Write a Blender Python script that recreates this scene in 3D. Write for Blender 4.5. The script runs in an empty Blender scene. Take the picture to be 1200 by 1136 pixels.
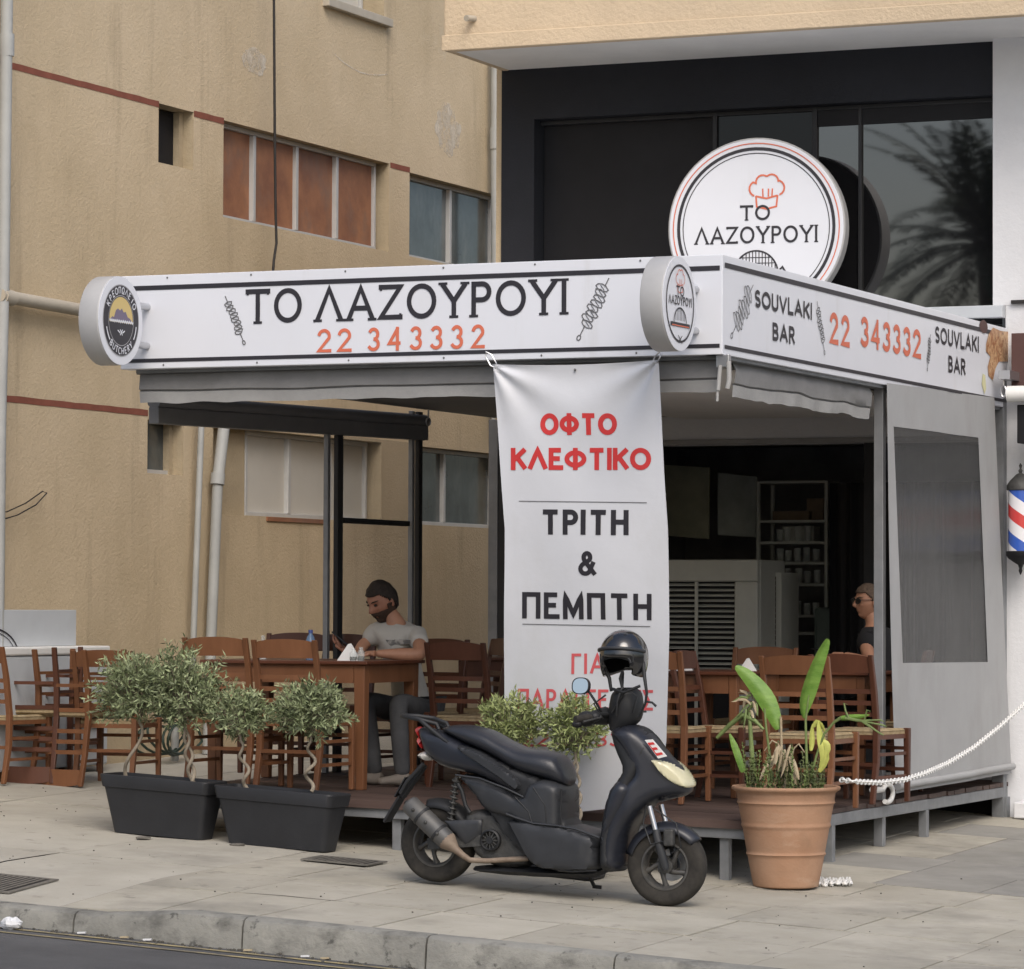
import bpy, bmesh, math, random
from mathutils import Vector, Matrix, noise
from mathutils.geometry import delaunay_2d_cdt
S = bpy.context.scene
COL = S.collection
R = math.radians
rnd = random.Random(7)

# ---------------------------------------------------------------- camera
CAM = Vector((6.9635916, -18.9593696, 1.5456668))
CR = Vector((0.91748247, 0.39775469, 0.00413874))
CU = Vector((0.00947253, -0.03224922, 0.99943497))
CF = Vector((-0.39766342, 0.91692486, 0.03335584))
FOC = 4300.0
cd = bpy.data.cameras.new('camera'); cam = bpy.data.objects.new('camera', cd); COL.objects.link(cam)
cd.sensor_width = 36; cd.sensor_fit = 'HORIZONTAL'; cd.lens = FOC / 1200 * 36
cd.clip_start = 0.5; cd.clip_end = 2000
M = Matrix((CR, CU, -CF)).transposed().to_4x4(); M.translation = CAM
cam.matrix_world = M
S.camera = cam

# ---------------------------------------------------------------- light
w = bpy.data.worlds.new('World'); S.world = w; w.use_nodes = True
wn = w.node_tree.nodes; wl = w.node_tree.links
sky = wn.new('ShaderNodeTexSky'); sky.sky_type = 'NISHITA'; sky.sun_disc = False
SUN_EL, SUN_AZ = R(45), R(146)          # azimuth from +Y clockwise
sky.sun_elevation = SUN_EL; sky.sun_rotation = SUN_AZ
sky.air_density = 1.0; sky.dust_density = 4.0; sky.ozone_density = 1.0
wl.new(sky.outputs[0], wn['Background'].inputs[0]); wn['Background'].inputs[1].default_value = 0.15
sd = bpy.data.lights.new('sun', 'SUN'); so = bpy.data.objects.new('sun', sd); COL.objects.link(so)
sd.energy = 1.15; sd.angle = R(35); sd.color = (1.0, 0.985, 0.965)
sv = Vector((math.sin(SUN_AZ) * math.cos(SUN_EL), math.cos(SUN_AZ) * math.cos(SUN_EL), math.sin(SUN_EL)))
so.rotation_euler = (-sv).to_track_quat('-Z', 'Y').to_euler()
S.view_settings.view_transform = 'Standard'; S.view_settings.look = 'None'
S.view_settings.exposure = 0.20; S.view_settings.gamma = 1.0; S.view_settings.use_curve_mapping = False
S.render.engine = 'CYCLES'
S.cycles.max_bounces = 8; S.cycles.transparent_max_bounces = 12

# ---------------------------------------------------------------- helpers
def at(px, py, X=None, Y=None, Z=None):
    """point of the plane X=, Y= or Z= that stands behind a spot of the photograph"""
    d = CF + CR * ((px - 600) / FOC) - CU * ((py - 568) / FOC)
    if X is not None: t = (X - CAM.x) / d.x
    elif Y is not None: t = (Y - CAM.y) / d.y
    else: t = (Z - CAM.z) / d.z
    return CAM + d * t
GA, GB = -0.052, 0.02
def gz(x, y): return GA * x + GB * y
def dz(x): return 0.35 - 0.026 * x      # deck top
def grd(px, py):
    d = CF + CR * ((px - 600) / FOC) - CU * ((py - 568) / FOC)
    t = -(CAM.z - GA * CAM.x - GB * CAM.y) / (d.z - GA * d.x - GB * d.y)
    return CAM + d * t

def tag(o, label=None, cat=None, group=None, kind=None):
    if label: o['label'] = label
    if cat: o['category'] = cat
    if group: o['group'] = group
    if kind: o['kind'] = kind
    return o
def empty(name, loc, label, cat, group=None):
    o = bpy.data.objects.new(name, None); COL.objects.link(o); o.location = loc
    o.empty_display_size = 0.1
    return tag(o, label, cat, group)
def origin_inv(p):
    if p.type == 'EMPTY': return Matrix.Translation(-Vector(p.location))
    return Matrix.Identity(4)
def link(name, me, parent=None, loc=None):
    o = bpy.data.objects.new(name, me); COL.objects.link(o)
    if parent is not None:
        o.parent = parent; o.matrix_parent_inverse = origin_inv(parent)
    if loc is not None: o.location = loc
    return o
def copy_tree(o, parent=None):
    c = o.copy(); COL.objects.link(c)
    if parent is not None: c.parent = parent
    for ch in list(o.children): copy_tree(ch, c)
    return c

class MB:
    def __init__(s): s.v = []; s.f = []; s.mi = []; s.cur = 0
    def add(s, vs, fs):
        b = len(s.v); s.v += [tuple(p) for p in vs]
        for f in fs: s.f.append(tuple(i + b for i in f)); s.mi.append(s.cur)
        return s
    def hexa(s, p):   # 8 points: bottom 4 ccw, top 4 ccw
        return s.add(p, [(3,2,1,0),(4,5,6,7),(0,1,5,4),(1,2,6,5),(2,3,7,6),(3,0,4,7)])
    def box(s, x0, x1, y0, y1, z0, z1):
        return s.hexa([(x0,y0,z0),(x1,y0,z0),(x1,y1,z0),(x0,y1,z0),(x0,y0,z1),(x1,y0,z1),(x1,y1,z1),(x0,y1,z1)])
    def beam(s, a, b, w, h, up=(0,0,1)):
        a = Vector(a); b = Vector(b); d = (b - a).normalized(); up = Vector(up)
        sx = d.cross(up)
        if sx.length < 1e-4: sx = d.cross(Vector((1,0,0)))
        sx.normalize(); sz = sx.cross(d).normalized()
        sx *= w / 2; sz *= h / 2
        return s.hexa([a-sx-sz, a+sx-sz, b+sx-sz, b-sx-sz, a-sx+sz, a+sx+sz, b+sx+sz, b-sx+sz])
    def quad(s, a, b, c, d): return s.add([a,b,c,d], [(0,1,2,3)])
    def tube(s, pts, r, n=10, cap=True, closed=False):
        pts = [Vector(p) for p in pts]; m = len(pts)
        rs = r if isinstance(r, (list, tuple)) else [r] * m
        vs = []; fs = []; prev = None
        for i, p in enumerate(pts):
            if closed: d = pts[(i+1) % m] - pts[i-1]
            else: d = pts[min(i+1, m-1)] - pts[max(i-1, 0)]
            if d.length < 1e-9: d = Vector((0,0,1))
            d.normalize()
            if prev is None:
                a = Vector((0,0,1)) if abs(d.z) < 0.9 else Vector((1,0,0))
                sx = d.cross(a).normalized()
            else:
                sx = prev - d * prev.dot(d)
                sx = sx.normalized() if sx.length > 1e-6 else d.orthogonal().normalized()
            prev = sx; sy = d.cross(sx)
            for k in range(n):
                a = 2 * math.pi * k / n
                vs.append(p + (sx * math.cos(a) + sy * math.sin(a)) * rs[i])
        for i in range(m if closed else m - 1):
            j = (i + 1) % m
            for k in range(n):
                l = (k + 1) % n
                fs.append((i*n+k, i*n+l, j*n+l, j*n+k))
        if cap and not closed:
            fs.append(tuple(range(n-1, -1, -1))); fs.append(tuple((m-1)*n + k for k in range(n)))
        return s.add(vs, fs)
    def lathe(s, prof, o=(0,0,0), axis='z', n=40, close=True):
        vs = []; fs = []; m = len(prof); o = Vector(o)
        for r, h in prof:
            for k in range(n):
                a = 2 * math.pi * k / n; c, q = r * math.cos(a), r * math.sin(a)
                if axis == 'z': p = Vector((c, q, h))
                elif axis == 'x': p = Vector((h, c, q))
                else: p = Vector((q, h, c))
                vs.append(o + p)
        for i in range(m - 1):
            for k in range(n):
                l = (k + 1) % n
                fs.append((i*n+k, i*n+l, (i+1)*n+l, (i+1)*n+k))
        if close:
            if prof[0][0] > 1e-5: fs.append(tuple(range(n-1, -1, -1)))
            if prof[-1][0] > 1e-5: fs.append(tuple((m-1)*n + k for k in range(n)))
        return s.add(vs, fs)
    def ball(s, c, r, n=14, m=9, rot=None):
        c = Vector(c); r = Vector(r) if hasattr(r, '__len__') else Vector((r, r, r)); vs = []; fs = []
        for i in range(m + 1):
            t = math.pi * i / m
            for k in range(n):
                a = 2 * math.pi * k / n
                p = Vector((r.x*math.sin(t)*math.cos(a), r.y*math.sin(t)*math.sin(a), r.z*math.cos(t)))
                if rot: p = rot @ p
                vs.append(c + p)
        for i in range(m):
            for k in range(n):
                l = (k+1) % n
                fs.append((i*n+k, (i+1)*n+k, (i+1)*n+l, i*n+l))
        return s.add(vs, fs)
    def grid(s, fn, nu, nv):
        vs = [fn(i/nu, j/nv) for j in range(nv+1) for i in range(nu+1)]; fs = []
        for j in range(nv):
            for i in range(nu):
                a = j*(nu+1)+i; fs.append((a, a+1, a+nu+2, a+nu+1))
        return s.add(vs, fs)
    def prism(s, poly, f):      # poly 2D, f(u,v,k) -> point for k = 0,1
        n = len(poly)
        vs = [f(u, v, 0) for u, v in poly] + [f(u, v, 1) for u, v in poly]
        fs = [tuple(range(n-1,-1,-1)), tuple(range(n, 2*n))] + [(i, (i+1)%n, n+(i+1)%n, n+i) for i in range(n)]
        return s.add(vs, fs)
    def mesh(s, name, m, smooth=None, fix=True):
        me = bpy.data.meshes.new(name); me.from_pydata(s.v, [], s.f)
        ms = m if isinstance(m, (list, tuple)) else [m]
        for x in ms: me.materials.append(x)
        if len(ms) > 1: me.polygons.foreach_set('material_index', s.mi)
        if fix:
            bm = bmesh.new(); bm.from_mesh(me)
            bmesh.ops.remove_doubles(bm, verts=bm.verts, dist=1e-6)
            bmesh.ops.recalc_face_normals(bm, faces=bm.faces)
            bm.to_mesh(me); bm.free()
        if smooth is not None:
            me.shade_smooth()
            if smooth < 180:
                try: me.set_sharp_from_angle(angle=R(smooth))
                except Exception: pass
        return me
    def build(s, name, m, parent=None, smooth=None, bevel=0, fix=True):
        o = link(name, s.mesh(name, m, smooth, fix), parent)
        if bevel:
            b = o.modifiers.new('bevel', 'BEVEL'); b.width = bevel; b.segments = 2; b.limit_method = 'ANGLE'; b.angle_limit = R(40)
        return o

# ---------------------------------------------------------------- materials
def mat(name, col, rough=0.6, var=0.0, scale=4.0, bump=0.0, bscale=60.0, metal=0.0, col2=None, spec=0.5, stretch=None, coat=0.0, detail=6.0, alpha=1.0, trans=0.0, ior=1.5, island=0.0, sharp=None, distort=0.0, obj_rand=0.0):
    m = bpy.data.materials.new(name); m.use_nodes = True
    nt = m.node_tree; N = nt.nodes; L = nt.links; b = N['Principled BSDF']
    b.inputs['Base Color'].default_value = (*col, 1); b.inputs['Roughness'].default_value = rough
    b.inputs['Metallic'].default_value = metal; b.inputs['Specular IOR Level'].default_value = spec
    b.inputs['Coat Weight'].default_value = coat; b.inputs['Alpha'].default_value = alpha
    b.inputs['Transmission Weight'].default_value = trans; b.inputs['IOR'].default_value = ior
    tc = N.new('ShaderNodeTexCoord'); mp = N.new('ShaderNodeMapping'); L.new(tc.outputs['Object'], mp.inputs[0])
    if stretch: mp.inputs['Scale'].default_value = stretch
    last = None
    if var or col2:
        n = N.new('ShaderNodeTexNoise'); n.inputs['Scale'].default_value = scale; n.inputs['Detail'].default_value = detail
        n.inputs['Roughness'].default_value = 0.62; n.inputs['Distortion'].default_value = distort
        L.new(mp.outputs[0], n.inputs[0])
        cr = N.new('ShaderNodeValToRGB'); L.new(n.outputs[0], cr.inputs[0])
        lo, hi = sharp or (0.3, 0.7)
        cr.color_ramp.elements[0].position = lo; cr.color_ramp.elements[1].position = hi
        c2 = col2 or tuple(min(1, c * (1 + var)) for c in col); c1 = col if col2 else tuple(c * (1 - var) for c in col)
        cr.color_ramp.elements[0].color = (*c1, 1); cr.color_ramp.elements[1].color = (*c2, 1)
        last = cr.outputs[0]
    def mulrand(src, amount):
        nonlocal last
        mr = N.new('ShaderNodeMapRange'); mr.inputs[3].default_value = 1 - amount; mr.inputs[4].default_value = 1 + amount
        L.new(src, mr.inputs[0])
        mx = N.new('ShaderNodeMix'); mx.data_type = 'RGBA'; mx.blend_type = 'MULTIPLY'; mx.inputs[0].default_value = 1
        if last is not None: L.new(last, mx.inputs[6])
        else: mx.inputs[6].default_value = (*col, 1)
        L.new(mr.outputs[0], mx.inputs[7]); last = mx.outputs[2]
    if island:
        g = N.new('ShaderNodeNewGeometry'); mulrand(g.outputs['Random Per Island'], island)
    if obj_rand:
        g = N.new('ShaderNodeObjectInfo'); mulrand(g.outputs['Random'], obj_rand)
    if last is not None: L.new(last, b.inputs['Base Color'])
    if bump:
        n2 = N.new('ShaderNodeTexNoise'); n2.inputs['Scale'].default_value = bscale; n2.inputs['Detail'].default_value = 8
        n2.inputs['Roughness'].default_value = 0.65
        L.new(mp.outputs[0], n2.inputs[0])
        bp = N.new('ShaderNodeBump'); bp.inputs['Strength'].default_value = 1.0; bp.inputs['Distance'].default_value = bump
        L.new(n2.outputs[0], bp.inputs['Height']); L.new(bp.outputs[0], b.inputs['Normal'])
    return m
def overlay(m, col, scale, lo, hi, amount=1.0, stretch=None, seed=0.0, axis_fade=None):
    """a second layer of stains mixed over a material's colour"""
    nt = m.node_tree; N = nt.nodes; L = nt.links; b = N['Principled BSDF']
    tc = N.new('ShaderNodeTexCoord'); mp = N.new('ShaderNodeMapping'); L.new(tc.outputs['Object'], mp.inputs[0])
    mp.inputs['Location'].default_value = (seed, seed * 1.7, seed * 0.6)
    if stretch: mp.inputs['Scale'].default_value = stretch
    n = N.new('ShaderNodeTexNoise'); n.inputs['Scale'].default_value = scale; n.inputs['Detail'].default_value = 7; n.inputs['Roughness'].default_value = 0.65
    L.new(mp.outputs[0], n.inputs[0])
    mr = N.new('ShaderNodeMapRange'); mr.inputs[1].default_value = lo; mr.inputs[2].default_value = hi; mr.inputs[4].default_value = amount
    L.new(n.outputs[0], mr.inputs[0])
    mx = N.new('ShaderNodeMix'); mx.data_type = 'RGBA'
    L.new(mr.outputs[0], mx.inputs[0])
    src = b.inputs['Base Color'].links
    if src: L.new(src[0].from_socket, mx.inputs[6])
    else: mx.inputs[6].default_value = b.inputs['Base Color'].default_value
    mx.inputs[7].default_value = (*col, 1)
    L.new(mx.outputs[2], b.inputs['Base Color'])
    return m

MT = {}
def D(n, *a, **k): MT[n] = mat(n, *a, **k); return MT[n]
D('stucco', (0.52, 0.42, 0.28), 0.95, col2=(0.60, 0.49, 0.34), scale=1.2, bump=0.007, bscale=42, spec=0.15)
overlay(MT['stucco'], (0.37, 0.295, 0.19), 0.55, 0.48, 0.72, 0.6, stretch=(1, 1.3, 0.35), seed=4.2)
overlay(MT['stucco'], (0.31, 0.25, 0.17), 1.6, 0.58, 0.74, 0.5, stretch=(1, 2.2, 0.22), seed=14.2)
overlay(MT['stucco'], (0.60, 0.52, 0.40), 0.9, 0.66, 0.74, 0.45, seed=9.1)
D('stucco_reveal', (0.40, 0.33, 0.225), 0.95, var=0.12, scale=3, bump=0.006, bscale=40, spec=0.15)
D('stucco_pink', (0.60, 0.485, 0.345), 0.95, var=0.07, scale=1.5, bump=0.010, bscale=30, spec=0.15)
def noisy_alpha(m, scale, lo, hi):
    nt = m.node_tree; N = nt.nodes; L = nt.links; tc = N.new('ShaderNodeTexCoord'); n = N.new('ShaderNodeTexNoise'); n.inputs['Scale'].default_value = scale; n.inputs['Detail'].default_value = 9; n.inputs['Roughness'].default_value = 0.75
    L.new(tc.outputs['Object'], n.inputs[0]); mr = N.new('ShaderNodeMapRange'); mr.inputs[1].default_value = lo; mr.inputs[2].default_value = hi; mr.inputs[4].default_value = .85
    L.new(n.outputs[0], mr.inputs[0]); L.new(mr.outputs[0], N['Principled BSDF'].inputs['Alpha'])
D('red_band', (0.22, 0.080, 0.055), 0.9, var=0.15, scale=8, spec=0.2)
D('patch', (0.68, 0.62, 0.52), 0.95, var=0.08, scale=9, bump=0.004, bscale=40, spec=0.1)
noisy_alpha(MT['patch'], 5.0, .36, .62)
D('white_wall', (0.70, 0.71, 0.73), 0.85, var=0.05, scale=2.5, bump=0.004, bscale=30, spec=0.2)
D('soffit', (0.74, 0.74, 0.73), 0.9, var=0.06, scale=2, bump=0.002, bscale=30, spec=0.2)
D('navy_wall', (0.018, 0.020, 0.026), 0.75, var=0.15, scale=2, bump=0.002, bscale=60, spec=0.3)
D('black_paint', (0.010, 0.010, 0.012), 0.6, var=0.15, scale=4, spec=0.3)
D('dark_room', (0.36, 0.36, 0.37), 0.9, var=0.3, scale=2, spec=0.2)
D('sign_white', (0.68, 0.70, 0.75), 0.35, var=0.025, scale=1.3, spec=0.4)
overlay(MT['sign_white'], (0.60, 0.60, 0.58), 2.0, 0.58, 0.8, 0.35, stretch=(1, 1, 0.3), seed=3)
D('sign_side', (0.42, 0.42, 0.42), 0.5, var=0.06, scale=5)
D('print_black', (0.022, 0.020, 0.026), 0.5, var=0.1, scale=9)
D('print_grey', (0.12, 0.12, 0.125), 0.6)
D('print_red', (0.62, 0.155, 0.085), 0.5, var=0.05, scale=5)
D('print_pink', (0.60, 0.10, 0.11), 0.6)
overlay(MT['sign_white'], (0.48, 0.47, 0.44), 3.0, 0.60, 0.78, 0.35, stretch=(1.5, 1.5, 0.2), seed=23)
D('banner_red', (0.56, 0.035, 0.035), 0.55, var=0.04, scale=8)
D('banner', (0.60, 0.615, 0.65), 0.5, var=0.03, scale=2.2, spec=0.4, bump=0.002, bscale=9)
overlay(MT['banner'], (0.50, 0.50, 0.49), 2.0, 0.52, 0.75, 0.45, stretch=(1, 1, 0.5), seed=13)
D('chrome', (0.55, 0.56, 0.58), 0.3, metal=0.9)
D('canvas', (0.235, 0.235, 0.235), 0.85, var=0.10, scale=4, bump=0.002, bscale=70, spec=0.2)
overlay(MT['canvas'], (0.15, 0.148, 0.14), 2.2, 0.52, 0.75, 0.6, stretch=(1, 1, 2.5), seed=2)
D('canvas_hem', (0.34, 0.34, 0.335), 0.85, var=0.10, scale=6, bump=0.002, bscale=60, spec=0.2)
D('curtain', (0.34, 0.345, 0.35), 0.7, var=0.05, scale=2.5, bump=0.0015, bscale=90, spec=0.3)
overlay(MT['curtain'], (0.24, 0.235, 0.225), 1.6, 0.5, 0.78, 0.6, stretch=(1, 1, 0.4), seed=5)
D('roof_dark', (0.17, 0.17, 0.172), 0.7, var=0.1, scale=3)
D('ceiling', (0.80, 0.80, 0.79), 0.8, var=0.05, scale=2)
D('anthracite', (0.022, 0.023, 0.026), 0.5, var=0.2, scale=5, spec=0.4)
D('galv', (0.24, 0.25, 0.265), 0.45, var=0.14, scale=6, metal=0.35)
D('steel_grey', (0.19, 0.20, 0.21), 0.55, var=0.2, scale=7, bump=0.001, bscale=60, metal=0.1)
D('pipe', (0.36, 0.37, 0.36), 0.6, var=0.10, scale=4)
D('pipe_beige', (0.42, 0.38, 0.31), 0.7, var=0.10, scale=4)
D('alu', (0.50, 0.50, 0.49), 0.5, var=0.06, scale=8, metal=0.2)
D('board_rust', (0.20, 0.085, 0.045), 0.6, col2=(0.34, 0.155, 0.075), scale=3.0, sharp=(0.35, 0.65), bump=0.002, bscale=10)
overlay(MT['board_rust'], (0.20, 0.12, 0.085), 2.5, 0.5, 0.66, 0.8, stretch=(1, 1, 0.8), seed=8)
D('board_white', (0.53, 0.51, 0.46), 0.7, var=0.05, scale=2)
D('glass_grey', (0.07, 0.085, 0.09), 0.12, var=0.3, scale=3, spec=0.9)
overlay(MT['glass_grey'], (0.15, 0.165, 0.16), 4, 0.5, 0.75, 0.7, stretch=(1, 1, 0.4), seed=1)
D('glass_black', (0.010, 0.010, 0.011), 0.02, spec=0.5, ior=2.3)
D('glass_dim', (0.012, 0.012, 0.013), 0.06, spec=0.3)
D('wood_cab', (0.13, 0.053, 0.023), 0.5, col2=(0.19, 0.082, 0.037), scale=7, stretch=(1, 1, 0.18), bump=0.0008, bscale=50, spec=0.4, obj_rand=0.12)
D('wood_dark', (0.068, 0.025, 0.014), 0.45, col2=(0.10, 0.038, 0.021), scale=7, stretch=(1, 1, 0.18), bump=0.0008, bscale=50, spec=0.4, obj_rand=0.15)
D('wood_top', (0.075, 0.025, 0.013), 0.42, col2=(0.13, 0.045, 0.022), scale=6, stretch=(0.2, 1, 1), spec=0.45)
D('rush', (0.27, 0.20, 0.11), 0.9, col2=(0.40, 0.32, 0.20), scale=30, bump=0.004, bscale=120, spec=0.2)
D('deck_wood', (0.042, 0.024, 0.019), 0.7, col2=(0.090, 0.058, 0.048), scale=5, stretch=(0.15, 1, 1), bump=0.001, bscale=60, obj_rand=0.2)
D('concrete', (0.345, 0.325, 0.275), 0.92, col2=(0.43, 0.41, 0.355), scale=1.6, bump=0.004, bscale=45, spec=0.2, obj_rand=0.05)
overlay(MT['concrete'], (0.22, 0.21, 0.185), 0.9, 0.52, 0.72, 0.65, seed=3.3)
overlay(MT['concrete'], (0.15, 0.14, 0.12), 5.0, 0.60, 0.72, 0.6, seed=7.3)
overlay(MT['concrete'], (0.09, 0.085, 0.08), 26.0, 0.70, 0.74, 0.6, seed=27.3)
D('slab', (0.335, 0.315, 0.26), 0.92, col2=(0.43, 0.405, 0.345), scale=1.8, bump=0.004, bscale=40, spec=0.2, obj_rand=0.075)
overlay(MT['slab'], (0.20, 0.19, 0.165), 1.1, 0.5, 0.72, 0.7, seed=5.3)
overlay(MT['slab'], (0.14, 0.13, 0.115), 6.0, 0.60, 0.72, 0.6, seed=1.3)
overlay(MT['slab'], (0.09, 0.085, 0.08), 26.0, 0.70, 0.74, 0.6, seed=21.3)
D('slab_dark', (0.235, 0.228, 0.205), 0.92, col2=(0.31, 0.30, 0.275), scale=2.2, bump=0.004, bscale=40, spec=0.2, obj_rand=0.06)
overlay(MT['slab_dark'], (0.15, 0.147, 0.14), 1.3, 0.5, 0.7, 0.6, seed=2.3)
D('joint', (0.085, 0.08, 0.068), 0.95, var=0.3, scale=9, bump=0.004, bscale=70)
D('kerb', (0.31, 0.305, 0.272), 0.95, col2=(0.20, 0.198, 0.18), scale=3.0, bump=0.012, bscale=16, spec=0.15, obj_rand=0.08)
overlay(MT['kerb'], (0.075, 0.073, 0.068), 4, 0.50, 0.66, 0.6, stretch=(1, 1, 1.6), seed=6)
overlay(MT['kerb'], (0.05, 0.05, 0.047), 13, 0.60, 0.68, 0.7, seed=16)
D('asphalt', (0.092, 0.092, 0.094), 0.9, var=0.2, scale=2, bump=0.006, bscale=110, spec=0.3)
D('yellow_line', (0.36, 0.30, 0.16), 0.9, col2=(0.16, 0.145, 0.11), scale=7, sharp=(0.38, 0.62), spec=0.2)
D('grate', (0.15, 0.14, 0.122), 0.7, var=0.25, scale=20, metal=0.2)
D('planter', (0.020, 0.021, 0.024), 0.55, var=0.25, scale=3, bump=0.0012, bscale=50, spec=0.4)
D('soil', (0.05, 0.04, 0.03), 0.95, var=0.4, scale=30, bump=0.01, bscale=60)
D('terracotta', (0.335, 0.19, 0.115), 0.85, col2=(0.42, 0.265, 0.175), scale=2.6, bump=0.002, bscale=50, spec=0.2, stretch=(1, 1, 1.6))
overlay(MT['terracotta'], (0.30, 0.19, 0.125), 2.2, 0.52, 0.7, 0.6, stretch=(1, 1, 3.0), seed=3)
overlay(MT['terracotta'], (0.22, 0.14, 0.09), 3, 0.55, 0.75, 0.6, seed=8)
overlay(MT['terracotta'], (0.52, 0.40, 0.30), 2.4, 0.56, 0.76, 0.6, stretch=(1, 1, 2.2), seed=18)
D('olive', (0.13, 0.165, 0.075), 0.6, col2=(0.29, 0.33, 0.19), scale=9, island=0.62, spec=0.35)
D('olive2', (0.16, 0.20, 0.07), 0.6, col2=(0.33, 0.37, 0.16), scale=9, island=0.45, spec=0.35)
D('bark', (0.25, 0.215, 0.165), 0.9, var=0.25, scale=14, bump=0.004, bscale=60)
D('leaf_green', (0.085, 0.185, 0.020), 0.45, col2=(0.17, 0.29, 0.05), scale=9, spec=0.4, stretch=(1, 1, 2.6), bump=0.003, bscale=24)
overlay(MT['leaf_green'], (0.24, 0.24, 0.08), 12, 0.62, 0.72, 0.6, seed=2)
D('leaf_yellow', (0.42, 0.44, 0.10), 0.6, var=0.2, scale=12)
D('leaf_dry', (0.28, 0.21, 0.13), 0.85, col2=(0.42, 0.36, 0.24), scale=12, bump=0.003, bscale=40)
D('leaf_dull', (0.14, 0.19, 0.06), 0.6, var=0.3, scale=14)
D('succulent', (0.085, 0.115, 0.045), 0.6, col2=(0.16, 0.17, 0.07), scale=16, island=0.3)
D('scoot_blue', (0.015, 0.017, 0.024), 0.38, var=0.2, scale=6, spec=0.5, coat=0.05)
overlay(MT['scoot_blue'], (0.05, 0.05, 0.05), 5, 0.56, 0.78, 0.45, seed=3)
D('scoot_grey', (0.028, 0.030, 0.034), 0.45, var=0.15, scale=10, spec=0.4)
overlay(MT['scoot_grey'], (0.065, 0.065, 0.065), 6, 0.55, 0.75, 0.5, stretch=(1, 1, 0.4), seed=2)
D('scoot_black', (0.016, 0.017, 0.019), 0.55, var=0.2, scale=12, spec=0.4)
D('seat_vinyl', (0.022, 0.024, 0.030), 0.33, var=0.15, scale=8, bump=0.0012, bscale=90, spec=0.45)
D('rubber', (0.022, 0.021, 0.020), 0.9, col2=(0.050, 0.046, 0.040), scale=14, spec=0.2)
D('rim', (0.045, 0.046, 0.048), 0.5, col2=(0.10, 0.095, 0.085), scale=14, metal=0.3)
D('muffler', (0.075, 0.078, 0.082), 0.55, col2=(0.12, 0.115, 0.105), scale=9, metal=0.4)
D('exhaust_rust', (0.15, 0.105, 0.075), 0.7, col2=(0.27, 0.22, 0.17), scale=12, metal=0.2)
D('engine', (0.06, 0.06, 0.058), 0.6, var=0.35, scale=22, metal=0.4, bump=0.003, bscale=60)
D('red_lens', (0.32, 0.02, 0.02), 0.2, coat=0.4)
D('clear_lens', (0.62, 0.62, 0.60), 0.12, var=0.1, scale=20, coat=0.5)
D('headlamp', (0.56, 0.53, 0.36), 0.22, var=0.12, scale=9, coat=0.4)
D('mirror', (0.9, 0.9, 0.9), 0.03, metal=1.0)
D('helmet', (0.010, 0.010, 0.011), 0.16, coat=0.8, spec=0.6)
D('white_plastic', (0.74, 0.74, 0.72), 0.45, var=0.04, scale=8)
D('white_metal', (0.50, 0.53, 0.56), 0.45, var=0.05, scale=4)
D('cooler_body', (0.50, 0.52, 0.49), 0.6, var=0.08, scale=4)
D('paper', (0.78, 0.78, 0.77), 0.8, var=0.05, scale=12, bump=0.002, bscale=20)
D('skin', (0.42, 0.215, 0.135), 0.55, var=0.10, scale=12, bump=0.001, bscale=60)
D('skin_red', (0.36, 0.17, 0.11), 0.55, var=0.10, scale=14)
D('hair_dark', (0.022, 0.015, 0.011), 0.75, var=0.4, scale=60, bump=0.006, bscale=110)
D('beard', (0.050, 0.028, 0.018), 0.85, var=0.4, scale=60, bump=0.006, bscale=120)
D('hair_grey', (0.11, 0.075, 0.052), 0.8, var=0.3, scale=60, bump=0.005, bscale=110)
D('tshirt', (0.47, 0.455, 0.42), 0.9, var=0.08, scale=6, bump=0.006, bscale=9, spec=0.2)
D('tshirt_print', (0.14, 0.135, 0.13), 0.9, col2=(0.34, 0.325, 0.30), scale=22, sharp=(0.45, 0.55))
D('jeans', (0.040, 0.042, 0.046), 0.9, col2=(0.072, 0.074, 0.078), scale=7, bump=0.006, bscale=14)
D('shirt_black', (0.012, 0.012, 0.014), 0.9, var=0.2, scale=9, bump=0.005, bscale=10)
D('shoe', (0.16, 0.14, 0.12), 0.8, var=0.15, scale=12)
D('dark_plastic', (0.015, 0.015, 0.016), 0.3)
D('bottle_blue', (0.16, 0.26, 0.42), 0.12, alpha=0.75)
D('cap_blue', (0.03, 0.06, 0.25), 0.4)
D('clear_glass', (0.75, 0.80, 0.78), 0.05, alpha=0.28)
D('pvc_clear', (0.15, 0.153, 0.155), 0.12, alpha=0.42, spec=0.6, bump=0.012, bscale=5, stretch=(1, 1.6, 0.16))
D('screen_clear', (0.40, 0.41, 0.40), 0.08, alpha=0.14, spec=0.5)
D('shop_glass', (0.05, 0.055, 0.055), 0.02, alpha=0.22, spec=0.55)
D('cable', (0.02, 0.018, 0.017), 0.7)
D('hose', (0.02, 0.04, 0.028), 0.5)
D('brown_panel', (0.085, 0.040, 0.035), 0.6, var=0.12, scale=4)
D('barber_blue', (0.03, 0.10, 0.45), 0.25, coat=0.5)
D('barber_red', (0.55, 0.05, 0.05), 0.25, coat=0.5)
D('barber_white', (0.74, 0.74, 0.77), 0.25, coat=0.5)
D('meat', (0.30, 0.11, 0.04), 0.5, col2=(0.62, 0.42, 0.24), scale=14, sharp=(0.38, 0.6), distort=1.5)
overlay(MT['meat'], (0.10, 0.03, 0.015), 18, 0.55, 0.68, 0.8, seed=4)
D('yellow_stain', (0.62, 0.60, 0.36), 0.6)
D('disc_yellow', (0.60, 0.46, 0.18), 0.5)
D('disc_purple', (0.16, 0.13, 0.20), 0.5)
D('disc_grey', (0.33, 0.33, 0.34), 0.6)
D('palm_leaf', (0.045, 0.07, 0.03), 0.6, island=0.3)
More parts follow.
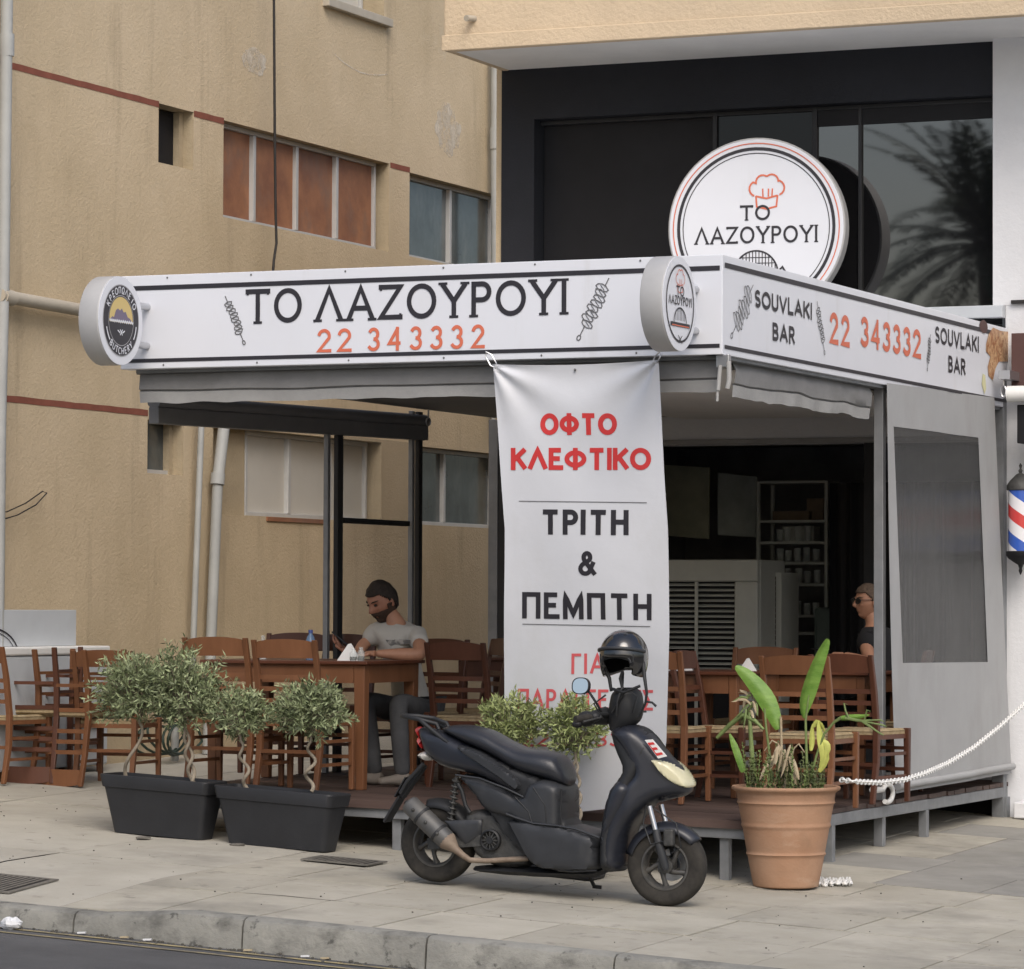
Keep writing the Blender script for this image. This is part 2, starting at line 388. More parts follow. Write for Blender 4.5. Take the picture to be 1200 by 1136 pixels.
D('palm_bark', (0.10, 0.075, 0.05), 0.9, var=0.3, scale=6)
D('hedge_leaf', (0.04, 0.06, 0.022), 0.6, island=0.4)
D('far_wall', (0.36, 0.30, 0.23), 0.9, var=0.1, scale=1)
D('litter', (0.62, 0.63, 0.64), 0.5, var=0.1, scale=20)
# ---------------------------------------------------------------- lettering: strokes laid as flat ribbons
def arc(cx, cy, rx, ry, a0, a1, n=10):
    return [(cx + rx*math.cos(R(a0+(a1-a0)*i/n)), cy + ry*math.sin(R(a0+(a1-a0)*i/n))) for i in range(n+1)]
G = {
 'T': (.80, [[(0,1),(.8,1)], [(.4,1),(.4,0)]]),
 'O': (.92, [arc(.46,.5,.46,.5,90,450,28)]),
 'Λ': (.86, [[(0,0),(.43,1),(.86,0)]]),
 'A': (.86, [[(0,0),(.43,1),(.86,0)], [(.16,.33),(.70,.33)]]),
 'Z': (.72, [[(0,1),(.72,1),(0,0),(.72,0)]]),
 'Y': (.80, [[(0,1),(.4,.46),(.8,1)], [(.4,.46),(.4,0)]]),
 'P': (.56, [[(0,0),(0,1)], [(0,1)] + arc(.30,.74,.26,.26,90,-90,12) + [(0,.48)]]),
 'I': (.0, [[(0,1),(0,0)]]),
 'Φ': (.98, [arc(.49,.5,.49,.36,90,450,26), [(.49,1.0),(.49,0)]]),
 'K': (.66, [[(0,1),(0,0)], [(.64,1),(.05,.45)], [(.22,.6),(.66,0)]]),
 'E': (.56, [[(.56,1),(0,1),(0,0),(.56,0)], [(0,.52),(.5,.52)]]),
 'H': (.66, [[(0,1),(0,0)], [(.66,1),(.66,0)], [(0,.52),(.66,.52)]]),
 'Π': (.68, [[(0,0),(0,1),(.68,1),(.68,0)]]),
 'M': (.80, [[(0,0),(0,1),(.40,.12),(.80,1),(.80,0)]]),
 'Γ': (.50, [[(0,0),(0,1),(.5,1)]]),
 'Σ': (.60, [[(.6,1),(0,1),(.34,.5),(0,0),(.6,0)]]),
 'Ω': (.80, [[(0,0),(.26,0)] + arc(.40,.58,.38,.42,235,-55,18) + [(.54,0),(.80,0)]]),
 '2': (.56, [arc(.28,.72,.27,.28,165,-20,12) + [(0,0),(.58,0)]]),
 '3': (.54, [arc(.26,.75,.24,.25,150,-90,11), arc(.25,.26,.28,.26,90,-150,12)]),
 '4': (.62, [[(.46,0),(.46,1)], [(.46,1),(0,.28),(.64,.28)]]),
 'S': (.56, [arc(.28,.75,.25,.25,40,270,12) + arc(.28,.25,.27,.25,90,-140,12)[1:]]),
 'U': (.66, [[(0,1),(0,.34)] + arc(.33,.34,.33,.34,180,360,12)[1:] + [(.66,1)]]),
 'V': (.80, [[(0,1),(.40,0),(.80,1)]]),
 'L': (.52, [[(0,1),(0,0),(.52,0)]]),
 'B': (.58, [[(0,0),(0,1)], [(0,1)] + arc(.28,.76,.24,.24,90,-90,10) + [(0,.52)], [(0,.52)] + arc(.30,.26,.27,.26,90,-90,10) + [(0,0)]]),
 'R': (.60, [[(0,0),(0,1)], [(0,1)] + arc(.30,.74,.26,.26,90,-90,10) + [(0,.48)], [(.26,.48),(.60,0)]]),
 'C': (.70, [arc(.42,.5,.42,.5,50,310,18)]),
 'F': (.50, [[(.5,1),(0,1),(0,0)], [(0,.5),(.44,.5)]]),
 '&': (.74, [[(.74,.0),(.24,.62)] + arc(.36,.80,.17,.20,200,-40,10) + [(.12,.44)] + arc(.28,.24,.26,.24,140,320,9) + [(.68,.52)]]),
}
lift = [0]
def ribbon(mb, pts, t, fn, seg=None):
    """flat stroke of width t along 2D points; fn maps (u, v) to the sign's surface"""
    P = [Vector((p[0], p[1])) for p in pts]
    Q = [P[0]]
    for p in P[1:]:
        if (p - Q[-1]).length > 1e-7: Q.append(p)
    P = Q
    if len(P) < 2: return
    closed = (P[0] - P[-1]).length < 1e-5 and len(P) > 3
    if closed: P = P[:-1]
    if seg:
        q = []
        m = len(P); rng = range(m if closed else m-1)
        for i in rng:
            a, b = P[i], P[(i+1) % m]; k = max(1, int((b-a).length / seg))
            for j in range(k): q.append(a.lerp(b, j/k))
        if not closed: q.append(P[-1])
        P = q
    m = len(P); vs = []; lift[0] = (lift[0]+1) % 7; fn0 = fn
    pa = Vector(fn0(P[0].x, P[0].y)); e_ = .004 if abs(P[0].y) < 50 else 1.0
    nn_ = (Vector(fn0(P[0].x+e_, P[0].y))-pa).cross(Vector(fn0(P[0].x, P[0].y+e_))-pa).normalized()
    if nn_.dot(CAM-pa) < 0: nn_ = -nn_
    nn_ *= .00018*lift[0]
    fn = lambda u, v: Vector(fn0(u, v))+nn_
    for i in range(m):
        if closed: d0 = (P[i]-P[i-1]).normalized(); d1 = (P[(i+1)%m]-P[i]).normalized()
        else:
            d0 = (P[i]-P[i-1]).normalized() if i else (P[1]-P[0]).normalized()
            d1 = (P[i+1]-P[i]).normalized() if i < m-1 else d0
        n0 = Vector((-d0.y, d0.x)); n1 = Vector((-d1.y, d1.x)); n = n0 + n1
        if n.length < 0.35:      # sharp turn: square it off
            n = n0
        else:
            n.normalize(); n = n / max(0.5, n.dot(n0))
        vs.append(fn(*(P[i] + n*t/2))); vs.append(fn(*(P[i] - n*t/2)))
    fs = [(2*i, 2*i+1, (2*i+3) % (2*m), (2*i+2) % (2*m)) for i in range(m if closed else m-1)]
    mb.add(vs, fs)
def fill(mb, pts, fn):
    mb.add([fn(*p) for p in pts], [tuple(range(len(pts)))])
def text_strokes(s, h, t, sp=0.2, wx=1.0, serif=0.0):
    """strokes of a line of capitals, left edge at 0, height h, stroke t; returns strokes and length"""
    out = []; x = 0.0
    for ch in s:
        if ch == ' ': x += h * 0.42 * wx + sp * h; continue
        gw, st = G[ch]; gw *= h * wx
        W_ = gw + t
        for p in st:
            out.append([(x + t/2 + a*h*wx, t/2 + b*(h-t)) for a, b in p])
            if serif and math.hypot(p[0][0]-p[-1][0], p[0][1]-p[-1][1]) > .02:
                main = out[-1]
                for e, f in ((0, 1), (-1, -2)):
                    q = main[e]; q2 = main[f]
                    if .1 < p[e][1] < .9: continue
                    if abs(q[0]-q2[0]) < abs(q[1]-q2[1]):
                        if ch in 'TYPZ' and p[e][1] > .9 and ch != 'Y': continue
                        y_ = h-t*.22 if p[e][1] > .5 else t*.22
                        out.append([(q[0]-serif, y_), (q[0]+serif, y_), 'serif'])
                    else:
                        s_ = 1 if p[e][1] < .5 else -1
                        out.append([(q[0], q[1]-t*.4*s_), (q[0], q[1]+serif*.75*s_), 'serif'])
        x += W_ + sp * h
    return out, x - sp * h
def b_(p): return p
def write(mb, s, cx, cy, h, t, fn, sp=0.2, wx=1.0, serif=0.0, width=None, seg=None):
    if width:      # fit the letters' widths, keep the stroke
        gsum = sum(G[c][0] for c in s if c != ' '); n_ = len(s.replace(' ', '')); fixed = n_*t + (len(s)-1)*sp*h
        spc = s.count(' ')
        wx = (width - fixed) / (h*(gsum + .42*spc))
    st, L_ = text_strokes(s, h, t, sp, wx, serif)
    k = 1.0
    for p in st:
        tt = t
        if p[-1] == 'serif': p = p[:-1]; tt = t*.5
        p = list(p)
        if tt == t and math.hypot(p[0][0]-p[-1][0], p[0][1]-p[-1][1]) > t*.3:      # square ends
            for e, f in ((0, 1), (-1, -2)):
                d_ = Vector((p[e][0]-p[f][0], p[e][1]-p[f][1])).normalized(); ext = t/2 if min(abs(d_.x), abs(d_.y)) < .05 else t*.30
                inner = .08*h < p[e][1] - t/2 < h*.92 - t/2 and abs(d_.y) < .3
                if not inner: p[e] = (p[e][0]+d_.x*ext, p[e][1]+d_.y*ext)
        ribbon(mb, [(cx + (a - L_/2)*k, cy - h/2 + b) for a, b in p], tt, fn, seg)
    return L_ * k
def skewer(mb, fn, x0, y0, x1, y1, wd, t):
    """outline drawing of a meat skewer from its point (x0,y0) to its handle (x1,y1)"""
    a = Vector((x0, y0)); b = Vector((x1, y1)); d = (b-a); n = Vector((-d.y, d.x)).normalized(); L_ = d.length; d.normalize()
    P = lambda s, o: tuple(a + d*s*L_ + n*o)
    ribbon(mb, [P(0, 0), P(.14, 0)], t, fn); ribbon(mb, [P(.76, 0), P(.92, 0)], t, fn)
    ribbon(mb, [P(.92 + .04*math.cos(k*.785) + .04, .04*L_*math.sin(k*.785)*.7) for k in range(9)], t, fn)
    r = random.Random(int(abs(x0*1000)))
    N_ = 8
    for k in range(N_):
        s = .13 + .64*(k+.5)/N_; hh = .64/N_*.56
        o = r.uniform(-.15, .15)*wd
        q = [P(s + hh*math.cos(c*.785+.3)*r.uniform(.85, 1.2), o + wd*.5*math.sin(c*.785+.3)*r.uniform(.8, 1.15)) for c in range(8)]
        ribbon(mb, q + [q[0]], t, fn)
        ribbon(mb, [P(s - hh*.5, o - wd*.2), P(s + hh*.4, o + wd*.25)], t*.8, fn)

# ================================================================ GROUND
XL, XR = -14.0, 9.0
KY0, KY1 = -2.78, -2.93          # inner and street face of the kerb
def slope_quad(mb, x0, x1, y0, y1, off, b=GB):
    mb.quad((x0,y0,gz(x0,y0)+off),(x1,y0,gz(x1,y0)+off),(x1,y1,gz(x1,y1)+off),(x0,y1,gz(x0,y1)+off))
def rz(x, y): return GA*x + GB*KY1 - 0.155        # road surface
base = MB()
for i in range(-4, 4):
    a, b2 = i*60.0, (i+1)*60.0
    f = lambda x: GA*max(-60, min(60, x))
    base.quad((a,KY1+.02,f(a)-.20),(b2,KY1+.02,f(b2)-.20),(b2,240,f(b2)-.05),(a,240,f(a)-.05))
tag(base.build('ground', MT['joint']), kind='structure')
road = MB()
for i in range(-24, 24):
    a, b2 = i*10.0, (i+1)*10.0
    f = lambda x: GA*max(-60, min(60, x)) + GB*KY1 - 0.155
    road.quad((a,-260,f(a)),(b2,-260,f(b2)),(b2,KY1+.03,f(b2)),(a,KY1+.03,f(a)))
tag(road.build('road', MT['asphalt']), kind='structure')
bed = MB(); slope_quad(bed, XL, XR, KY0, -1.7, -0.08); slope_quad(bed, XL, XR, -1.7, 14, -0.022)
bedo = tag(bed.build('pavement', MT['joint']), kind='structure')

def dip(x, y): return .055*max(0, min(1, (-1.75-x)/.5))*max(0, min(1, (-1.7-y)/1.05))
def slabpiece(name, x0, x1, y0, y1, m, parent, jog=0.0):
    g = 0.004; mb = MB(); dzr = rnd.uniform(-.0015, .0025)
    nx = max(1, int((x1-x0)/.25)); ny = max(1, int((y1-y0)/.25))
    def fn(u, v):
        x = x0+g + (x1-x0-2*g)*u; y = y0+g + (y1-y0-2*g)*v
        e = .0045 if (u in (0, 1) or v in (0, 1)) else 0
        return (x, y, gz(x, y) - dip(x, y) + dzr - e + .003*(noise.noise(Vector((x*1.3, y*1.3, 0)))))
    mb.grid(fn, nx, ny)
    c = [(x0+g,y0+g),(x1-g,y0+g),(x1-g,y1-g),(x0+g,y1-g)]
    for i in range(4):
        a, b2 = c[i], c[(i+1)%4]
        mb.quad((*a, gz(*a)-dip(*a)-.03), (*b2, gz(*b2)-dip(*b2)-.03), (*b2, gz(*b2)-dip(*b2)+dzr-.004), (*a, gz(*a)-dip(*a)+dzr-.004))
    return mb.build(name, m, parent)
# big concrete panels on the left, smaller paving slabs to the right
xs = [-14, -11.6, -9.4, -7.3, -5.3, -3.55, -2.55]
ys = [-2.78, -1.05, 1.35, 3.7, 6.0, 8.5]
for i in range(len(xs)-1):
    for j in range(len(ys)-1):
        slabpiece('concrete_slab', xs[i], xs[i+1], ys[j], ys[j+1], MT['concrete'], bedo)
x = -2.55
xr = [-2.55, -2.0, -1.42, -0.8, -0.12, 0.52, 1.15, 1.85, 2.6, 3.3, 4.0, 4.8, 5.6, 6.5, 7.4, 9.0]
yrows = [-2.78, -1.95, -1.2, -0.5, 0.25, 1.0, 1.8, 2.6, 3.4, 4.2, 5.0, 5.9]
for j in range(len(yrows)-1):
    sh = rnd.uniform(-.13, .13) if j else 0
    for i in range(len(xr)-1):
        a = xr[i] + (sh if 0 < i else 0); b2 = xr[i+1] + (sh if i+1 < len(xr)-1 else 0)
        if yrows[j] >= 1.0 and b2 < -1.0: continue
        grey = yrows[j] + .3*a > 1.0 and a > -.2 and yrows[j] > .2  # slabs past a slanting line on the right get a darker tone
        slabpiece('paving_slab', a, b2, yrows[j], yrows[j+1], MT['slab_dark' if grey else 'slab'], bedo)
slabpiece('concrete_slab', -2.55, -.6, 1.0, 6.0, MT['slab_dark'], bedo)

# kerb stones
kx = -9.0; k = 0
while kx < 6.5:
    L_ = rnd.uniform(.86, 1.0)
    mb = MB(); n = 9
    def kt(x):     # top drops towards the left where the kerb is lowered
        return gz(x, KY0) - (0.055 * max(0, min(1, (-1.75 - x)/0.5)))
    prof = []
    for i in range(n+1):
        x = kx + .005 + (L_-.010)*i/n; zt = kt(x) + .002*noise.noise(Vector((x*5, 1, 0)))
        e = .018*noise.noise(Vector((x*9, 3, 0))); q = .012*noise.noise(Vector((x*11, 9, 0)))
        prof.append([(x, KY0-.003, zt-.2), (x, KY0-.003, zt), (x, KY1+.045, zt+.001), (x, KY1+.012+e*.6, zt-.012-q), (x, KY1-.004+e, zt-.045), (x, KY1-.018+e*.6, rz(x,0)-.05)])
    vs = [p for r_ in prof for p in r_]; m_ = 6; fs = []
    for i in range(n):
        for j in range(m_-1): fs.append((i*m_+j, i*m_+j+1, (i+1)*m_+j+1, (i+1)*m_+j))
    fs += [tuple(range(m_)), tuple(n*m_+j for j in range(m_-1,-1,-1))]
    mb.add(vs, fs); mb.build('kerb_stone', MT['kerb'], bedo, smooth=35)
    kx += L_; k += 1
# faded double yellow line
for k, yy in enumerate((-3.06, -3.21)):
    mb = MB()
    for i in range(60):
        a = -9 + i*.3; b2 = a+.3
        w0 = .022
        mb.quad((a, yy-w0, rz(a,0)+.004), (b2, yy-w0, rz(b2,0)+.004), (b2, yy+w0, rz(b2,0)+.004), (a, yy+w0, rz(a,0)+.004))
    tag(mb.build('yellow_line', MT['yellow_line']), kind='structure')
# gutter grit
mb = MB()
for i in range(500):
    x = rnd.uniform(-5, 3); y = KY1 - .02 - abs(rnd.gauss(0, .05)); s_ = rnd.uniform(.003, .013)
    mb.ball((x, y, rz(x, y)+s_*.4), (s_, s_*.8, s_*.6), 5, 3)
for i in range(260):
    x = rnd.uniform(-6, 4); y = rnd.uniform(-2.7, 2.5); s_ = rnd.uniform(.002, .007)
    mb.ball((x, y, gz(x, y)+s_*.5), (s_, s_*.8, s_*.6), 5, 3)
tag(mb.build('grit', MT['joint']), 'grit and crumbs scattered along the gutter and paving', 'grit', kind='stuff')

def grate(cx, cy, lx, ly, label):
    root = empty('drain_cover', (cx, cy, gz(cx, cy)), label, 'drain cover', 'drain covers')
    mb = MB()
    P_ = lambda x, y, z: (x, y, gz(x, y)-dip(x, y)+z+.002)
    def slab(x0, x1, y0, y1, z0, z1):
        mb.hexa([P_(x0,y0,z0),P_(x1,y0,z0),P_(x1,y1,z0),P_(x0,y1,z0),P_(x0,y0,z1),P_(x1,y0,z1),P_(x1,y1,z1),P_(x0,y1,z1)])
    x0, x1, y0, y1 = cx-lx/2, cx+lx/2, cy-ly/2, cy+ly/2
    slab(x0, x1, y0, y0+.03, .001, .008); slab(x0, x1, y1-.03, y1, .001, .008)
    slab(x0, x0+.03, y0+.03, y1-.03, .001, .008); slab(x1-.03, x1, y0+.03, y1-.03, .001, .008)
    mb.build('frame', MT['grate'], root)
    mb = MB(); mb.quad(P_(x0,y0,.0062), P_(x1,y0,.0062), P_(x1,y1,.0062), P_(x0,y1,.0062)); mb.build('sump', MT['black_paint'], root)
    n = int((lx-.06)/.035)
    for i in range(n):
        a = x0+.035+i*.035; mb = MB(); slab(a, a+.02, y0+.032, y1-.032, .0065, .0078); mb.build('bar', MT['grate'], root)
p = grd(403, 1010); grate(p.x, p.y, .42, .26, 'rusty metal drain grate in the pavement behind the rear wheel of the scooter')
p = grd(-8, 1028); grate(p.x, p.y, .5, .5, 'dark metal drain grate cut off by the left edge of the photo')
for px, py in ((168, 983), (278, 991)):
    p = grd(px, py); mb = MB(); mb.lathe([(.045,0),(.045,.006),(.035,.010)], (p.x, p.y, gz(p.x, p.y)+.002), n=16)
    tag(mb.build('pavement_cap', MT['grate'], smooth=40), 'small brown round metal cap in pavement, %s' % ('in front of the left planter' if px < 200 else 'in front of the right planter'), 'metal cap', 'caps in the pavement')
# crumpled plastic at the kerb
p = at(13, 1083, Z=rz(-2.6, 0)+.03); mb = MB(); mb.ball((p.x, p.y, rz(p.x,0)+.03), (.06, .05, .03), 12, 8)
mb.v = [tuple(Vector(v) + .018*noise.noise_vector(Vector(v)*40)) for v in mb.v]
tag(mb.build('plastic_bag', MT['litter'], fix=False), 'crumpled white plastic litter lying in the gutter at far left', 'litter')
# cigarette-size scraps in gutter
for i, (px, py) in enumerate(((145, 1093), (172, 1097), (290, 1104), (357, 1120), (380, 1122), (95, 1090))):
    p = at(px, py, Y=KY1-.05); mb = MB(); q = Vector((p.x, p.y, rz(p.x, 0)+.008))
    mb.beam(q + Vector((-.02,0,0)), q + Vector((.02,.012,.002)), .02, .008)
    tag(mb.build('paper_scrap', MT['litter' if i % 2 else 'leaf_dry']), 'small pale scrap of litter in the gutter, ' + ['below the left planter', 'second one below the left planter', 'below the middle of the right planter', 'below the drain grate', 'right of the one below the drain grate', 'leftmost of the six'][i], 'litter', 'scraps in the gutter')

# ================================================================ BEIGE BUILDING (wall plane X = W)
W = -6.2
bldg = empty('beige_building', (W, 5, 0.4), 'beige rendered building with deep set windows and thin red bands, behind the pergola', 'building')
P = lambda px, py: at(px, py, X=W)
def yz(px, py): q = P(px, py); return q.y, q.z
red_top = 0.5*(P(16, 73.5).z + P(481.5, 203.5).z)
ops = []   # y0,y1,z0,z1,depth
def opening(a, b2, c, d_, depth): ops.append((a, b2, c, d_, depth))
zu1 = P(264, 141.5).z; zu0 = P(435, 291).z
y_a = P(186, 122).y; y_b = P(227, 131).y
opening(y_a, y_b, P(206, 195).z, zu1, .12)
y1a, y1b = P(262, 150).y, P(456, 194).y
opening(y1a, y1b, zu0, zu1, .11)
y2a, y2b = P(480, 205).y, P(583, 235).y + .1
opening(y2a, y2b, zu0, zu1 - .03, .12)
zl1 = P(173, 490).z - .01; zl0 = P(380, 609).z
opening(P(173, 490).y, P(215, 495).y, P(180, 555).z, zl1, .12)
opening(P(250, 500).y, P(447, 520).y, zl0, zl1, .12)
opening(P(494, 520).y, P(583, 540).y + .1, zl0, zl1, .12)
yt0, yt1 = P(382, 0).y, P(450, 24).y
opening(yt0, yt1, P(450, 22).z, 7.6, .22)
Y0w, Y1w, Z0w, Z1w = -1.2, 12.5, -.2, 9.5
yc = sorted(set([Y0w, Y1w] + [o[0] for o in ops] + [o[1] for o in ops]))
zc = sorted(set([Z0w, Z1w] + [o[2] for o in ops] + [o[3] for o in ops]))
mb = MB()
for i in range(len(yc)-1):
    for j in range(len(zc)-1):
        cy, cz = (yc[i]+yc[i+1])/2, (zc[j]+zc[j+1])/2
        if any(o[0] < cy < o[1] and o[2] < cz < o[3] for o in ops): continue
        mb.quad((W, yc[i], zc[j]), (W, yc[i+1], zc[j]), (W, yc[i+1], zc[j+1]), (W, yc[i], zc[j+1]))
T = -5.0
mb.box(W-6, W-.6, Y0w, Y1w, Z0w, Z1w)
mb.quad((W-.6, Y0w, Z0w), (W, Y0w, Z0w), (W, Y0w, Z1w), (W-.6, Y0w, Z1w))
mb.quad((W-.6, Y1w, Z0w), (W, Y1w, Z0w), (W, Y1w, Z1w), (W-.6, Y1w, Z1w))
mb.quad((W-.6, Y0w, Z1w), (W, Y0w, Z1w), (W, Y1w, Z1w), (W-.6, Y1w, Z1w))
mb.build('wall', MT['stucco'], bldg, fix=False)
for y0, y1, z0, z1, dp in ops:
    mb = MB()
    X0, X1 = W-dp-.03, W
    mb.quad((X0,y0,z0),(X1,y0,z0),(X1,y0,z1),(X0,y0,z1)); mb.quad((X0,y1,z0),(X1,y1,z0),(X1,y1,z1),(X0,y1,z1))
    mb.quad((X0,y0,z0),(X0,y1,z0),(X1,y1,z0),(X1,y0,z0)); mb.quad((X0,y0,z1),(X0,y1,z1),(X1,y1,z1),(X1,y0,z1))
    mb.build('window_reveal', MT['stucco_reveal'], bldg, fix=False)
def win(y0, y1, z0, z1, dp, cuts, mats, frame=.035, name='window'):
    X = W - dp
    mb = MB(); e = .002
    mb.box(X-.03, X+.03, y0+e, y1-e, z1-frame, z1-e); mb.box(X-.03, X+.03, y0+e, y1-e, z0+e, z0+frame)
    mb.box(X-.028, X+.028, y0+e, y0+frame, z0+frame, z1-frame); mb.box(X-.028, X+.028, y1-frame, y1-e, z0+frame, z1-frame)
    f = mb.build(name, MT['alu'], bldg, bevel=.003)
    cs = [y0+frame] + list(cuts) + [y1-frame]
    for i in range(1, len(cs)-1):
        mb = MB(); mb.box(X-.026, X+.034, cs[i]-.022, cs[i]+.022, z0+frame+.001, z1-frame-.001); mb.build('mullion', MT['alu'], f, bevel=.003)
    for i in range(len(cs)-1):
        mb = MB(); o = .006 * (i % 2)
        mb.box(X-.012+o, X-.004+o, cs[i]+.004, cs[i+1]-.004, z0+frame+.002, z1-frame-.002)
        m = mats[i % len(mats)]; mb.build('board' if 'board' in m else 'pane', MT[m], f)
    return f
def ptW(px, py, dp): q = at(px, py, X=W-dp); return q.y
ys_ = [ptW(294, 210, .11), ptW(344, 222, .11), ptW(391, 232, .11)]
o = ops[1]; win(y1a-.0+.0, ptW(437, 250, .11), o[2], o[3], .11, ys_, ['board_rust'])
o = ops[2]; win(o[0]+.01, o[1]-.01, o[2], o[3], .12, [ptW(524, 260, .12)], ['glass_grey'])
# the narrow windows: half frame, half dark gap
o = ops[0]; yq = ptW(206, 150, .12)
mb = MB(); mb.box(W-.145, W-.10, o[0]+.002, o[0]+.025, o[2]+.002, o[3]-.002); mb.box(W-.145, W-.10, o[0]+.025, yq, o[2]+.002, o[2]+.02); f = mb.build('window', MT['alu'], bldg)
mb = MB(); mb.box(W-.149, W-.142, o[0]+.01, o[1]-.01, o[2]+.01, o[3]-.01); mb.build('pane', MT['black_paint'], f)
mb = MB(); mb.box(W-.141, W-.09, yq, o[1]-.003, o[2]+.002, o[3]-.002); mb.build('reveal_panel', MT['stucco_reveal'], bldg)
o = ops[3]; yq = ptW(194, 520, .12)
mb = MB(); mb.box(W-.145, W-.10, o[0]+.002, o[0]+.03, o[2]+.002, o[3]-.002); mb.box(W-.145, W-.10, o[0]+.03, yq, o[2]+.002, o[2]+.035); f = mb.build('window', MT['alu'], bldg)
mb = MB(); mb.box(W-.149, W-.142, o[0]+.01, o[1]-.01, o[2]+.01, o[3]-.01); mb.build('pane', MT['glass_grey'], f)
mb = MB(); mb.box(W-.141, W-.09, yq, o[1]-.003, o[2]+.002, o[3]-.002); mb.build('reveal_panel', MT['stucco_reveal'], bldg)
o = ops[4]; y0_ = ptW(284, 550, .12); y1_ = ptW(427, 550, .12)
mb = MB(); mb.box(W-.149, W-.10, o[0]+.002, y0_-.002, o[2]+.002, o[3]-.002); mb.build('reveal_panel', MT['stucco_reveal'], bldg)
win(y0_, y1_, o[2], o[3], .12, [ptW(335, 550, .12), ptW(383, 550, .12)], ['board_white'])
mb = MB(); mb.box(W-.02, W+.012, ptW(312, 605, 0), ptW(382, 610, 0), o[2]-.035, o[2]-.002); mb.build('sill_strip', MT['board_rust'], bldg)
o = ops[5]; win(o[0]+.01, o[1]-.01, o[2], o[3], .12, [ptW(517, 560, .12)], ['glass_grey'])
o = ops[6]; win(o[0]+.005, o[1]-.005, o[2]+.0, o[3], .22, [(o[0]+o[1])/2], ['board_white'])
mb = MB(); mb.box(W-.1, W+.06, o[0]-.06, o[1]+.06, o[2]-.07, o[2]); mb.build('sill', MT['pipe_beige'], bldg, bevel=.006)
# red painted bands, stopping at the openings
def band(y0, y1, z):
    mb = MB(); n = max(2, int((y1-y0)/.15)); th = .045
    for i in range(n):
        a = y0+(y1-y0)*i/n; b2 = y0+(y1-y0)*(i+1)/n
        j = lambda y, s_: .006*noise.noise(Vector((y*9, s_, 0)))
        mb.quad((W+.003, a, z-th/2+j(a,1)), (W+.003, b2, z-th/2+j(b2,1)), (W+.003, b2, z+th/2+j(b2,2)), (W+.003, a, z+th/2+j(a,2)))
    mb.build('red_band', MT['red_band'], bldg)
band(P(-30, 60).y, y_a, red_top); band(y_b, y1a, red_top); band(y1b+.02, y2a, red_top)
zl = .5*(P(3, 465.6).z + P(180, 486).z)
band(P(-60, 460).y, P(173, 490).y, zl); band(P(215, 495).y, P(270, 500).y, zl)
# pale plaster repairs
def blob(px, py, rw, rh, m, seed, amp=.35):
    c = P(px, py); mb = MB(); pts = []
    for k in range(48):
        a = 2*math.pi*k/48; f = 1 + amp*noise.noise(Vector((math.cos(a)*1.8+seed, math.sin(a)*1.8, seed)))+ .12*noise.noise(Vector((math.cos(a)*7+seed, math.sin(a)*7, seed)))
        pts.append((W+.003, c.y + rw*math.cos(a)*f, c.z + rh*math.sin(a)*f))
    mb.add(pts, [tuple(range(48))]); mb.build('plaster_patch', m, bldg)
blob(524, 150, .27, .22, MT['patch'], 2.0); blob(298, 72, .20, .10, MT['patch'], 6.0)
mb = MB(); ribbon(mb, [(P(390+8*k, 62+[0,8,14,19,23,25,26,26,25][k]).y, P(390+8*k, 62+[0,8,14,19,23,25,26,26,25][k]).z) for k in range(9)], .012, lambda u, v: (W+.003, u, v)); mb.build('scratch', MT['patch'], bldg)
# pipes on the beige wall
def pipe(pts, r, m, root=bldg, name='drain_pipe', joints=()):
    mb = MB(); mb.tube(pts, r, 14)
    for j in joints:
        a, b2 = j; mb.tube([a, b2], r*1.22, 14)
    return mb.build(name, m, root, smooth=40)
PX = lambda px, py, o=.09: at(px, py, X=W+o)
pipe([PX(14, -560), PX(8, 0), PX(4, 330), PX(0, 500), PX(-4, 900)], .042, MT['pipe'], joints=[(PX(8, 40), PX(8, 66))])
pipe([PX(0, 346), PX(8, 348), PX(97, 364), PX(180, 378)], .045, MT['pipe_beige'], joints=[(PX(2, 347), PX(14, 350))])
pipe([PX(581, -300), PX(581, 60), PX(581, 310), PX(581, 500)], .045, MT['pipe'], joints=[(PX(581, 150), PX(581, 175))])
pipe([PX(237, 470), PX(226, 765), PX(221, 884)], .024, MT['pipe'])
pipe([PX(266, 470), PX(255, 565)], .045, MT['pipe'], joints=[(PX(255.5, 555), PX(254.5, 568))]); pipe([PX(255, 565), PX(247, 757), PX(243, 884)], .041, MT['pipe'])
# hanging cables
mb = MB(); mb.tube([PX(321, -500, .2), PX(321, -60, .2), PX(321, 0, .2), PX(322, 160, .2), PX(323, 250, .2), PX(324, 285, .2), PX(321, 305, .2), PX(319, 330, .2)], .011, 8)
tag(mb.build('cable', MT['cable'], smooth=60), 'long black cable hanging down the beige wall above the sign', 'cable')
mb = MB(); mb.tube([PX(-20, 612, .05), PX(0, 610, .06), PX(20, 604, .1), PX(42, 592, .12), PX(55, 578, .08), PX(50, 576, .04), PX(30, 590, .05), PX(8, 600, .05), PX(-10, 598, .03)], .0045, 6)
tag(mb.build('cable', MT['cable'], smooth=60), 'thin loose loop of wire on the lower left beige wall', 'cable')

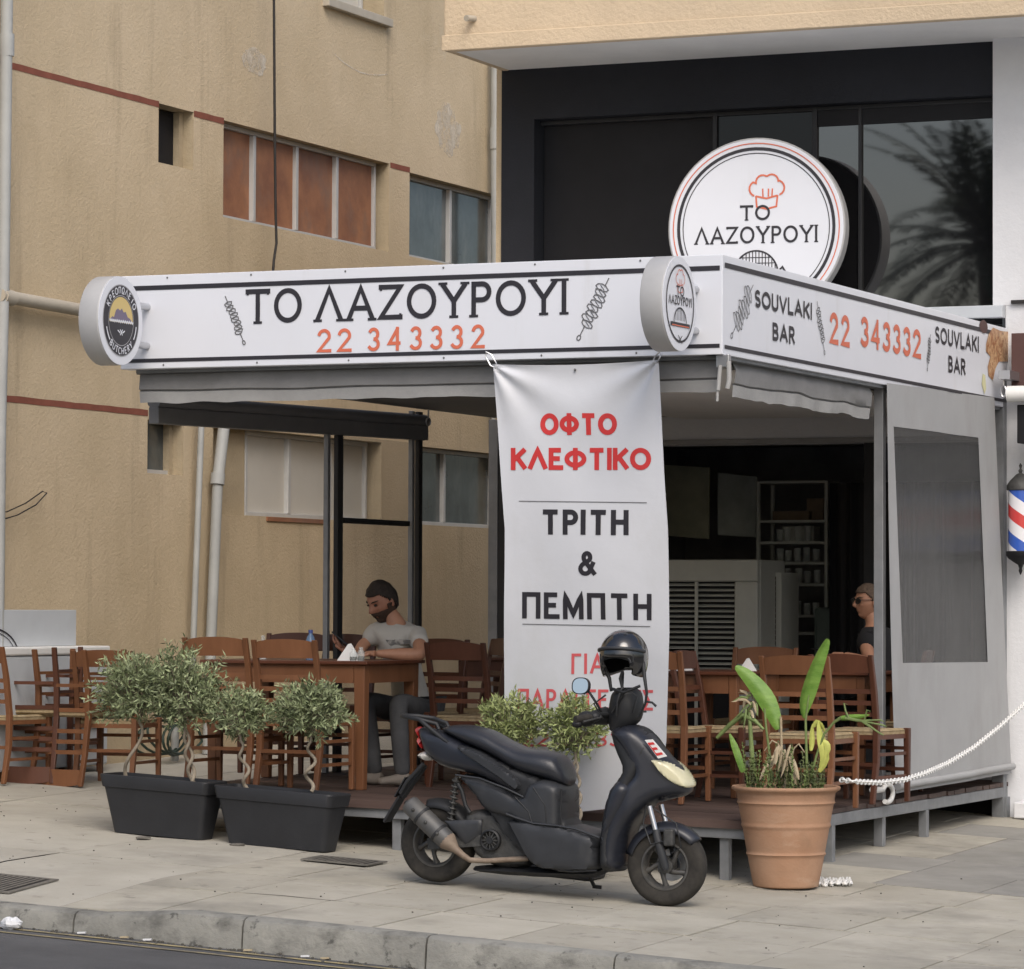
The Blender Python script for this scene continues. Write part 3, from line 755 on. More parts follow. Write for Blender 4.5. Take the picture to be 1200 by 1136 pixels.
# ================================================================ SHOP BUILDING (front plane Y = FY)
FY = 5.85
shop = empty('shop_building', (-2, FY, .2), 'two storey shop front with near black upper wall under a white balcony soffit', 'building')
F = lambda px, py, y=FY: at(px, py, Y=y)
xl = F(588, 83).x; xr_ = F(1169, 48).x; zt = F(588, 83).z
zwt = F(626, 140).z; xw = F(626, 140).x; zwb = 3.05
zsill = F(1170, 360).z
mb = MB()   # dark upper wall round the recessed windows
mb.box(xl, xr_, FY, FY+.25, zwt, zt+.2); mb.box(xl, xw, FY, FY+.25, 3.0, zwt)
mb.box(xl, xr_, FY, FY+.25, 2.999, 3.049)
mb.build('wall', MT['navy_wall'], shop)
mb = MB(); mb.box(xl-.05, xl-.002, FY+.02, 12.4, -.3, zt+.2); mb.box(xl+.001, xl+.25, FY+.001, FY+.249, -.3, 2.998); mb.build('side_wall', MT['stucco'], shop)
# white pier and side building on the right
mb = MB(); mb.box(xr_, xr_+6, FY-.12, FY+.25, zsill+.0, zt+.2)
mb.box(F(1184, 700).x, xr_+6, FY-.118, FY+.248, -.4, zsill-.001)
mb.build('white_wall', MT['white_wall'], shop)
# soffit and balcony band
YB = FY - 1.0
q0 = at(520, 59.5, Y=YB); q1 = at(1200, 20, Y=YB)
zs = (q0.z + q1.z)/2 + .0
zs = zt
YB = None
for k in range(200):
    y_ = FY - .3 - k*.01
    if at(520, 60, Y=y_).z <= zt: YB = y_; break
YB = YB or FY-1.0
xb = at(520, 60, Y=YB).x
mb = MB(); mb.box(xb+.002, xr_+6, YB+.03, FY+.4, zt+.001, zt+.15); mb.build('soffit', MT['soffit'], shop)
mb = MB(); mb.box(xb, xr_+6, YB, YB+.06, zt-.004, zt+1.2); mb.box(xb-.0, xb+.06, YB+.06, FY+.3, zt-.003, zt+1.2)
mb.build('balcony_parapet', MT['stucco_pink'], shop, bevel=.012)
mb = MB(); zz = at(520, 42, Y=YB).z; mb.box(xb-.012, xr_+6, YB-.014, YB-.001, zt-.002, zz); mb.build('parapet_band', MT['stucco_pink'], shop, bevel=.008)
q = at(556, 22, Y=YB); mb = MB(); mb.tube([q + Vector((0,.0,0)), q + Vector((-.02,-.10,-.01))], .022, 12); mb.build('spout', MT['pipe_beige'], shop, smooth=40)
# upper glazing: left leaf's dark opening painted as a black sheet, right leaves reflect the street
GY = FY + .14
mb = MB()
c1, c2, c3 = F(839, 200, GY).x, F(956, 200, GY).x, F(1009, 250, GY).x
xg = xr_ - .002; zg = zwt - .002
for xx, wd in ((c1, .016), (c2, .018), (c3, .012)): mb.box(xx-wd, xx+wd, GY-.03, GY+.03, zwb, zg)
mb.box(xw+.002, xg, GY-.028, GY+.028, zg-.03, zg); mb.box(xw+.003, xg, GY-.028, GY+.028, zwb, zwb+.02)
wf = mb.build('window_frame', MT['anthracite'], shop, bevel=.003)
zl_ = at(1040, 145, Y=GY).z
for a, b2, m in ((c1+.02, c2-.02, 'glass_dim'), (c2+.02, c3-.014, 'glass_black'), (c3+.014, xg, 'glass_black')):
    mb = MB(); mb.box(a, b2, GY-.004, GY+.004, zwb+.02, zl_ if a > c2 else zg-.03); mb.build('pane', MT[m], wf)
mb = MB(); mb.box(c2+.02, xg-.001, GY-.02, GY+.02, zl_+.001, zg-.031); mb.build('lintel_panel', MT['black_paint'], wf)
mb = MB(); mb.grid(lambda u, v: (xw+.01+(c1-xw-.03)*u, GY+.03, zwb+.02+(zg-zwb-.05)*v), 120, 2)
mb.build('dark_opening_sheet', MT['black_paint'], wf, smooth=60)  # flat matte black sheet standing in for the darkness of the open leaf
# dark room behind the upper windows
mb = MB(); mb.box(xl+.01, xr_+.2, FY+1.6, FY+1.7, 3.0, zt+.1); mb.box(xl+.01, xl+.06, FY+.26, FY+1.6, 3.0, zt+.1); mb.box(xl+.01, xr_+.2, FY+.26, FY+1.7, zt+.2, zt+.25)
mb.build('upper_room', MT['dark_room'], shop)
mb = MB(); mb.box(F(1128, 362).x-.9, F(1184, 372).x, FY-.20, FY-.122, zsill-.09, zsill-.003); mb.build('ledge', MT['white_metal'], shop, bevel=.006)
mb = MB(); q = F(1186, 354, FY-.12); mb.box(q.x, q.x+.6, FY-.15, FY-.121, q.z-.015, q.z+.01); mb.build('bracket_bar', MT['cable'], shop)
# lower storey: bulkhead, shop room, glazing
zb1 = at(780, 474, Y=FY-.02).z; zb0 = at(780, 522, Y=FY-.02).z
xs0, xs1 = xl+.25, F(1183, 700).x
mb = MB(); mb.box(xs0, xs1, FY-.02, FY+.2, zb0, 2.998); mb.build('bulkhead', MT['white_wall'], shop)
mb = MB(); mb.box(xs0, xs1, FY-.04, FY-.021, zb0, zb0+.035); mb.build('bulkhead_trim', MT['canvas_hem'], shop, bevel=.003)
mb = MB()
mb.box(xs0, xs1, FY+.2, FY+3.2, zb0+.12, zb0+.17); mb.box(xs0-.2, xs1, FY+3.2, FY+3.3, .2, 2.998)
mb.box(xs0-.06, xs0-.001, FY+.25, FY+3.2, .2, 2.998); mb.box(xs1+.001, xs1+.06, FY+.25, FY+3.2, .2, 2.998)
mb.build('shop_room', MT['dark_room'], shop)
mb = MB(); mb.box(xs0, xs1, FY+.02, FY+3.2, .2, .372); mb.build('shop_floor', MT['dark_room'], shop)
# shop window: frame and panes
q = F(783, 600, FY+.05)
mb = MB()
mb.box(xs0, xs0+.9, FY+.03, FY+.09, .372, zb0); mb.build('shopfront_panel', MT['anthracite'], shop, bevel=.003); mb = MB()
for pxx in (1018,):
    xx = F(pxx, 600, FY+.05).x; mb.box(xx-.03, xx+.05, FY+.03, FY+.09, .372, zb0)
mb.build('shopfront_frame', MT['anthracite'], shop, bevel=.003)
# ---------------------------------------------------------------- inside the shop
IY = FY + 0.35
I = lambda px, py, y=IY: at(px, py, Y=y)
def bx(mb, pxa, pya, pxb, pyb, y0, y1):
    a = I(pxa, pyb, y0); b2 = I(pxb, pya, y0)
    mb.box(a.x, b2.x, y0, y1, a.z, b2.z); return a, b2
# air cooler with louvres
a = I(783, 762, FY+.12); b2 = I(868, 656, FY+.12)
ac = empty('air_cooler', (a.x, FY+.3, dz(a.x)), 'dim grey air cooler with black louvred front standing in the shop window', 'air cooler')
y0 = FY+.12
mb = MB(); x0, x1, z0, z1 = a.x-.1, b2.x+.13, .40, b2.z
mb.box(x0, x1, y0+.065, y0+.6, z0, z1); mb.box(x0, x1, y0, y0+.05, z1-.16, z1); mb.box(x1-.18, x1, y0, y0+.05, z0, z1-.161); mb.box(x0, x0+.03, y0, y0+.05, z0, z1-.161)
mb.build('body', MT['cooler_body'], ac, bevel=.012)
mb = MB(); mb.box(x0+.031, x1-.181, y0+.045, y0+.055, z0, z1-.162); mb.build('grille_back', MT['black_paint'], ac)
n = 17
for i in range(n):
    z = z1-.19-i*.038; mb = MB(); mb.hexa([(x0+.031,y0+.004,z),(x1-.181,y0+.004,z),(x1-.181,y0+.040,z+.012),(x0+.031,y0+.040,z+.012),(x0+.031,y0+.004,z+.006),(x1-.181,y0+.004,z+.006),(x1-.181,y0+.040,z+.018),(x0+.031,y0+.040,z+.018)])
    mb.build('louvre', MT['cooler_body'], ac)
mb = MB(); xm = (x0+x1-.15)/2; mb.box(xm-.012, xm+.012, y0-.006, y0+.003, z0, z1-.162); mb.build('louvre_post', MT['cooler_body'], ac)
# narrow louvred unit at right of it
a = I(893, 760, FY+.5); b2 = I(909, 676, FY+.5)
vb = empty('vent_cabinet', (a.x, FY+.6, .38), 'narrow slatted cabinet right of the air cooler in the shop', 'cabinet')
mb = MB(); mb.box(a.x-.06, b2.x+.04, FY+.51, FY+.9, .373, b2.z+.03); mb.build('body', MT['cooler_body'], vb, bevel=.004)
mb = MB(); mb.box(a.x, b2.x, FY+.500, FY+.508, .42, b2.z); mb.build('grille_back', MT['black_paint'], vb)
for i in range(16):
    z = b2.z-.03-i*.04; mb = MB(); mb.box(a.x, b2.x, FY+.485, FY+.499, z, z+.008); mb.build('slat', MT['cooler_body'], vb)
# two pale green boards on the inside wall
def board(pxs, label, m):
    mb = MB(); y_ = FY+1.4
    pts = [I(px, py, y_) for px, py in pxs]
    mb.hexa([pts[0]+Vector((0,.03,0)), pts[1]+Vector((0,.03,0)), pts[1]+Vector((0,.0,0)), pts[0]+Vector((0,0,0)), pts[3]+Vector((0,.03,0)), pts[2]+Vector((0,.03,0)), pts[2], pts[3]])
    return tag(mb.build('wall_board', m, bevel=.003), label, 'board', 'pale boards inside the shop')
D('board_green', (0.42, 0.43, 0.33), 0.7, var=0.2, scale=6)
D('board_glass', (0.42, 0.46, 0.44), 0.5, var=0.2, scale=5)
board([(781, 628), (830, 632), (831, 548), (778, 545)], 'dim greenish board inside the shop, the one beside the banner', MT['board_green'])
board([(841, 627), (885, 630), (886, 559), (841, 554)], 'dim grey green board inside the shop, between the other board and the shelves', MT['board_glass'])
# shelving with glasses
y_ = FY+1.2
a = I(888, 760, y_); b2 = I(968, 564, y_)
sh = empty('shelf_unit', (a.x, y_+.2, .38), 'tall dark shelf unit with thin pale shelves of glasses inside the shop', 'shelf unit')
mb = MB()
for xx in (a.x, b2.x): mb.box(xx-.012, xx+.012, y_, y_+.03, .373, b2.z); mb.box(xx-.012, xx+.012, y_+.32, y_+.35, .373, b2.z)
mb.build('upright', MT['cooler_body'], sh)
shz = [I(900, py, y_).z for py in (565, 611, 636, 660, 685, 722, 742)]
for z in shz:
    mb = MB(); mb.box(a.x+.013, b2.x-.013, y_+.001, y_+.35, z-.012, z+.008); mb.build('shelf', MT['cooler_body'], sh, bevel=.002)
for j, z in enumerate(shz[2:6]):
    for i in range(9 if j else 4):
        xx = a.x + .14 + i*.075 + rnd.uniform(-.01, .01)
        if xx > b2.x-.06: continue
        mb = MB(); h_ = rnd.uniform(.08, .12); zz = z+.009
        mb.lathe([(.018, zz), (.026, zz+.01), (.029, zz+h_), (.026, zz+h_), (.018, zz+.014)], (xx, y_+.08, 0), n=10, close=False)
        tag(mb.build('drinking_glass', MT['clear_glass'], smooth=40), 'drinking glass on the %s shelf in the shop, %s from the left' % (['third', 'fourth', 'fifth', 'sixth'][j], ['first', 'second', 'third', 'fourth', 'fifth', 'sixth', 'seventh', 'eighth', 'ninth'][i]), 'glass', 'glasses on the shop shelves')
D('box_brown', (0.20, 0.15, 0.10), 0.8, var=0.2, scale=8)
for k, (p0, p1, z) in enumerate((((905, 611), (948, 600), 1), ((915, 636), (952, 618), 2), ((942, 611), (962, 585), 1))):
    aa = I(*p0, y_+.1); bb = I(*p1, y_+.1); mb = MB(); z_ = shz[z]+.009
    mb.box(aa.x, bb.x, y_+.1+.03*k, y_+.28, z_, z_+(bb.z-aa.z))
    tag(mb.build('box', [MT['box_brown'], MT['cooler_body'], MT['box_brown']][k], bevel=.004), ['long low brown box on the second shelf inside the shop', 'pale folded package on the third shelf inside the shop', 'upright brown box at the right end of the shop shelf'][k], 'box', 'boxes on the shop shelves')
# dark curtain at the right
mb = MB(); aa = I(972, 700, FY+.5).x; bb = xs1-.02
mb.grid(lambda u, v: (aa+(bb-aa)*u, FY+.5+.04*math.sin(u*38)+.02*math.sin(u*91), .38+(I(980, 566, FY+.5).z-.38)*v), 90, 2)
tag(mb.build('curtain', MT['black_paint'], smooth=60), 'tall black curtain hanging at the right inside the shop', 'curtain')
mb = MB(); aa = I(953, 760, FY+.9); bb = I(990, 712, FY+.9); mb.box(aa.x, bb.x, FY+.9, FY+1.15, .373, bb.z)
D('green_grey', (0.10, 0.13, 0.115), 0.6, var=0.2, scale=5)
tag(mb.build('counter', MT['green_grey'], bevel=.03), 'dark green rounded counter low inside the shop', 'counter')

# ================================================================ DECK
deck = empty('deck', (-1.9, 3, .2), 'raised wooden dining deck on a grey steel frame with short legs', 'deck')
DX0, DX1, DY0, DY1 = -3.85, 0.0, 0.47, FY-.005
npl = 38; pw = (DY1-DY0)/npl
pm = None
for i in range(npl):
    y0 = DY0 + i*pw
    mb = MB(); e0 = rnd.uniform(-.012, .006); tt = rnd.uniform(-.002, .002)
    x0, x1 = DX0, DX1+e0+.004
    mb.hexa([(x0,y0+.003,dz(x0)-.028),(x1,y0+.003,dz(x1)-.028),(x1,y0+pw-.003,dz(x1)-.028),(x0,y0+pw-.003,dz(x0)-.028),
             (x0,y0+.003,dz(x0)+tt),(x1,y0+.003,dz(x1)+tt),(x1,y0+pw-.003,dz(x1)+tt),(x0,y0+pw-.003,dz(x0)+tt)])
    mb.build('plank', MT['deck_wood'], deck)
# front board + frame
mb = MB(); mb.beam((DX0, DY0-.014, dz(DX0)-.022), (DX1-.0, DY0-.014, dz(DX1)-.022), .026, .046); mb.build('edge_board', MT['deck_wood'], deck)
mb = MB()
mb.beam((DX0, DY0+.02, dz(DX0)-.066), (DX1-.03, DY0+.02, dz(DX1)-.066), .05, .07)
mb.build('front_beam', MT['steel_grey'], deck, bevel=.004)
mb = MB(); mb.beam((DX1-.026, DY0-.006, dz(0)-.066), (DX1-.026, DY1, dz(0)-.066), .05, .07); mb.build('side_beam', MT['steel_grey'], deck, bevel=.004)
for yy in (1.5, 3.0, 4.5):
    mb = MB(); mb.beam((DX0, yy, dz(DX0)-.07), (DX1-.052, yy, dz(DX1)-.07), .05, .06); mb.build('joist', MT['steel_grey'], deck)
def leg(x, y, w_=.055):
    mb = MB(); zt_ = dz(x)-.1; mb.box(x-w_/2, x+w_/2, y-w_/2, y+w_/2, gz(x, y)-.01, zt_); mb.build('leg', MT['steel_grey'], deck, bevel=.004)
q = at(849, 1000, Y=.5); leg(q.x, .52)
for px in (977, 1087): leg(-.026, at(px, 970, X=0).y)
leg(-.026, DY1-.16, .09)
leg(-2.2, .52); leg(-3.6, .52)
for xx in (-1.2, -2.6): leg(xx, 2.6); leg(xx, 4.6)
mb = MB(); mb.box(DX0, DX1-.1, DY1-.04, DY1-.01, -.3, dz(0)-.12); mb.build('back_skirt', MT['black_paint'], deck)

# ================================================================ PERGOLA
SX0, SX1 = at(142, 330, Y=0).x, 0.0
Z0f, Z1f = at(846.5, 415.5, Y=0).z, at(846, 298.3, Y=0).z
SYE = FY - .13
perg = empty('pergola', (-1.9, 3, .35), 'flat roofed grey metal pergola over the dining deck', 'pergola')
zr0 = 2.918
mb = MB(); mb.box(SX0+.03, -.13, .14, FY-.145, zr0, zr0+.06); mb.build('roof_underside', MT['roof_dark'], perg)
mb = MB(); mb.box(SX0+.03, -.13, .14, FY-.145, zr0+.45, zr0+.48); mb.build('roof', MT['white_metal'], perg)
xm_ = at(700, 470, Y=1).x
mb = MB(); mb.box(-2.3, -.131, .35, FY-.3, zr0-.03, zr0-.002); mb.build('ceiling_panel', MT['ceiling'], perg)
mb = MB(); a1 = at(180, 487, X=-3.78); b1 = at(497, 508, X=-3.78); mb.beam(a1, b1, .07, .10); mb.build('side_beam', MT['roof_dark'], perg, bevel=.006)
mb = MB(); mb.tube([a1+Vector((0,0,.085)), b1+Vector((0,0,.085))], .045, 12); mb.build('rolled_blind', MT['roof_dark'], perg, smooth=40)
for nm, px, X_, off, m, wd in (('post', 383, -3.78, 0, 'galv', .02), ('post', 396.5, -3.78, 0, 'anthracite', .04), ('post', 482, -3.78, 0, 'galv', .02), ('post', 490.5, -3.78, .0, 'anthracite', .03)):
    q = at(px, 600, X=X_); mb = MB(); zt_ = 2.9 if px > 480 else 2.70
    mb.box(X_-.017, X_+.017, q.y-wd, q.y+wd, dz(X_), zt_); mb.build('post', MT[m], perg, bevel=.004)
# glazed side screens
def screen(pa, pb, zlo, zhi, label=None):
    y0 = at(pa, 600, X=-3.78).y+.05; y1 = at(pb, 600, X=-3.78).y-.05
    mb = MB(); mb.box(-3.784, -3.776, y0, y1, zlo, zhi); mb.build('clear_panel', MT['screen_clear'], perg)
    zb = at((pa+pb)/2, 612, X=-3.78).z
    mb = MB(); mb.box(-3.80, -3.76, y0, y1, zb-.018, zb+.018); mb.build('mid_rail', MT['anthracite'], perg)
screen(397, 481, dz(-3.78)+.03, 2.68)
# posts on the sign side
def spost(px, X_, wd, z0, z1, m='galv'):
    q = at(px, 700, X=X_); mb = MB(); mb.box(X_-wd/2, X_+wd/2, q.y-wd/2, q.y+wd/2, z0, z1); return mb.build('post', MT[m], perg, bevel=.005), q
o_, qp = spost(1031, -.065, .062, gz(0, 3), Z0f+.02)
o_, qr = spost(1171, -.04, .085, gz(0, 5.3), 3.18, 'steel_grey')
q = at(580, 600, Y=FY-.2); mb = MB(); mb.box(q.x-.045, q.x+.03, FY-.22, FY-.15, dz(q.x), zr0); mb.build('post', MT['galv'], perg, bevel=.004)
mb = MB(); mb.box(q.x+.031, q.x+.10, FY-.215, FY-.15, dz(q.x), zr0); mb.build('post', MT['anthracite'], perg, bevel=.004)
# hook chain hanging from the roof, at left of the banner
q = at(502, 480, X=-3.6)
mb = MB(); mb.tube([q, q+Vector((0,0,-.06))], .006, 6); c = q+Vector((0,0,-.085)); mb.tube([c+Vector((.018*math.cos(a*.785), 0, .028*math.sin(a*.785))) for a in range(8)], .005, 6, closed=True)
tag(mb.build('hook', MT['chrome'], smooth=60), 'small hook hanging from the dark roof edge left of the banner', 'hook')

# valances of folded canvas
def valance(name, A, B, prof, m, label, sag=.012, seed=0, hem=None):
    """A, B: top ends (Vector); prof: list of (outward, down)"""
    out = Vector((0,-1,0)) if abs(A.y-B.y) < .5 else Vector((1,0,0))
    root = empty(name, A.lerp(B, .5), label, 'awning', 'folded canvas awnings under the sign')
    def sm(p, u, du): 
        q = A.lerp(B, u)
        o = p[0] + .010*noise.noise(Vector((u*14+seed, p[1]*9, 1))); d = p[1] + sag*noise.noise(Vector((u*7+seed, p[1]*4, 5))) + .008*noise.noise(Vector((u*22+seed, 2, 5)))*(p[1] > .17)
        return q + out*o + Vector((0,0,-d))
    n = 90; k = len(prof)
    cut = k-3
    mb = MB(); mb.grid(lambda u, v: sm(prof[int(round(v*cut))], u, 0), n, cut); mb.build('canvas', m, root, smooth=55)
    mb = MB(); mb.grid(lambda u, v: sm(prof[cut+int(round(v*2))], u, 0), n, 2)
    mb2 = mb.build('hem', MT['canvas_hem'], root, smooth=55)
    return root
A = Vector((at(168, 436, Y=.16).x, .16, Z0f+.01)); B = Vector((-.06, .16, Z0f+.01))
valance('awning', A, B, [(0,-.02),(.03,.02),(.045,.05),(.05,.09),(.048,.128),(.030,.136),(.040,.142),(.036,.17),(.032,.205)], MT['canvas'], 'grey folded canvas awning under the long front sign', seed=1)
ya = at(862, 425, X=-.05).y; yb = at(1022, 450, X=-.05).y
valance('awning', Vector((-.10, ya, Z0f+.0)), Vector((-.10, yb, Z0f+.0)), [(0,-.02),(.03,.02),(.05,.06),(.048,.10),(.044,.135),(.028,.142),(.038,.148),(.034,.18),(.030,.215)], MT['canvas'], 'pale folded canvas awning under the side sign', seed=6, sag=.018)
mb = MB(); mb.beam((SX0+.06, .13, Z0f-.004), (-.02, .13, Z0f-.004), .1, .03); mb.beam((-.06, .19, Z0f-.004), (-.06, SYE, Z0f-.004), .08, .03); mb.build('gutter', MT['steel_grey'], perg)
# bracket with hooks at the sign corner
q = at(848, 424, Y=.02); root = empty('awning_bracket', q, 'metal awning bracket with cord hooks under the corner of the signs', 'bracket')
mb = MB(); mb.box(q.x-.045, q.x+.03, .02, .06, q.z-.03, q.z+.04); mb.build('plate', MT['chrome'], root, bevel=.004)
mb = MB(); mb.tube([q+Vector((-.02,0,-.02)), q+Vector((-.025,-.02,-.16))], .012, 8); mb.tube([q+Vector((.03,0,0)), q+Vector((.04,-.02,-.10)), q+Vector((.03,-.02,-.15))], .014, 8); mb.tube([q+Vector((-.03,-.01,-.10)),q+Vector((-.03,-.02,-.22))], .008, 8)
mb.build('cord_hook', MT['canvas_hem'], root, smooth=50)
# clear-windowed side curtain
cur = empty('side_curtain', (0, 4.4, .35), 'grey roll down curtain with a large clear plastic window beside the barber pole', 'curtain')
def cx(y, z): 
    t = (z-.4)/2.5
    return .012 + .010*math.sin(y*3.1+z) + .004*math.sin(y*7+2*z) + .035*(1-t)
def cpt(px, py):
    q = at(px, py, X=.02); return q.y, q.z
c_tl, c_tr, c_br, c_bl = cpt(1041, 449), cpt(1166, 466), cpt(1182, 906), cpt(1046, 930)
w_tl, w_tr, w_br, w_bl = cpt(1048, 500), cpt(1148, 513), cpt(1156, 776), cpt(1057, 777)
def lp(a, b2, t): return (a[0]+(b2[0]-a[0])*t, a[1]+(b2[1]-a[1])*t)
def patchq(a, b2, c, d_, nu, nv, m, name, xo=0, wav=1.0):
    mb = MB()
    def fn(u, v):
        p = lp(lp(a, b2, u), lp(d_, c, u), v); return (cx(*p)*wav + xo, p[0], p[1])
    mb.grid(fn, nu, nv); o = mb.build(name, m, cur, smooth=180)
    return o
patchq(c_tl, c_tr, w_tr, w_tl, 24, 6, MT['curtain'], 'canvas')
patchq(w_bl, w_br, c_br, c_bl, 24, 10, MT['curtain'], 'canvas')
patchq(c_tl, w_tl, w_bl, c_bl, 6, 24, MT['curtain'], 'canvas')
patchq(w_tr, c_tr, c_br, w_br, 6, 24, MT['curtain'], 'canvas')
patchq(w_tl, w_tr, w_br, w_bl, 40, 20, MT['pvc_clear'], 'clear_window', -.004)
mb = MB(); e1 = cpt(1046, 922); e2 = cpt(1182, 898)
mb.tube([(cx(*lp(e1, e2, t))+.01, *lp(e1, e2, t)) for t in [i/12 for i in range(13)]], .024, 10); mb.build('hem_roll', MT['curtain'], cur, smooth=50)

# ================================================================ SIGNS
# long front sign
fs = empty('fascia_sign', (SX0/2, 0, Z0f), 'long white fascia sign with ΤΟ ΛΑΖΟΥΡΟΥΙ in black and 22 343332 in red', 'sign')
mb = MB(); mb.box(SX0, -.001, 0, .12, Z0f, Z1f); mb.build('panel', MT['sign_white'], fs, bevel=.004)
H = Z1f - Z0f
ff = lambda u, v: (u, -.003, v)
fx = lambda px, py: at(px, py, Y=0)
mb = MB()
zt1, zt2 = Z1f-.085*H/.55*.9, Z1f-.135*H/.55*.82
def fband(z0, z1):
    mb.quad(ff(SX0+.02, z0), ff(-.015, z0), ff(-.015, z1), ff(SX0+.02, z1))
fband(fx(500, 329).z, fx(500, 323.5).z)
fband(fx(500, 416.5).z, fx(500, 412).z)
mb.build('stripe', MT['print_black'], fs)
zc_ = fx(480, 353.5).z; cap = fx(480, 330).z-fx(480, 377).z
xa, xb_ = fx(288, 356).x, fx(664, 348).x
# two words, letters spaced as on the sign
mb = MB(); xT0, xT1 = xa, fx(354, 356).x
write(mb, 'TO', (xT0+xT1)/2, zc_, cap*.88, cap*.125, ff, sp=.12, width=xT1-xT0, serif=.028)
xL0, xL1 = fx(370, 356).x, xb_
write(mb, 'ΛAZOYPOYI', (xL0+xL1)/2, zc_, cap*.88, cap*.125, ff, sp=.13, width=xL1-xL0, serif=.028)
mb.build('lettering', MT['print_black'], fs)
mb = MB(); zc2 = fx(470, 397).z; h2 = fx(470, 382).z-fx(470, 412).z
x22a, x22b = fx(372, 397).x, fx(412, 397).x; x3a, x3b = fx(431, 397).x, fx(568, 397).x
write(mb, '22', (x22a+x22b)/2, zc2, h2*.93, h2*.135, ff, sp=.30, width=x22b-x22a)
write(mb, '343332', (x3a+x3b)/2, zc2, h2*.93, h2*.135, ff, sp=.36, width=x3b-x3a)
mb.build('phone_number', MT['print_red'], fs)
mb = MB()
p0 = fx(264, 347); p1 = fx(287, 404); skewer(mb, ff, p0.x, p0.z, p1.x, p1.z, .05, .006)
p0 = fx(714, 326); p1 = fx(677, 399); skewer(mb, ff, p0.x, p0.z, p1.x, p1.z, .075, .006)
mb.build('skewer_drawing', MT['print_grey'], fs)
for xx_ in (-3.5, -2.9, -2.3, -1.7, -1.1, -.5):
    for zz_ in (Z0f+.02, Z1f-.018):
        mb = MB(); mb.ball((xx_+rnd.uniform(-.03, .03), -.003, zz_), (.006, .003, .006), 8, 5); mb.build('screw', MT['print_grey'], fs)
# side sign
ss = empty('fascia_sign', (0, SYE/2, Z0f), 'white side fascia sign reading SOUVLAKI BAR twice with red phone number and meat picture', 'sign')
mb = MB(); mb.box(-.12, 0, .001, SYE, Z0f, Z1f); mb.v = [v for v in mb.v]; mb.build('panel', MT['sign_white'], ss, bevel=.004)
sf = lambda u, v: (.003, u, v)
sxp = lambda px, py: at(px, py, X=0)
mb = MB()
def sband(a0, a1, z0, z1): mb.quad(sf(a0, z0), sf(a1, z0), sf(a1, z1), sf(a0, z1))
z_a = sxp(850, 314).z; z_b = sxp(850, 308).z; sband(.03, SYE-.02, z_a, z_b)
z_a = sxp(850, 409).z; z_b = sxp(850, 404.5).z; sband(.03, SYE-.02, z_a, z_b)
mb.build('stripe', MT['print_black'], ss)
mb = MB()
def sw(txt, pa, pb, ytop, ybot, t, **kw):
    a0 = sxp(pa[0], pa[1]); a1 = sxp(pb[0], pb[1]); h_ = sxp(pa[0], ytop).z - sxp(pa[0], ybot).z
    write(mb, txt, (a0.y+a1.y)/2, (a0.z+a1.z)/2, h_, t, sf, width=a1.y-a0.y, **kw)
sw('SOUVLAKI', (884, 351), (951, 364), 340.5, 361.5, .022, sp=.20)
sw('BAR', (905, 389), (931, 393.5), 379.5, 401, .022, sp=.22)
sw('SOUVLAKI', (1095.5, 393.5), (1146.5, 403), 383, 403, .022, sp=.20)
sw('BAR', (1111, 426.5), (1131, 431), 417, 437, .022, sp=.22)
mb.build('lettering', MT['print_black'], ss)
mb = MB()
sw('22', (972, 384.5), (995, 389), 365, 403, .036, sp=.30)
sw('343332', (1008, 389.5), (1078.5, 403), 371, 407, .036, sp=.26)
mb.build('phone_number', MT['print_red'], ss)
mb = MB()
for (a0, a1, wd) in (((882, 334), (856, 396), .13), ((957, 353), (966, 416), .07), ((1090, 392), (1086, 435), .06)):
    p0 = sxp(*a0); p1 = sxp(*a1); skewer(mb, sf, p0.y, p0.z, p1.y, p1.z, wd, .006)
mb.build('skewer_drawing', MT['print_grey'], ss)
pts = [(1155, 404), (1158, 392), (1163, 384), (1172, 388), (1181, 389), (1181, 424), (1176, 424), (1170, 424), (1166, 432), (1163, 446), (1158, 441), (1157, 430), (1160, 418), (1155, 412)]
mb = MB(); mb.add([(.004, sxp(*p).y, sxp(*p).z) for p in pts], [tuple(range(len(pts)))]); mb.build('meat_picture', MT['meat'], ss)
mb = MB(); p0 = sxp(1152, 383); mb.add([(.0045, p0.y+.10*math.cos(a*.5), p0.z+.045*math.sin(a*.5)) for a in range(13)], [tuple(range(13))]); mb.build('sauce_blot', MT['print_red'], ss).data.materials[0] = MT['brown_panel']
mb = MB(); pts = [(1151, 438), (1154, 440), (1155, 456), (1153, 462), (1150, 450)]; mb.add([(.004, sxp(*p).y, sxp(*p).z) for p in pts], [tuple(range(5))]); mb.build('yellow_mark', MT['yellow_stain'], ss)
# post cap at the end of the side sign is the rear post

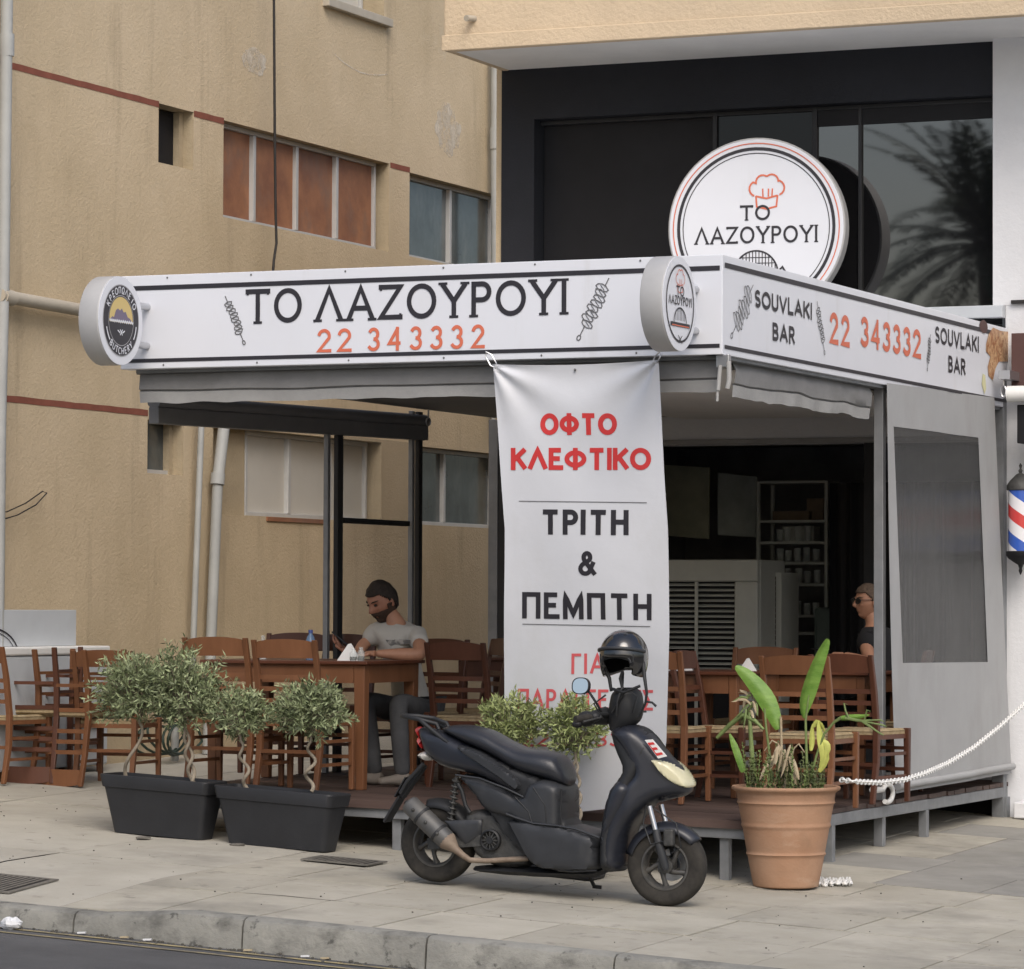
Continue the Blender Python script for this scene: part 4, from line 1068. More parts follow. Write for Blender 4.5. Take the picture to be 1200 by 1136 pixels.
# blade disc signs
def disc_sign(px, py, rad, label, kind):
    c = at(px, py, Y=-.45); c = Vector((c.x, -.45, c.z)); th = .13
    root = empty('disc_sign', c, label, 'sign', 'round blade signs on the front fascia')
    mb = MB(); mb.lathe([(rad-.004, -th), (rad, -th+.006), (rad, -.008), (rad-.006, 0), (rad-.03, .002)], c, 'x', 56); mb.build('casing', MT['sign_side'], root, smooth=35)
    mb = MB(); mb.lathe([(0, .003), (rad-.028, .003), (rad-.002, .0025), (rad-.002, -.001)], c, 'x', 56, close=False); mb.build('face', MT['sign_white'], root, smooth=35)
    fn = lambda u, v, o=.006: (c.x+o, c.y+u, c.z+v)
    for dz_ in (.115, -.115):
        mb = MB(); mb.tube([(c.x-th*.55, c.y+math.sqrt(rad**2-.0132)-.02, c.z+dz_), (c.x-th*.55, -.002, c.z+dz_)], .021, 10)
        mb.build('bracket', MT['chrome'], root, smooth=40)
    circ = lambda r, n=48: [(r*math.cos(2*math.pi*k/n), r*math.sin(2*math.pi*k/n)) for k in range(n+1)]
    def disc(r, m, o, name):
        mb = MB(); mb.add([fn(a, b2, o) for a, b2 in circ(r)[:-1]], [tuple(range(48))]); mb.build(name, MT[m], root)
    if kind == 'butcher':
        disc(rad*.80, 'print_black', .0042, 'black_disc')
        mb = MB(); ribbon(mb, circ(rad*.80), .006, lambda u, v: fn(u, v, .0048)); ribbon(mb, circ(rad*.56), .005, lambda u, v: fn(u, v, .0052)); mb.build('ring', MT['disc_grey'], root)
        r_ = rad*.53
        mb = MB(); mb.add([fn(r_*math.cos(R(a)), r_*math.sin(R(a)), .0054) for a in range(-5, 186, 5)], [tuple(range(39))]); mb.build('sky_print', MT['disc_yellow'], root)
        mb = MB(); pr = [(-.95,.0),(-.75,.14),(-.62,.10),(-.45,.42),(-.28,.50),(-.1,.42),(.05,.52),(.2,.36),(.38,.40),(.55,.18),(.72,.14),(.95,0)]
        mb.add([fn(a*r_, b2*r_, .006) for a, b2 in pr], [tuple(range(len(pr)))]); mb.build('mountain_print', MT['disc_purple'], root)
        mb = MB(); ribbon(mb, [(r_*(-1.0+.05*k), -.035*r_+(.045*r_)*math.sin(k*1.9)) for k in range(41)], .009, lambda u, v: fn(u, v, .0064))
        ribbon(mb, [(-.3*r_, -.42*r_), (-.1*r_, -.52*r_)], .008, lambda u, v: fn(u, v, .0064)); ribbon(mb, [(.3*r_, -.42*r_), (.1*r_, -.52*r_)], .008, lambda u, v: fn(u, v, .0064))
        ribbon(mb, [(-.1*r_, -.38*r_), (.1*r_, -.62*r_)], .007, lambda u, v: fn(u, v, .0064)); ribbon(mb, [(.1*r_, -.38*r_), (-.1*r_, -.62*r_)], .007, lambda u, v: fn(u, v, .0064))
        rr = rad*.68
        def arct(txt, a_mid, span, flip, h_):
            n_ = len(txt)
            for i, ch in enumerate(txt):
                f = (i+.5)/n_-.5; ang = R(a_mid - f*span*(1 if not flip else -1))
                gw, st = G[ch]
                up = Vector((math.cos(ang), math.sin(ang)))*(1 if not flip else -1); rt = Vector((up.y, -up.x))
                cc = Vector((math.cos(ang), math.sin(ang)))*rr
                for s_ in st:
                    ribbon(mb, [tuple(cc + rt*((a-gw/2)*h_*.9) + up*((b2-.5)*h_)) for a, b2 in s_], .0065, lambda u, v: fn(u, v, .0066))
        arct('KPEOΠΩΛEIO', 90, 130, False, .036); arct('BOYTXEPY'.replace('BOYTXEPY', 'BUTCHERY'), 270, 92, True, .036)
        for a0 in (195, -35):
            ribbon(mb, [(rr*math.cos(R(a0+k*3)), rr*math.sin(R(a0+k*3))) for k in range(10)], .010, lambda u, v: fn(u, v, .0064))
        mb.build('lettering', MT['sign_white'], root)
    else:
        mb = MB(); ribbon(mb, circ(rad*.80), .012, lambda u, v: fn(u, v, .005)); mb.build('ring', MT['print_black'], root)
        mb = MB(); write(mb, 'TO', 0, rad*.26, .055, .008, fn, sp=.12); write(mb, 'ΛAZOYPOYI', 0, rad*.06, .050, .008, fn, sp=.12, width=rad*1.36)
        r_ = rad*.36; yb_ = -rad*.40
        ribbon(mb, [(r_*math.cos(R(a)), yb_+r_*.85*math.sin(R(a))) for a in range(0, 181, 9)], .008, fn)
        for k in range(-3, 4): ribbon(mb, [(k*r_*.24, yb_+.01), (k*r_*.24, yb_+r_*.85*math.sqrt(max(0, 1-(k*.24)**2)))], .005, fn)
        ribbon(mb, [(-rad*.56, yb_-.012), (rad*.56, yb_-.012)], .022, fn)
        ribbon(mb, [(-.03, yb_-.07), (.03, yb_-.11)], .006, fn); ribbon(mb, [(.03, yb_-.07), (-.03, yb_-.11)], .006, fn)
        mb.build('lettering', MT['print_black'], root)
        mb = MB(); hat(mb, 0, rad*.50, rad*.26, .005, fn); ribbon(mb, [(-rad*.5, yb_-.018), (rad*.5, yb_-.018)], .006, lambda u, v: fn(u, v, .0075)); mb.build('hat_drawing', MT['print_red'], root)
    return root
def hat(mb, cx_, cy_, s_, t, fn):
    pts = []
    for k, (dx, dy, r_) in enumerate(((-.55, .05, .42), (-.22, .42, .38), (.28, .45, .38), (.58, .08, .42))):
        a0, a1 = ((250, 120), (190, 60), (130, 0), (70, -70))[k]
        pts += [(cx_+s_*(dx+r_*math.cos(R(a0+(a1-a0)*i/6))), cy_+s_*(dy+r_*math.sin(R(a0+(a1-a0)*i/6)))) for i in range(7)]
    ribbon(mb, pts, t, fn)
    ribbon(mb, [(cx_-s_*.6, cy_-s_*.35), (cx_-s_*.55, cy_-s_*.95), (cx_, cy_-s_*1.08), (cx_+s_*.55, cy_-s_*.95), (cx_+s_*.62, cy_-s_*.33)], t, fn)
    ribbon(mb, [(cx_-s_*.62, cy_-s_*.36), (cx_, cy_-s_*.5), (cx_+s_*.62, cy_-s_*.34)], t, fn)
    for k in (-.2, .1, .3): ribbon(mb, [(cx_+k*s_, cy_-s_*.4), (cx_+k*s_*1.1, cy_+s_*.05)], t*.8, fn)
disc_sign(141, 376, .258, 'round blade sign with black butcher emblem at the left end of the front fascia', 'butcher')
disc_sign(796, 356, .258, 'round white blade sign with small red chef hat near the banner top corner', 'house')

# big round sign standing on the roof, in front of the black windows
RY = FY - .48
c = at(886, 267, Y=RY); rr = .5*(at(988, 267, Y=RY).x - at(785, 267, Y=RY).x)*.985
rot = R(8)
root = empty('round_sign', c, 'large round white sign with red chef hat and grill drawing standing above the fascia', 'sign')
du = Vector((math.cos(rot), math.sin(rot), 0)); dn = Vector((math.sin(rot), -math.cos(rot), 0))
rr = rr*1.0
def rf(u, v, o=.0): return c + du*u + Vector((0,0,v)) + dn*(o)
def rdisc(mb, prof, n=72):
    vs = []; m_ = len(prof)
    for r_, h_ in prof:
        for k in range(n): a = 2*math.pi*k/n; vs.append(rf(r_*math.cos(a), r_*math.sin(a), h_))
    fs = [(i*n+k, i*n+(k+1)%n, (i+1)*n+(k+1)%n, (i+1)*n+k) for i in range(m_-1) for k in range(n)]
    fs.append(tuple(range(n))); fs.append(tuple((m_-1)*n+k for k in range(n)))
    mb.add(vs, fs)
mb = MB(); rdisc(mb, [(rr-.01, -.16), (rr, -.15), (rr, -.01), (rr-.008, 0)]); mb.build('casing', MT['sign_side'], root, smooth=35)
mb = MB(); rdisc(mb, [(rr-.012, .001), (rr-.016, .004)]); mb.build('face', MT['sign_white'], root, smooth=35)
mb = MB(); rdisc(mb, [(rr-.012, -.162), (rr-.05, -.164)]); mb.build('back', MT['black_paint'], root)
circ = lambda r, n=72: [(r*math.cos(2*math.pi*k/n), r*math.sin(2*math.pi*k/n)) for k in range(n+1)]
f1 = lambda u, v: rf(u, v, .007)
mb = MB(); ribbon(mb, circ(rr*.875), rr*.035, f1); ribbon(mb, circ(rr*.825), rr*.010, f1)
write(mb, 'TO', -rr*.01, rr*.165, rr*.17, rr*.026, f1, sp=.12, width=rr*.34, serif=.014)
write(mb, 'ΛAZOYPOYI', -rr*.0, -rr*.08, rr*.19, rr*.026, f1, sp=.12, width=rr*1.38, serif=.014)
gr = rr*.25; gy = -rr*.52
ribbon(mb, [(gr*math.cos(R(a)), gy+gr*1.05*math.sin(R(a))) for a in range(0, 181, 6)], rr*.018, f1)
for k in range(-6, 7): ribbon(mb, [(k*gr*.145, gy), (k*gr*.145, gy+gr*1.05*math.sqrt(max(0, 1-(k*.145)**2)))], rr*.010, f1)
for k in range(1, 4): ribbon(mb, [(-gr*math.sqrt(1-(k*.24)**2), gy+k*gr*.25), (gr*math.sqrt(1-(k*.24)**2), gy+k*gr*.25)], rr*.008, f1)
ribbon(mb, [(gr, gy+.02), (gr*1.2, gy+.05), (gr*1.35, gy+.01)], rr*.02, f1)
ribbon(mb, [(-rr*.5, gy-rr*.06), (rr*.5, gy-rr*.06)], rr*.06, f1)
mb.build('lettering', MT['print_black'], root)
mb = MB(); hat(mb, rr*.12, rr*.42, rr*.20, rr*.020, f1); ribbon(mb, circ(rr*.935), rr*.012, f1); mb.build('red_drawing', MT['print_red'], root)
for dx in (-.35, .35):
    mb = MB(); a0 = rf(dx, -rr*.6, -.1); mb.tube([a0, Vector((a0.x, a0.y, Z1f-.3))], .025, 10); mb.build('stand_post', MT['steel_grey'], root, smooth=40)

# ================================================================ BANNER
ban = empty('banner', at(680, 700, Y=.2), 'tall white hanging banner reading ΟΦΤΟ ΚΛΕΦΤΙΚΟ in red and ΤΡΙΤΗ & ΠΕΜΠΤΗ in black', 'banner')
Lp = [(426, 576), (620, 592), (830, 603), (950, 650)]
def interp(tab, y):
    for (y0, x0), (y1, x1) in zip(tab, tab[1:]):
        if y <= y1: return x0+(x1-x0)*(y-y0)/(y1-y0)
    return tab[-1][1]
Rp = [(421, 770.5), (560, 778), (620, 782), (740, 784), (870, 781), (950, 768)]
Ltab = [(428, 576.5), (500, 582.5), (620, 591), (760, 590), (950, 592)]
def bY(v): return -.05 + .34*v - .10*math.sin(v*math.pi)
def bsurf(u, v):
    """u across 0..1, v down 0..1"""
    yt = 427 - 5*u; yb_ = 949 + 4*math.sin(u*5)
    py = yt + (yb_-yt)*v
    sag = 9*math.sin(math.pi*u)*max(0, 1-v*9)*.35
    py += sag
    x0 = interp(Ltab, py); x1 = interp(Rp, py)
    px = x0 + (x1-x0)*u
    # folds fanning from the two hung corners, ripples low down
    d0 = math.hypot(u*1.0, v*2.7); d1 = math.hypot((1-u), v*2.7)
    a0 = math.atan2(v*2.7, u+1e-4); a1 = math.atan2(v*2.7, 1-u+1e-4)
    f = .014*math.exp(-d0*2.2)*math.sin(a0*9) + .014*math.exp(-d1*2.2)*math.sin(a1*9)
    f += .010*math.sin(u*7+v*3)*v + .020*noise.noise(Vector((u*2.2, v*4, 3)))*(.25+v) + .03*max(0, v-.75)*math.sin(u*9+v*14)
    return at(px, py, Y=bY(v)) + Vector((0, f, 0))
mb = MB(); mb.grid(bsurf, 88, 220); mb.build('cloth', MT['banner'], ban, smooth=180)
mb = MB(); mb.grid(lambda u, v: bsurf(u, v)+Vector((0,.004,0)), 44, 110); mb.build('backing', MT['banner'], ban, smooth=180)
# print lies 3 mm in front; convert photo rows to (u,v)
def bfn_maker():
    def fn(pxx, pyy):
        yt = 424.5; v = (pyy-yt)/(951-yt)
        x0 = interp(Ltab, pyy); x1 = interp(Rp, pyy); u = (pxx-x0)/(x1-x0)
        yt = 427-5*u; v = (pyy-yt)/(949+4*math.sin(u*5)-yt)
        return bsurf(u, v) + Vector((0, -.0022, 0))
    return fn
bfn = bfn_maker()
def bw(txt, xl_, xr2, yt, yb_, t, m, name, tilt=0.0, sp=.10, wx=1.0):
    mb = MB(); h_ = yb_-yt
    fn = lambda u, v: bfn(u + (xl_+xr2)/2, (yt+yb_)/2 - v + tilt*(u))
    write(mb, txt, 0, 0, h_, t, fn, sp=sp, width=xr2-xl_, seg=5, wx=wx); mb.build(name, m, ban)
bw('OΦTO', 633, 723, 484.5, 510, 5.7, MT['banner_red'], 'lettering', sp=.04)
bw('KΛEΦTIKO', 598.5, 763, 525, 551, 5.6, MT['banner_red'], 'lettering', sp=.05)
bw('TPITH', 633.5, 737, 597.5, 627, 5.9, MT['print_black'], 'lettering', .008, sp=.10)
bw('&', 678, 700, 646, 675, 5.2, MT['print_black'], 'lettering')
bw('ΠEMΠTH', 611.5, 763.5, 695, 726, 5.5, MT['print_black'], 'lettering', .015, sp=.13)
bw('ΓIA', 670, 708, 766, 790, 3.3, MT['print_pink'], 'lettering', sp=.14)
bw('ΠAPAΓΓEΛIEΣ', 607, 765, 808, 832, 3.3, MT['print_pink'], 'lettering', .01, sp=.10)
bw('22 343332', 612, 764, 858, 875, 2.6, MT['print_pink'], 'lettering', sp=.16)
mb = MB()
ribbon(mb, [(608+i*5, 587.5+i*.06) for i in range(31)], .9, lambda u, v: bfn(u, v)); ribbon(mb, [(612+i*5, 731.5+i*.1) for i in range(31)], .9, lambda u, v: bfn(u, v)); mb.build('rule', MT['print_grey'], ban)
# eyelets and carabiners
for px, py, u_ in ((577, 430, 0.02), (769, 425, .98)):
    q = bsurf(u_, .008)
    mb = MB(); e = at(px-5 if px < 600 else px+6, 413, Y=-.02)
    e = Vector((e.x, q.y-.01, e.z)); m_ = (q+e)/2; d_ = (e-q)/2; s_ = Vector((.018, 0, .006))
    mb.tube([q+Vector((0,-.012,0)), q+d_*.4-s_+Vector((0,-.01,0)), q+d_*1.5-s_, e, q+d_*1.5+s_, q+d_*.4+s_+Vector((0,-.01,0))], .0045, 6, closed=True)
    tag(mb.build('carabiner', MT['chrome'], smooth=50), 'small steel snap hook holding the %s upper corner of the banner' % ('left' if px < 600 else 'right'), 'hook', 'snap hooks of the banner')
q = at(674, 430, Y=-.075); mb = MB(); mb.ball(bsurf(.5, .012)+Vector((0,-.008,0)), .008, 8, 6); mb.build('screw', MT['print_grey'], ban)

# ================================================================ BARBER SIDE
q = at(1191, 610, X=.42)
bp = Vector((q.x, q.y, 0))
bpl = at(1196, 610, Y=FY-.35); cxp, cyp = bpl.x, FY-.35
zz = lambda py: at(1196, py, Y=cyp).z
root = empty('barber_pole', (cxp, FY-.13, zz(610)), 'barber pole with blue, white and red spiral and black metal caps on the right wall', 'barber pole')
rb = .085
nn = 64; m_ = 96
mb = MB(); z0, z1 = zz(646), zz(575)
cols = {'barber_red': 0, 'barber_white': 1, 'barber_blue': 2}
for name_, idx in (('barber_white', (0, 2)), ('barber_red', (1,)), ('barber_blue', (3,))):
    mb = MB()
    for k in range(nn):
        for j in range(40):
            a0 = 2*math.pi*k/nn
            ph = ((k/nn)*1.0 - j/40*1.25) % 1.0
            band_ = int(ph*4)
            if band_ not in idx: continue
            # shear the rows so the bands' edges are smooth
            def pnt(kk, jj): 
                aa = 2*math.pi*(kk + jj*1.25*nn/40)/nn; return (cxp+rb*math.cos(-aa), cyp+rb*math.sin(-aa), z0+(z1-z0)*jj/40)
            pass
    # helical strips
    turns = 1.15; segs = 60
    for bi in idx:
        for sgn in (0,):
            vs = []
            rows = 60; wdt = 6
            for jj in range(rows+1):
                for ww in range(wdt+1):
                    f = (bi + ww/wdt)/4.0
                    aa = 2*math.pi*(f - turns*jj/rows)
                    vs.append((cxp+rb*math.cos(aa), cyp+rb*math.sin(aa), z0+(z1-z0)*jj/rows))
            fs = [(jj*(wdt+1)+ww, jj*(wdt+1)+ww+1, (jj+1)*(wdt+1)+ww+1, (jj+1)*(wdt+1)+ww) for jj in range(rows) for ww in range(wdt)]
            mb.add(vs, fs)
    mb.build('spiral_band', MT[name_], root, smooth=180)
mb = MB()
o_ = (cxp, cyp, 0)
mb.lathe([(.0, z1+.19), (.012, z1+.17), (.006, z1+.15), (.016, z1+.135), (.010, z1+.12), (.03, z1+.11), (.075, z1+.065), (.095, z1+.035), (.095, z1+.004), (.088, z1)], o_, n=32)
mb.build('cap', MT['engine'], root, smooth=40)
mb = MB(); mb.lathe([(.088, z0), (.10, z0-.004), (.10, z0-.03), (.085, z0-.05), (.05, z0-.075), (.018, z0-.095), (.010, z0-.12), (.014, z0-.135), (.004, z0-.16), (0, z0-.165)], o_, n=32); mb.build('base_cap', MT['black_paint'], root, smooth=40)
mb = MB(); mb.box(cxp-.02, cxp+.02, cyp, FY-.121, z1+.01, z1+.04); mb.box(cxp-.02, cxp+.02, cyp, FY-.121, z0-.04, z0-.01); mb.build('arm', MT['black_paint'], root)
# brown fascia, rolled awning, black box on the right wall
q0 = at(1186, 391, Y=FY-.3); q1 = at(1200, 455, Y=FY-.3)
mb = MB(); mb.box(q0.x-.0, q0.x+3, FY-.32, FY-.122, q1.z, q0.z); tag(mb.build('brown_fascia', MT['brown_panel'], bevel=.004), 'dark brown fascia board right of the side sign, cut off by the photo edge', 'fascia board')
q0 = at(1181, 462, Y=FY-.55); rr_ = .5*(at(1190, 453, Y=FY-.55).z - at(1190, 472, Y=FY-.55).z)
aw = empty('roller_awning', q0, 'rolled up white awning with dark arm at the right edge, under the brown fascia', 'awning')
mb = MB(); mb.tube([(q0.x, FY-.55, q0.z), (q0.x+3, FY-.55, q0.z)], rr_, 20); mb.build('roll', MT['white_plastic'], aw, smooth=40)
mb = MB(); e = at(1194, 475, Y=FY-.45); e2 = at(1194, 520, Y=FY-.45); mb.box(e.x, e.x+3, FY-.5, FY-.3, e2.z, e.z); mb.build('black_housing', MT['black_paint'], aw, bevel=.006)
mb = MB(); q = at(1178, 440, Y=FY-.5); mb.box(q.x-.03, q.x+.05, FY-.56, FY-.3, q.z-.03, q.z+.03); mb.tube([q+Vector((-.01,0,-.02)), q+Vector((-.012,0,-.07))], .006, 6)
c_ = q+Vector((-.012,0,-.11)); mb.tube([c_+Vector((.018*math.cos(k*.785), 0, .04*math.sin(k*.785))) for k in range(8)], .007, 6, closed=True); mb.build('crank_eye', MT['chrome'], aw, smooth=50)
q = at(1193, 946, Y=FY-.25); mb = MB(); mb.box(q.x-.02, q.x+.5, FY-.3, FY-.123, gz(q.x, FY), gz(q.x, FY)+.11); tag(mb.build('white_step', MT['white_wall'], bevel=.01), 'small white painted plinth at the foot of the right wall', 'plinth')
# ================================================================ FURNITURE
def strip(mb, secs):
    n = len(secs); k = len(secs[0]); vs = [p for s_ in secs for p in s_]
    mb.add(vs, [(i*k+j, i*k+(j+1)%k, (i+1)*k+(j+1)%k, (i+1)*k+j) for i in range(n-1) for j in range(k)] + [tuple(range(k)), tuple((n-1)*k+j for j in range(k))])
def make_chair(woodm):
    root = empty('taverna_chair', (0,0,0), 'x', 'chair')
    wm = MT[woodm]; sw, sdp, sh_ = .205, .195, .45     # half width, half depth, seat height
    # local: back at +y, front at -y
    for sx in (-1, 1):
        mb = MB(); x = sx*sw
        pts = [(x, sdp+.055, 0), (x, sdp+.005, .25), (x, sdp, .46), (x*1.0, sdp+.035, .70), (x*1.01, sdp+.085, .91)]
        w_ = .019
        vs = []; 
        for (a, b2, z), k in zip(pts, (.85, 1, 1, .95, .8)):
            q = w_*k; vs += [(a-q, b2-q*.9, z), (a+q, b2-q*.9, z), (a+q, b2+q*.9, z), (a-q, b2+q*.9, z)]
        fs = [(3,2,1,0), tuple(16+i for i in range(4))] + [(i*4+j, i*4+(j+1)%4, i*4+4+(j+1)%4, i*4+4+j) for i in range(4) for j in range(4)]
        mb.add(vs, fs); mb.build('rear_leg', wm, root, bevel=.005)
        mb = MB(); x = sx*(sw+.008); w_ = .019
        mb.hexa([(x-w_*.8,-sdp-w_*.8,0),(x+w_*.8,-sdp-w_*.8,0),(x+w_*.8,-sdp+w_*.8,0),(x-w_*.8,-sdp+w_*.8,0),(x-w_,-sdp-w_,sh_+.005),(x+w_,-sdp-w_,sh_+.005),(x+w_,-sdp+w_,sh_+.005),(x-w_,-sdp+w_,sh_+.005)])
        mb.build('front_leg', wm, root, bevel=.005)
        for z in (.16, .30):
            mb = MB(); mb.beam((x, -sdp+.018, z), (x, sdp+(.005 if z > .2 else .02), z), .014, .02); mb.build('rung', wm, root)
    for z in (.20, .33):
        mb = MB(); mb.beam((-sw+.012, -sdp, z), (sw-.012, -sdp, z), .015, .022); mb.build('rung', wm, root)
    mb = MB(); mb.beam((-sw+.018, sdp+.02, .24), (sw-.018, sdp+.02, .24), .014, .022); mb.build('rung', wm, root)
    def yb(z): return sdp + (.035*(z-.46)/.24 if z < .7 else .035+.05*(z-.7)/.21)
    for z in (.545, .615, .685):
        mb = MB(); n = 6
        for i in range(n):
            a = -sw+.016+(2*sw-.032)*i/n; b2 = -sw+.016+(2*sw-.032)*(i+1)/n
            bow = lambda x: .014*(1-(x/sw)**2)
            if i == 0: secs_ = []
            secs_.append([(a,yb(z)-.006+bow(a),z-.014),(a,yb(z)+.006+bow(a),z-.014),(a,yb(z)+.006+bow(a),z+.014),(a,yb(z)-.006+bow(a),z+.014)])
        secs_.append([(-x_, y_, z_) for x_, y_, z_ in secs_[0]])
        strip(mb, secs_); mb.build('slat', wm, root)
    mb = MB(); n = 12      # crest rail, arched on top
    for i in range(n):
        a = -sw+.016+(2*sw-.032)*i/n; b2 = -sw+.016+(2*sw-.032)*(i+1)/n
        bow = lambda x: .014*(1-(x/sw)**2); ar = lambda x: .885+.030*math.sqrt(max(0, 1-(x/sw)**2))
        y_ = yb(.86)
        if i == 0: secs_ = []
        secs_.append([(a,y_-.022+bow(a),.80),(a,y_-.004+bow(a),.80),(a,y_+.010+bow(a),ar(a)),(a,y_-.008+bow(a),ar(a))])
    secs_.append([(-x_, q_, z_) for x_, q_, z_ in secs_[0]])
    strip(mb, secs_); mb.build('crest_rail', wm, root, smooth=40)
    mb = MB()              # rush seat: woven, dished towards the middle
    def sf_(u, v):
        x = -sw-.004+(2*sw+.008)*u; y = -sdp-.012+(2*sdp+.02)*v
        d_ = min(u, 1-u, v, 1-v)
        return (x, y, sh_ + .012*(d_ < .02 and -1 or 0) + .004*math.sin(max(abs(u-.5), abs(v-.5))*130) - .006*math.sin(math.pi*u)*math.sin(math.pi*v))
    mb.grid(sf_, 20, 20); mb.box(-sw, sw, -sdp-.008, sdp+.004, sh_-.030, sh_-.010); mb.build('seat', MT['rush'], root, fix=False)
    mb = MB()
    for y_ in (-sdp+.0, sdp-.0): mb.beam((-sw+.02, y_, sh_-.045), (sw-.02, y_, sh_-.045), .02, .028)
    for x in (-sw, sw): mb.beam((x, -sdp+.02, sh_-.045), (x, sdp-.02, sh_-.045), .02, .028)
    mb.build('seat_frame', wm, root)
    return root
proto = {k: make_chair(k) for k in ('wood_cab', 'wood_dark')}
used = set()
def chair(x, y, ang, label, wood='wood_cab', group='taverna chairs on the deck', z=None, flip=False, tilt=0):
    p = proto[wood]; o = p if wood not in used else copy_tree(p); used.add(wood)
    zz_ = dz(x) if z is None else z
    if flip:
        o.location = (x, y, zz_ + .905); o.rotation_euler = (R(180), 0, R(ang))
    else:
        o.location = (x, y, zz_); o.rotation_euler = (0, R(tilt), R(ang))
    o['label'] = label; o['group'] = group
    return o
def dk(px, py):
    d = CF + CR * ((px - 600) / FOC) - CU * ((py - 568) / FOC)
    t = -(CAM.z + .026*CAM.x - .35) / (d.z + .026*d.x)
    return CAM + d*t
# ---- left group on the pavement: two upright chairs, an upturned chair on each
def gl(px, py): q = grd(px, py); return q
def stackp(px, py, Y_): q = at(px, py, Y=Y_); return q.x, Y_
x, y = stackp(6, 905, 2.35); chair(x, y, 170, 'wooden chair at the left edge, backrest towards the street', group='taverna chairs stacked by the beige wall', z=gz(x, y))
xq, yq = stackp(46, 905, 2.62)
chair(xq, yq, 8, 'upturned dark chair with legs in the air, right behind the leftmost chair', 'wood_dark', 'taverna chairs stacked by the beige wall', z=gz(xq, yq)+.0, flip=True)
x, y = stackp(138, 905, 2.75); chair(x, y, 186, 'wooden chair partly behind the leftmost olive shrub, its back to the street', group='taverna chairs stacked by the beige wall', z=gz(x, y))
x, y = stackp(94, 905, 2.65); chair(x, y, -6, 'upturned wooden chair beside the left olive shrub, woven seat facing down', 'wood_cab', 'taverna chairs stacked by the beige wall', z=gz(x, y)+.0, flip=True)
x, y = stackp(24, 905, 3.2); chair(x, y, 176, 'wooden chair in the second row behind the leftmost chair, its back to the street', group='taverna chairs stacked by the beige wall', z=gz(x, y))
x, y = stackp(70, 900, 3.3); chair(x, y, 92, 'dark chair seen from the side between the two upturned chairs', 'wood_dark', 'taverna chairs stacked by the beige wall', z=gz(x, y))

def table(x0, x1, y0, y1, label, top='wood_top', leg_='wood_cab', h=.775, legw=.055, zb=None):
    xm, ym = (x0+x1)/2, (y0+y1)/2; zb = dz(xm) if zb is None else zb
    root = empty('wooden_table', (xm, ym, zb), label, 'table', 'wooden taverna tables')
    mb = MB(); mb.box(x0, x1, y0, y1, zb+h-.022, zb+h); mb.build('tabletop', MT[top], root, bevel=.005)
    i_ = .03
    mb = MB(); a, b2, c, d_ = x0+i_, x1-i_, y0+i_, y1-i_
    for q in ((a+legw, b2-legw, c, c+.02), (a+legw, b2-legw, d_-.02, d_), (a, a+.02, c+legw, d_-legw), (b2-.02, b2, c+legw, d_-legw)): mb.box(*q, zb+h-.135, zb+h-.0225)
    mb.build('apron', MT[leg_], root)
    for lx in (a, b2-legw):
        for ly in (c, d_-legw):
            mb = MB(); k = .010
            zz_ = dz(lx)-zb
            mb.hexa([(lx+k,ly+k,zb+zz_),(lx+legw-k,ly+k,zb+zz_),(lx+legw-k,ly+legw-k,zb+zz_),(lx+k,ly+legw-k,zb+zz_),(lx,ly,zb+h-.0225),(lx+legw,ly,zb+h-.0225),(lx+legw,ly+legw,zb+h-.0225),(lx,ly+legw,zb+h-.0225)])
            mb.build('leg', MT[leg_], root, bevel=.005)
    return zb+h
# table with the man: near left leg at photo (415,925)
q = dk(415, 926); ty0 = q.y-.05; tx0 = at(234, 770, Y=ty0).x; tx1 = at(430, 772, Y=ty0).x
TZ = table(tx0, tx1, ty0, ty0+.85, 'long brown wooden table where the man in the grey t shirt sits', legw=.075)
# two chairs seen from behind at the long table
def cbk(pxc, Y_, ang, label, wood='wood_cab', **k):
    q = at(pxc, 900, Y=Y_); return chair(q.x, Y_, ang, label, wood, **k)
# chair's back faces street: local +y back -> rotate 180
cbk(276, .95, 180, 'wooden chair with its back to the street, behind the left planter', z=dz(-3.6))
cbk(358, .95, 178, 'wooden chair with its back to the street, behind the right planter', z=dz(-3.2))
cbk(330, 2.6, 5, 'dark chair on the far side of the long table by the planters', 'wood_dark')
cbk(388, 2.75, 8, 'dark chair behind the blue capped water bottle', 'wood_dark')
# man's chair and empty ones behind him
MX, MY = at(488, 830, Y=ty0+1.08).x, ty0+1.08
chair(MX, MY, -8, 'dark wooden chair on which the man in the t shirt sits', 'wood_dark')
cbk(540, 3.0, -50, 'dark chair right behind the seated man, turned sideways', 'wood_dark')
cbk(560, 2.15, 172, 'dark chair between the seated man and the banner', 'wood_dark')
q = at(530, 770, Y=3.9); table(q.x, q.x+.85, 3.9, 4.6, 'dark wooden table behind the seated man, left of the banner', leg_='wood_dark')
# right group
q = at(768, 785, Y=2.35); ZR = table(q.x, at(867, 785, Y=2.35).x, 2.35, 3.2, 'wooden table with napkins behind the potted strelitzia')
q = at(1017, 778, Y=3.3); table(q.x-.8, q.x, 3.3, 4.1, 'wooden table in front of the man with sunglasses')
q = at(700, 785, Y=2.35); table(q.x-.35, q.x+.30, 2.4, 3.05, 'wooden table partly hidden behind the banner', leg_='wood_cab')
cbk(778, 1.75, 180, 'wooden chair beside the banner edge, its back to the street')
cbk(950, 1.85, 178, 'wooden chair behind the right strelitzia leaf, its back to the street')
cbk(848, 2.15, 90, 'wooden chair seen from the side between the banner and the potted plant', 'wood_dark')
cbk(882, 3.5, 2, 'wooden chair on the far side of the napkin table, facing the street', 'wood_cab')
cbk(1010, 2.75, 170, 'wooden chair next to the grey pergola post, its back to the street', 'wood_dark')

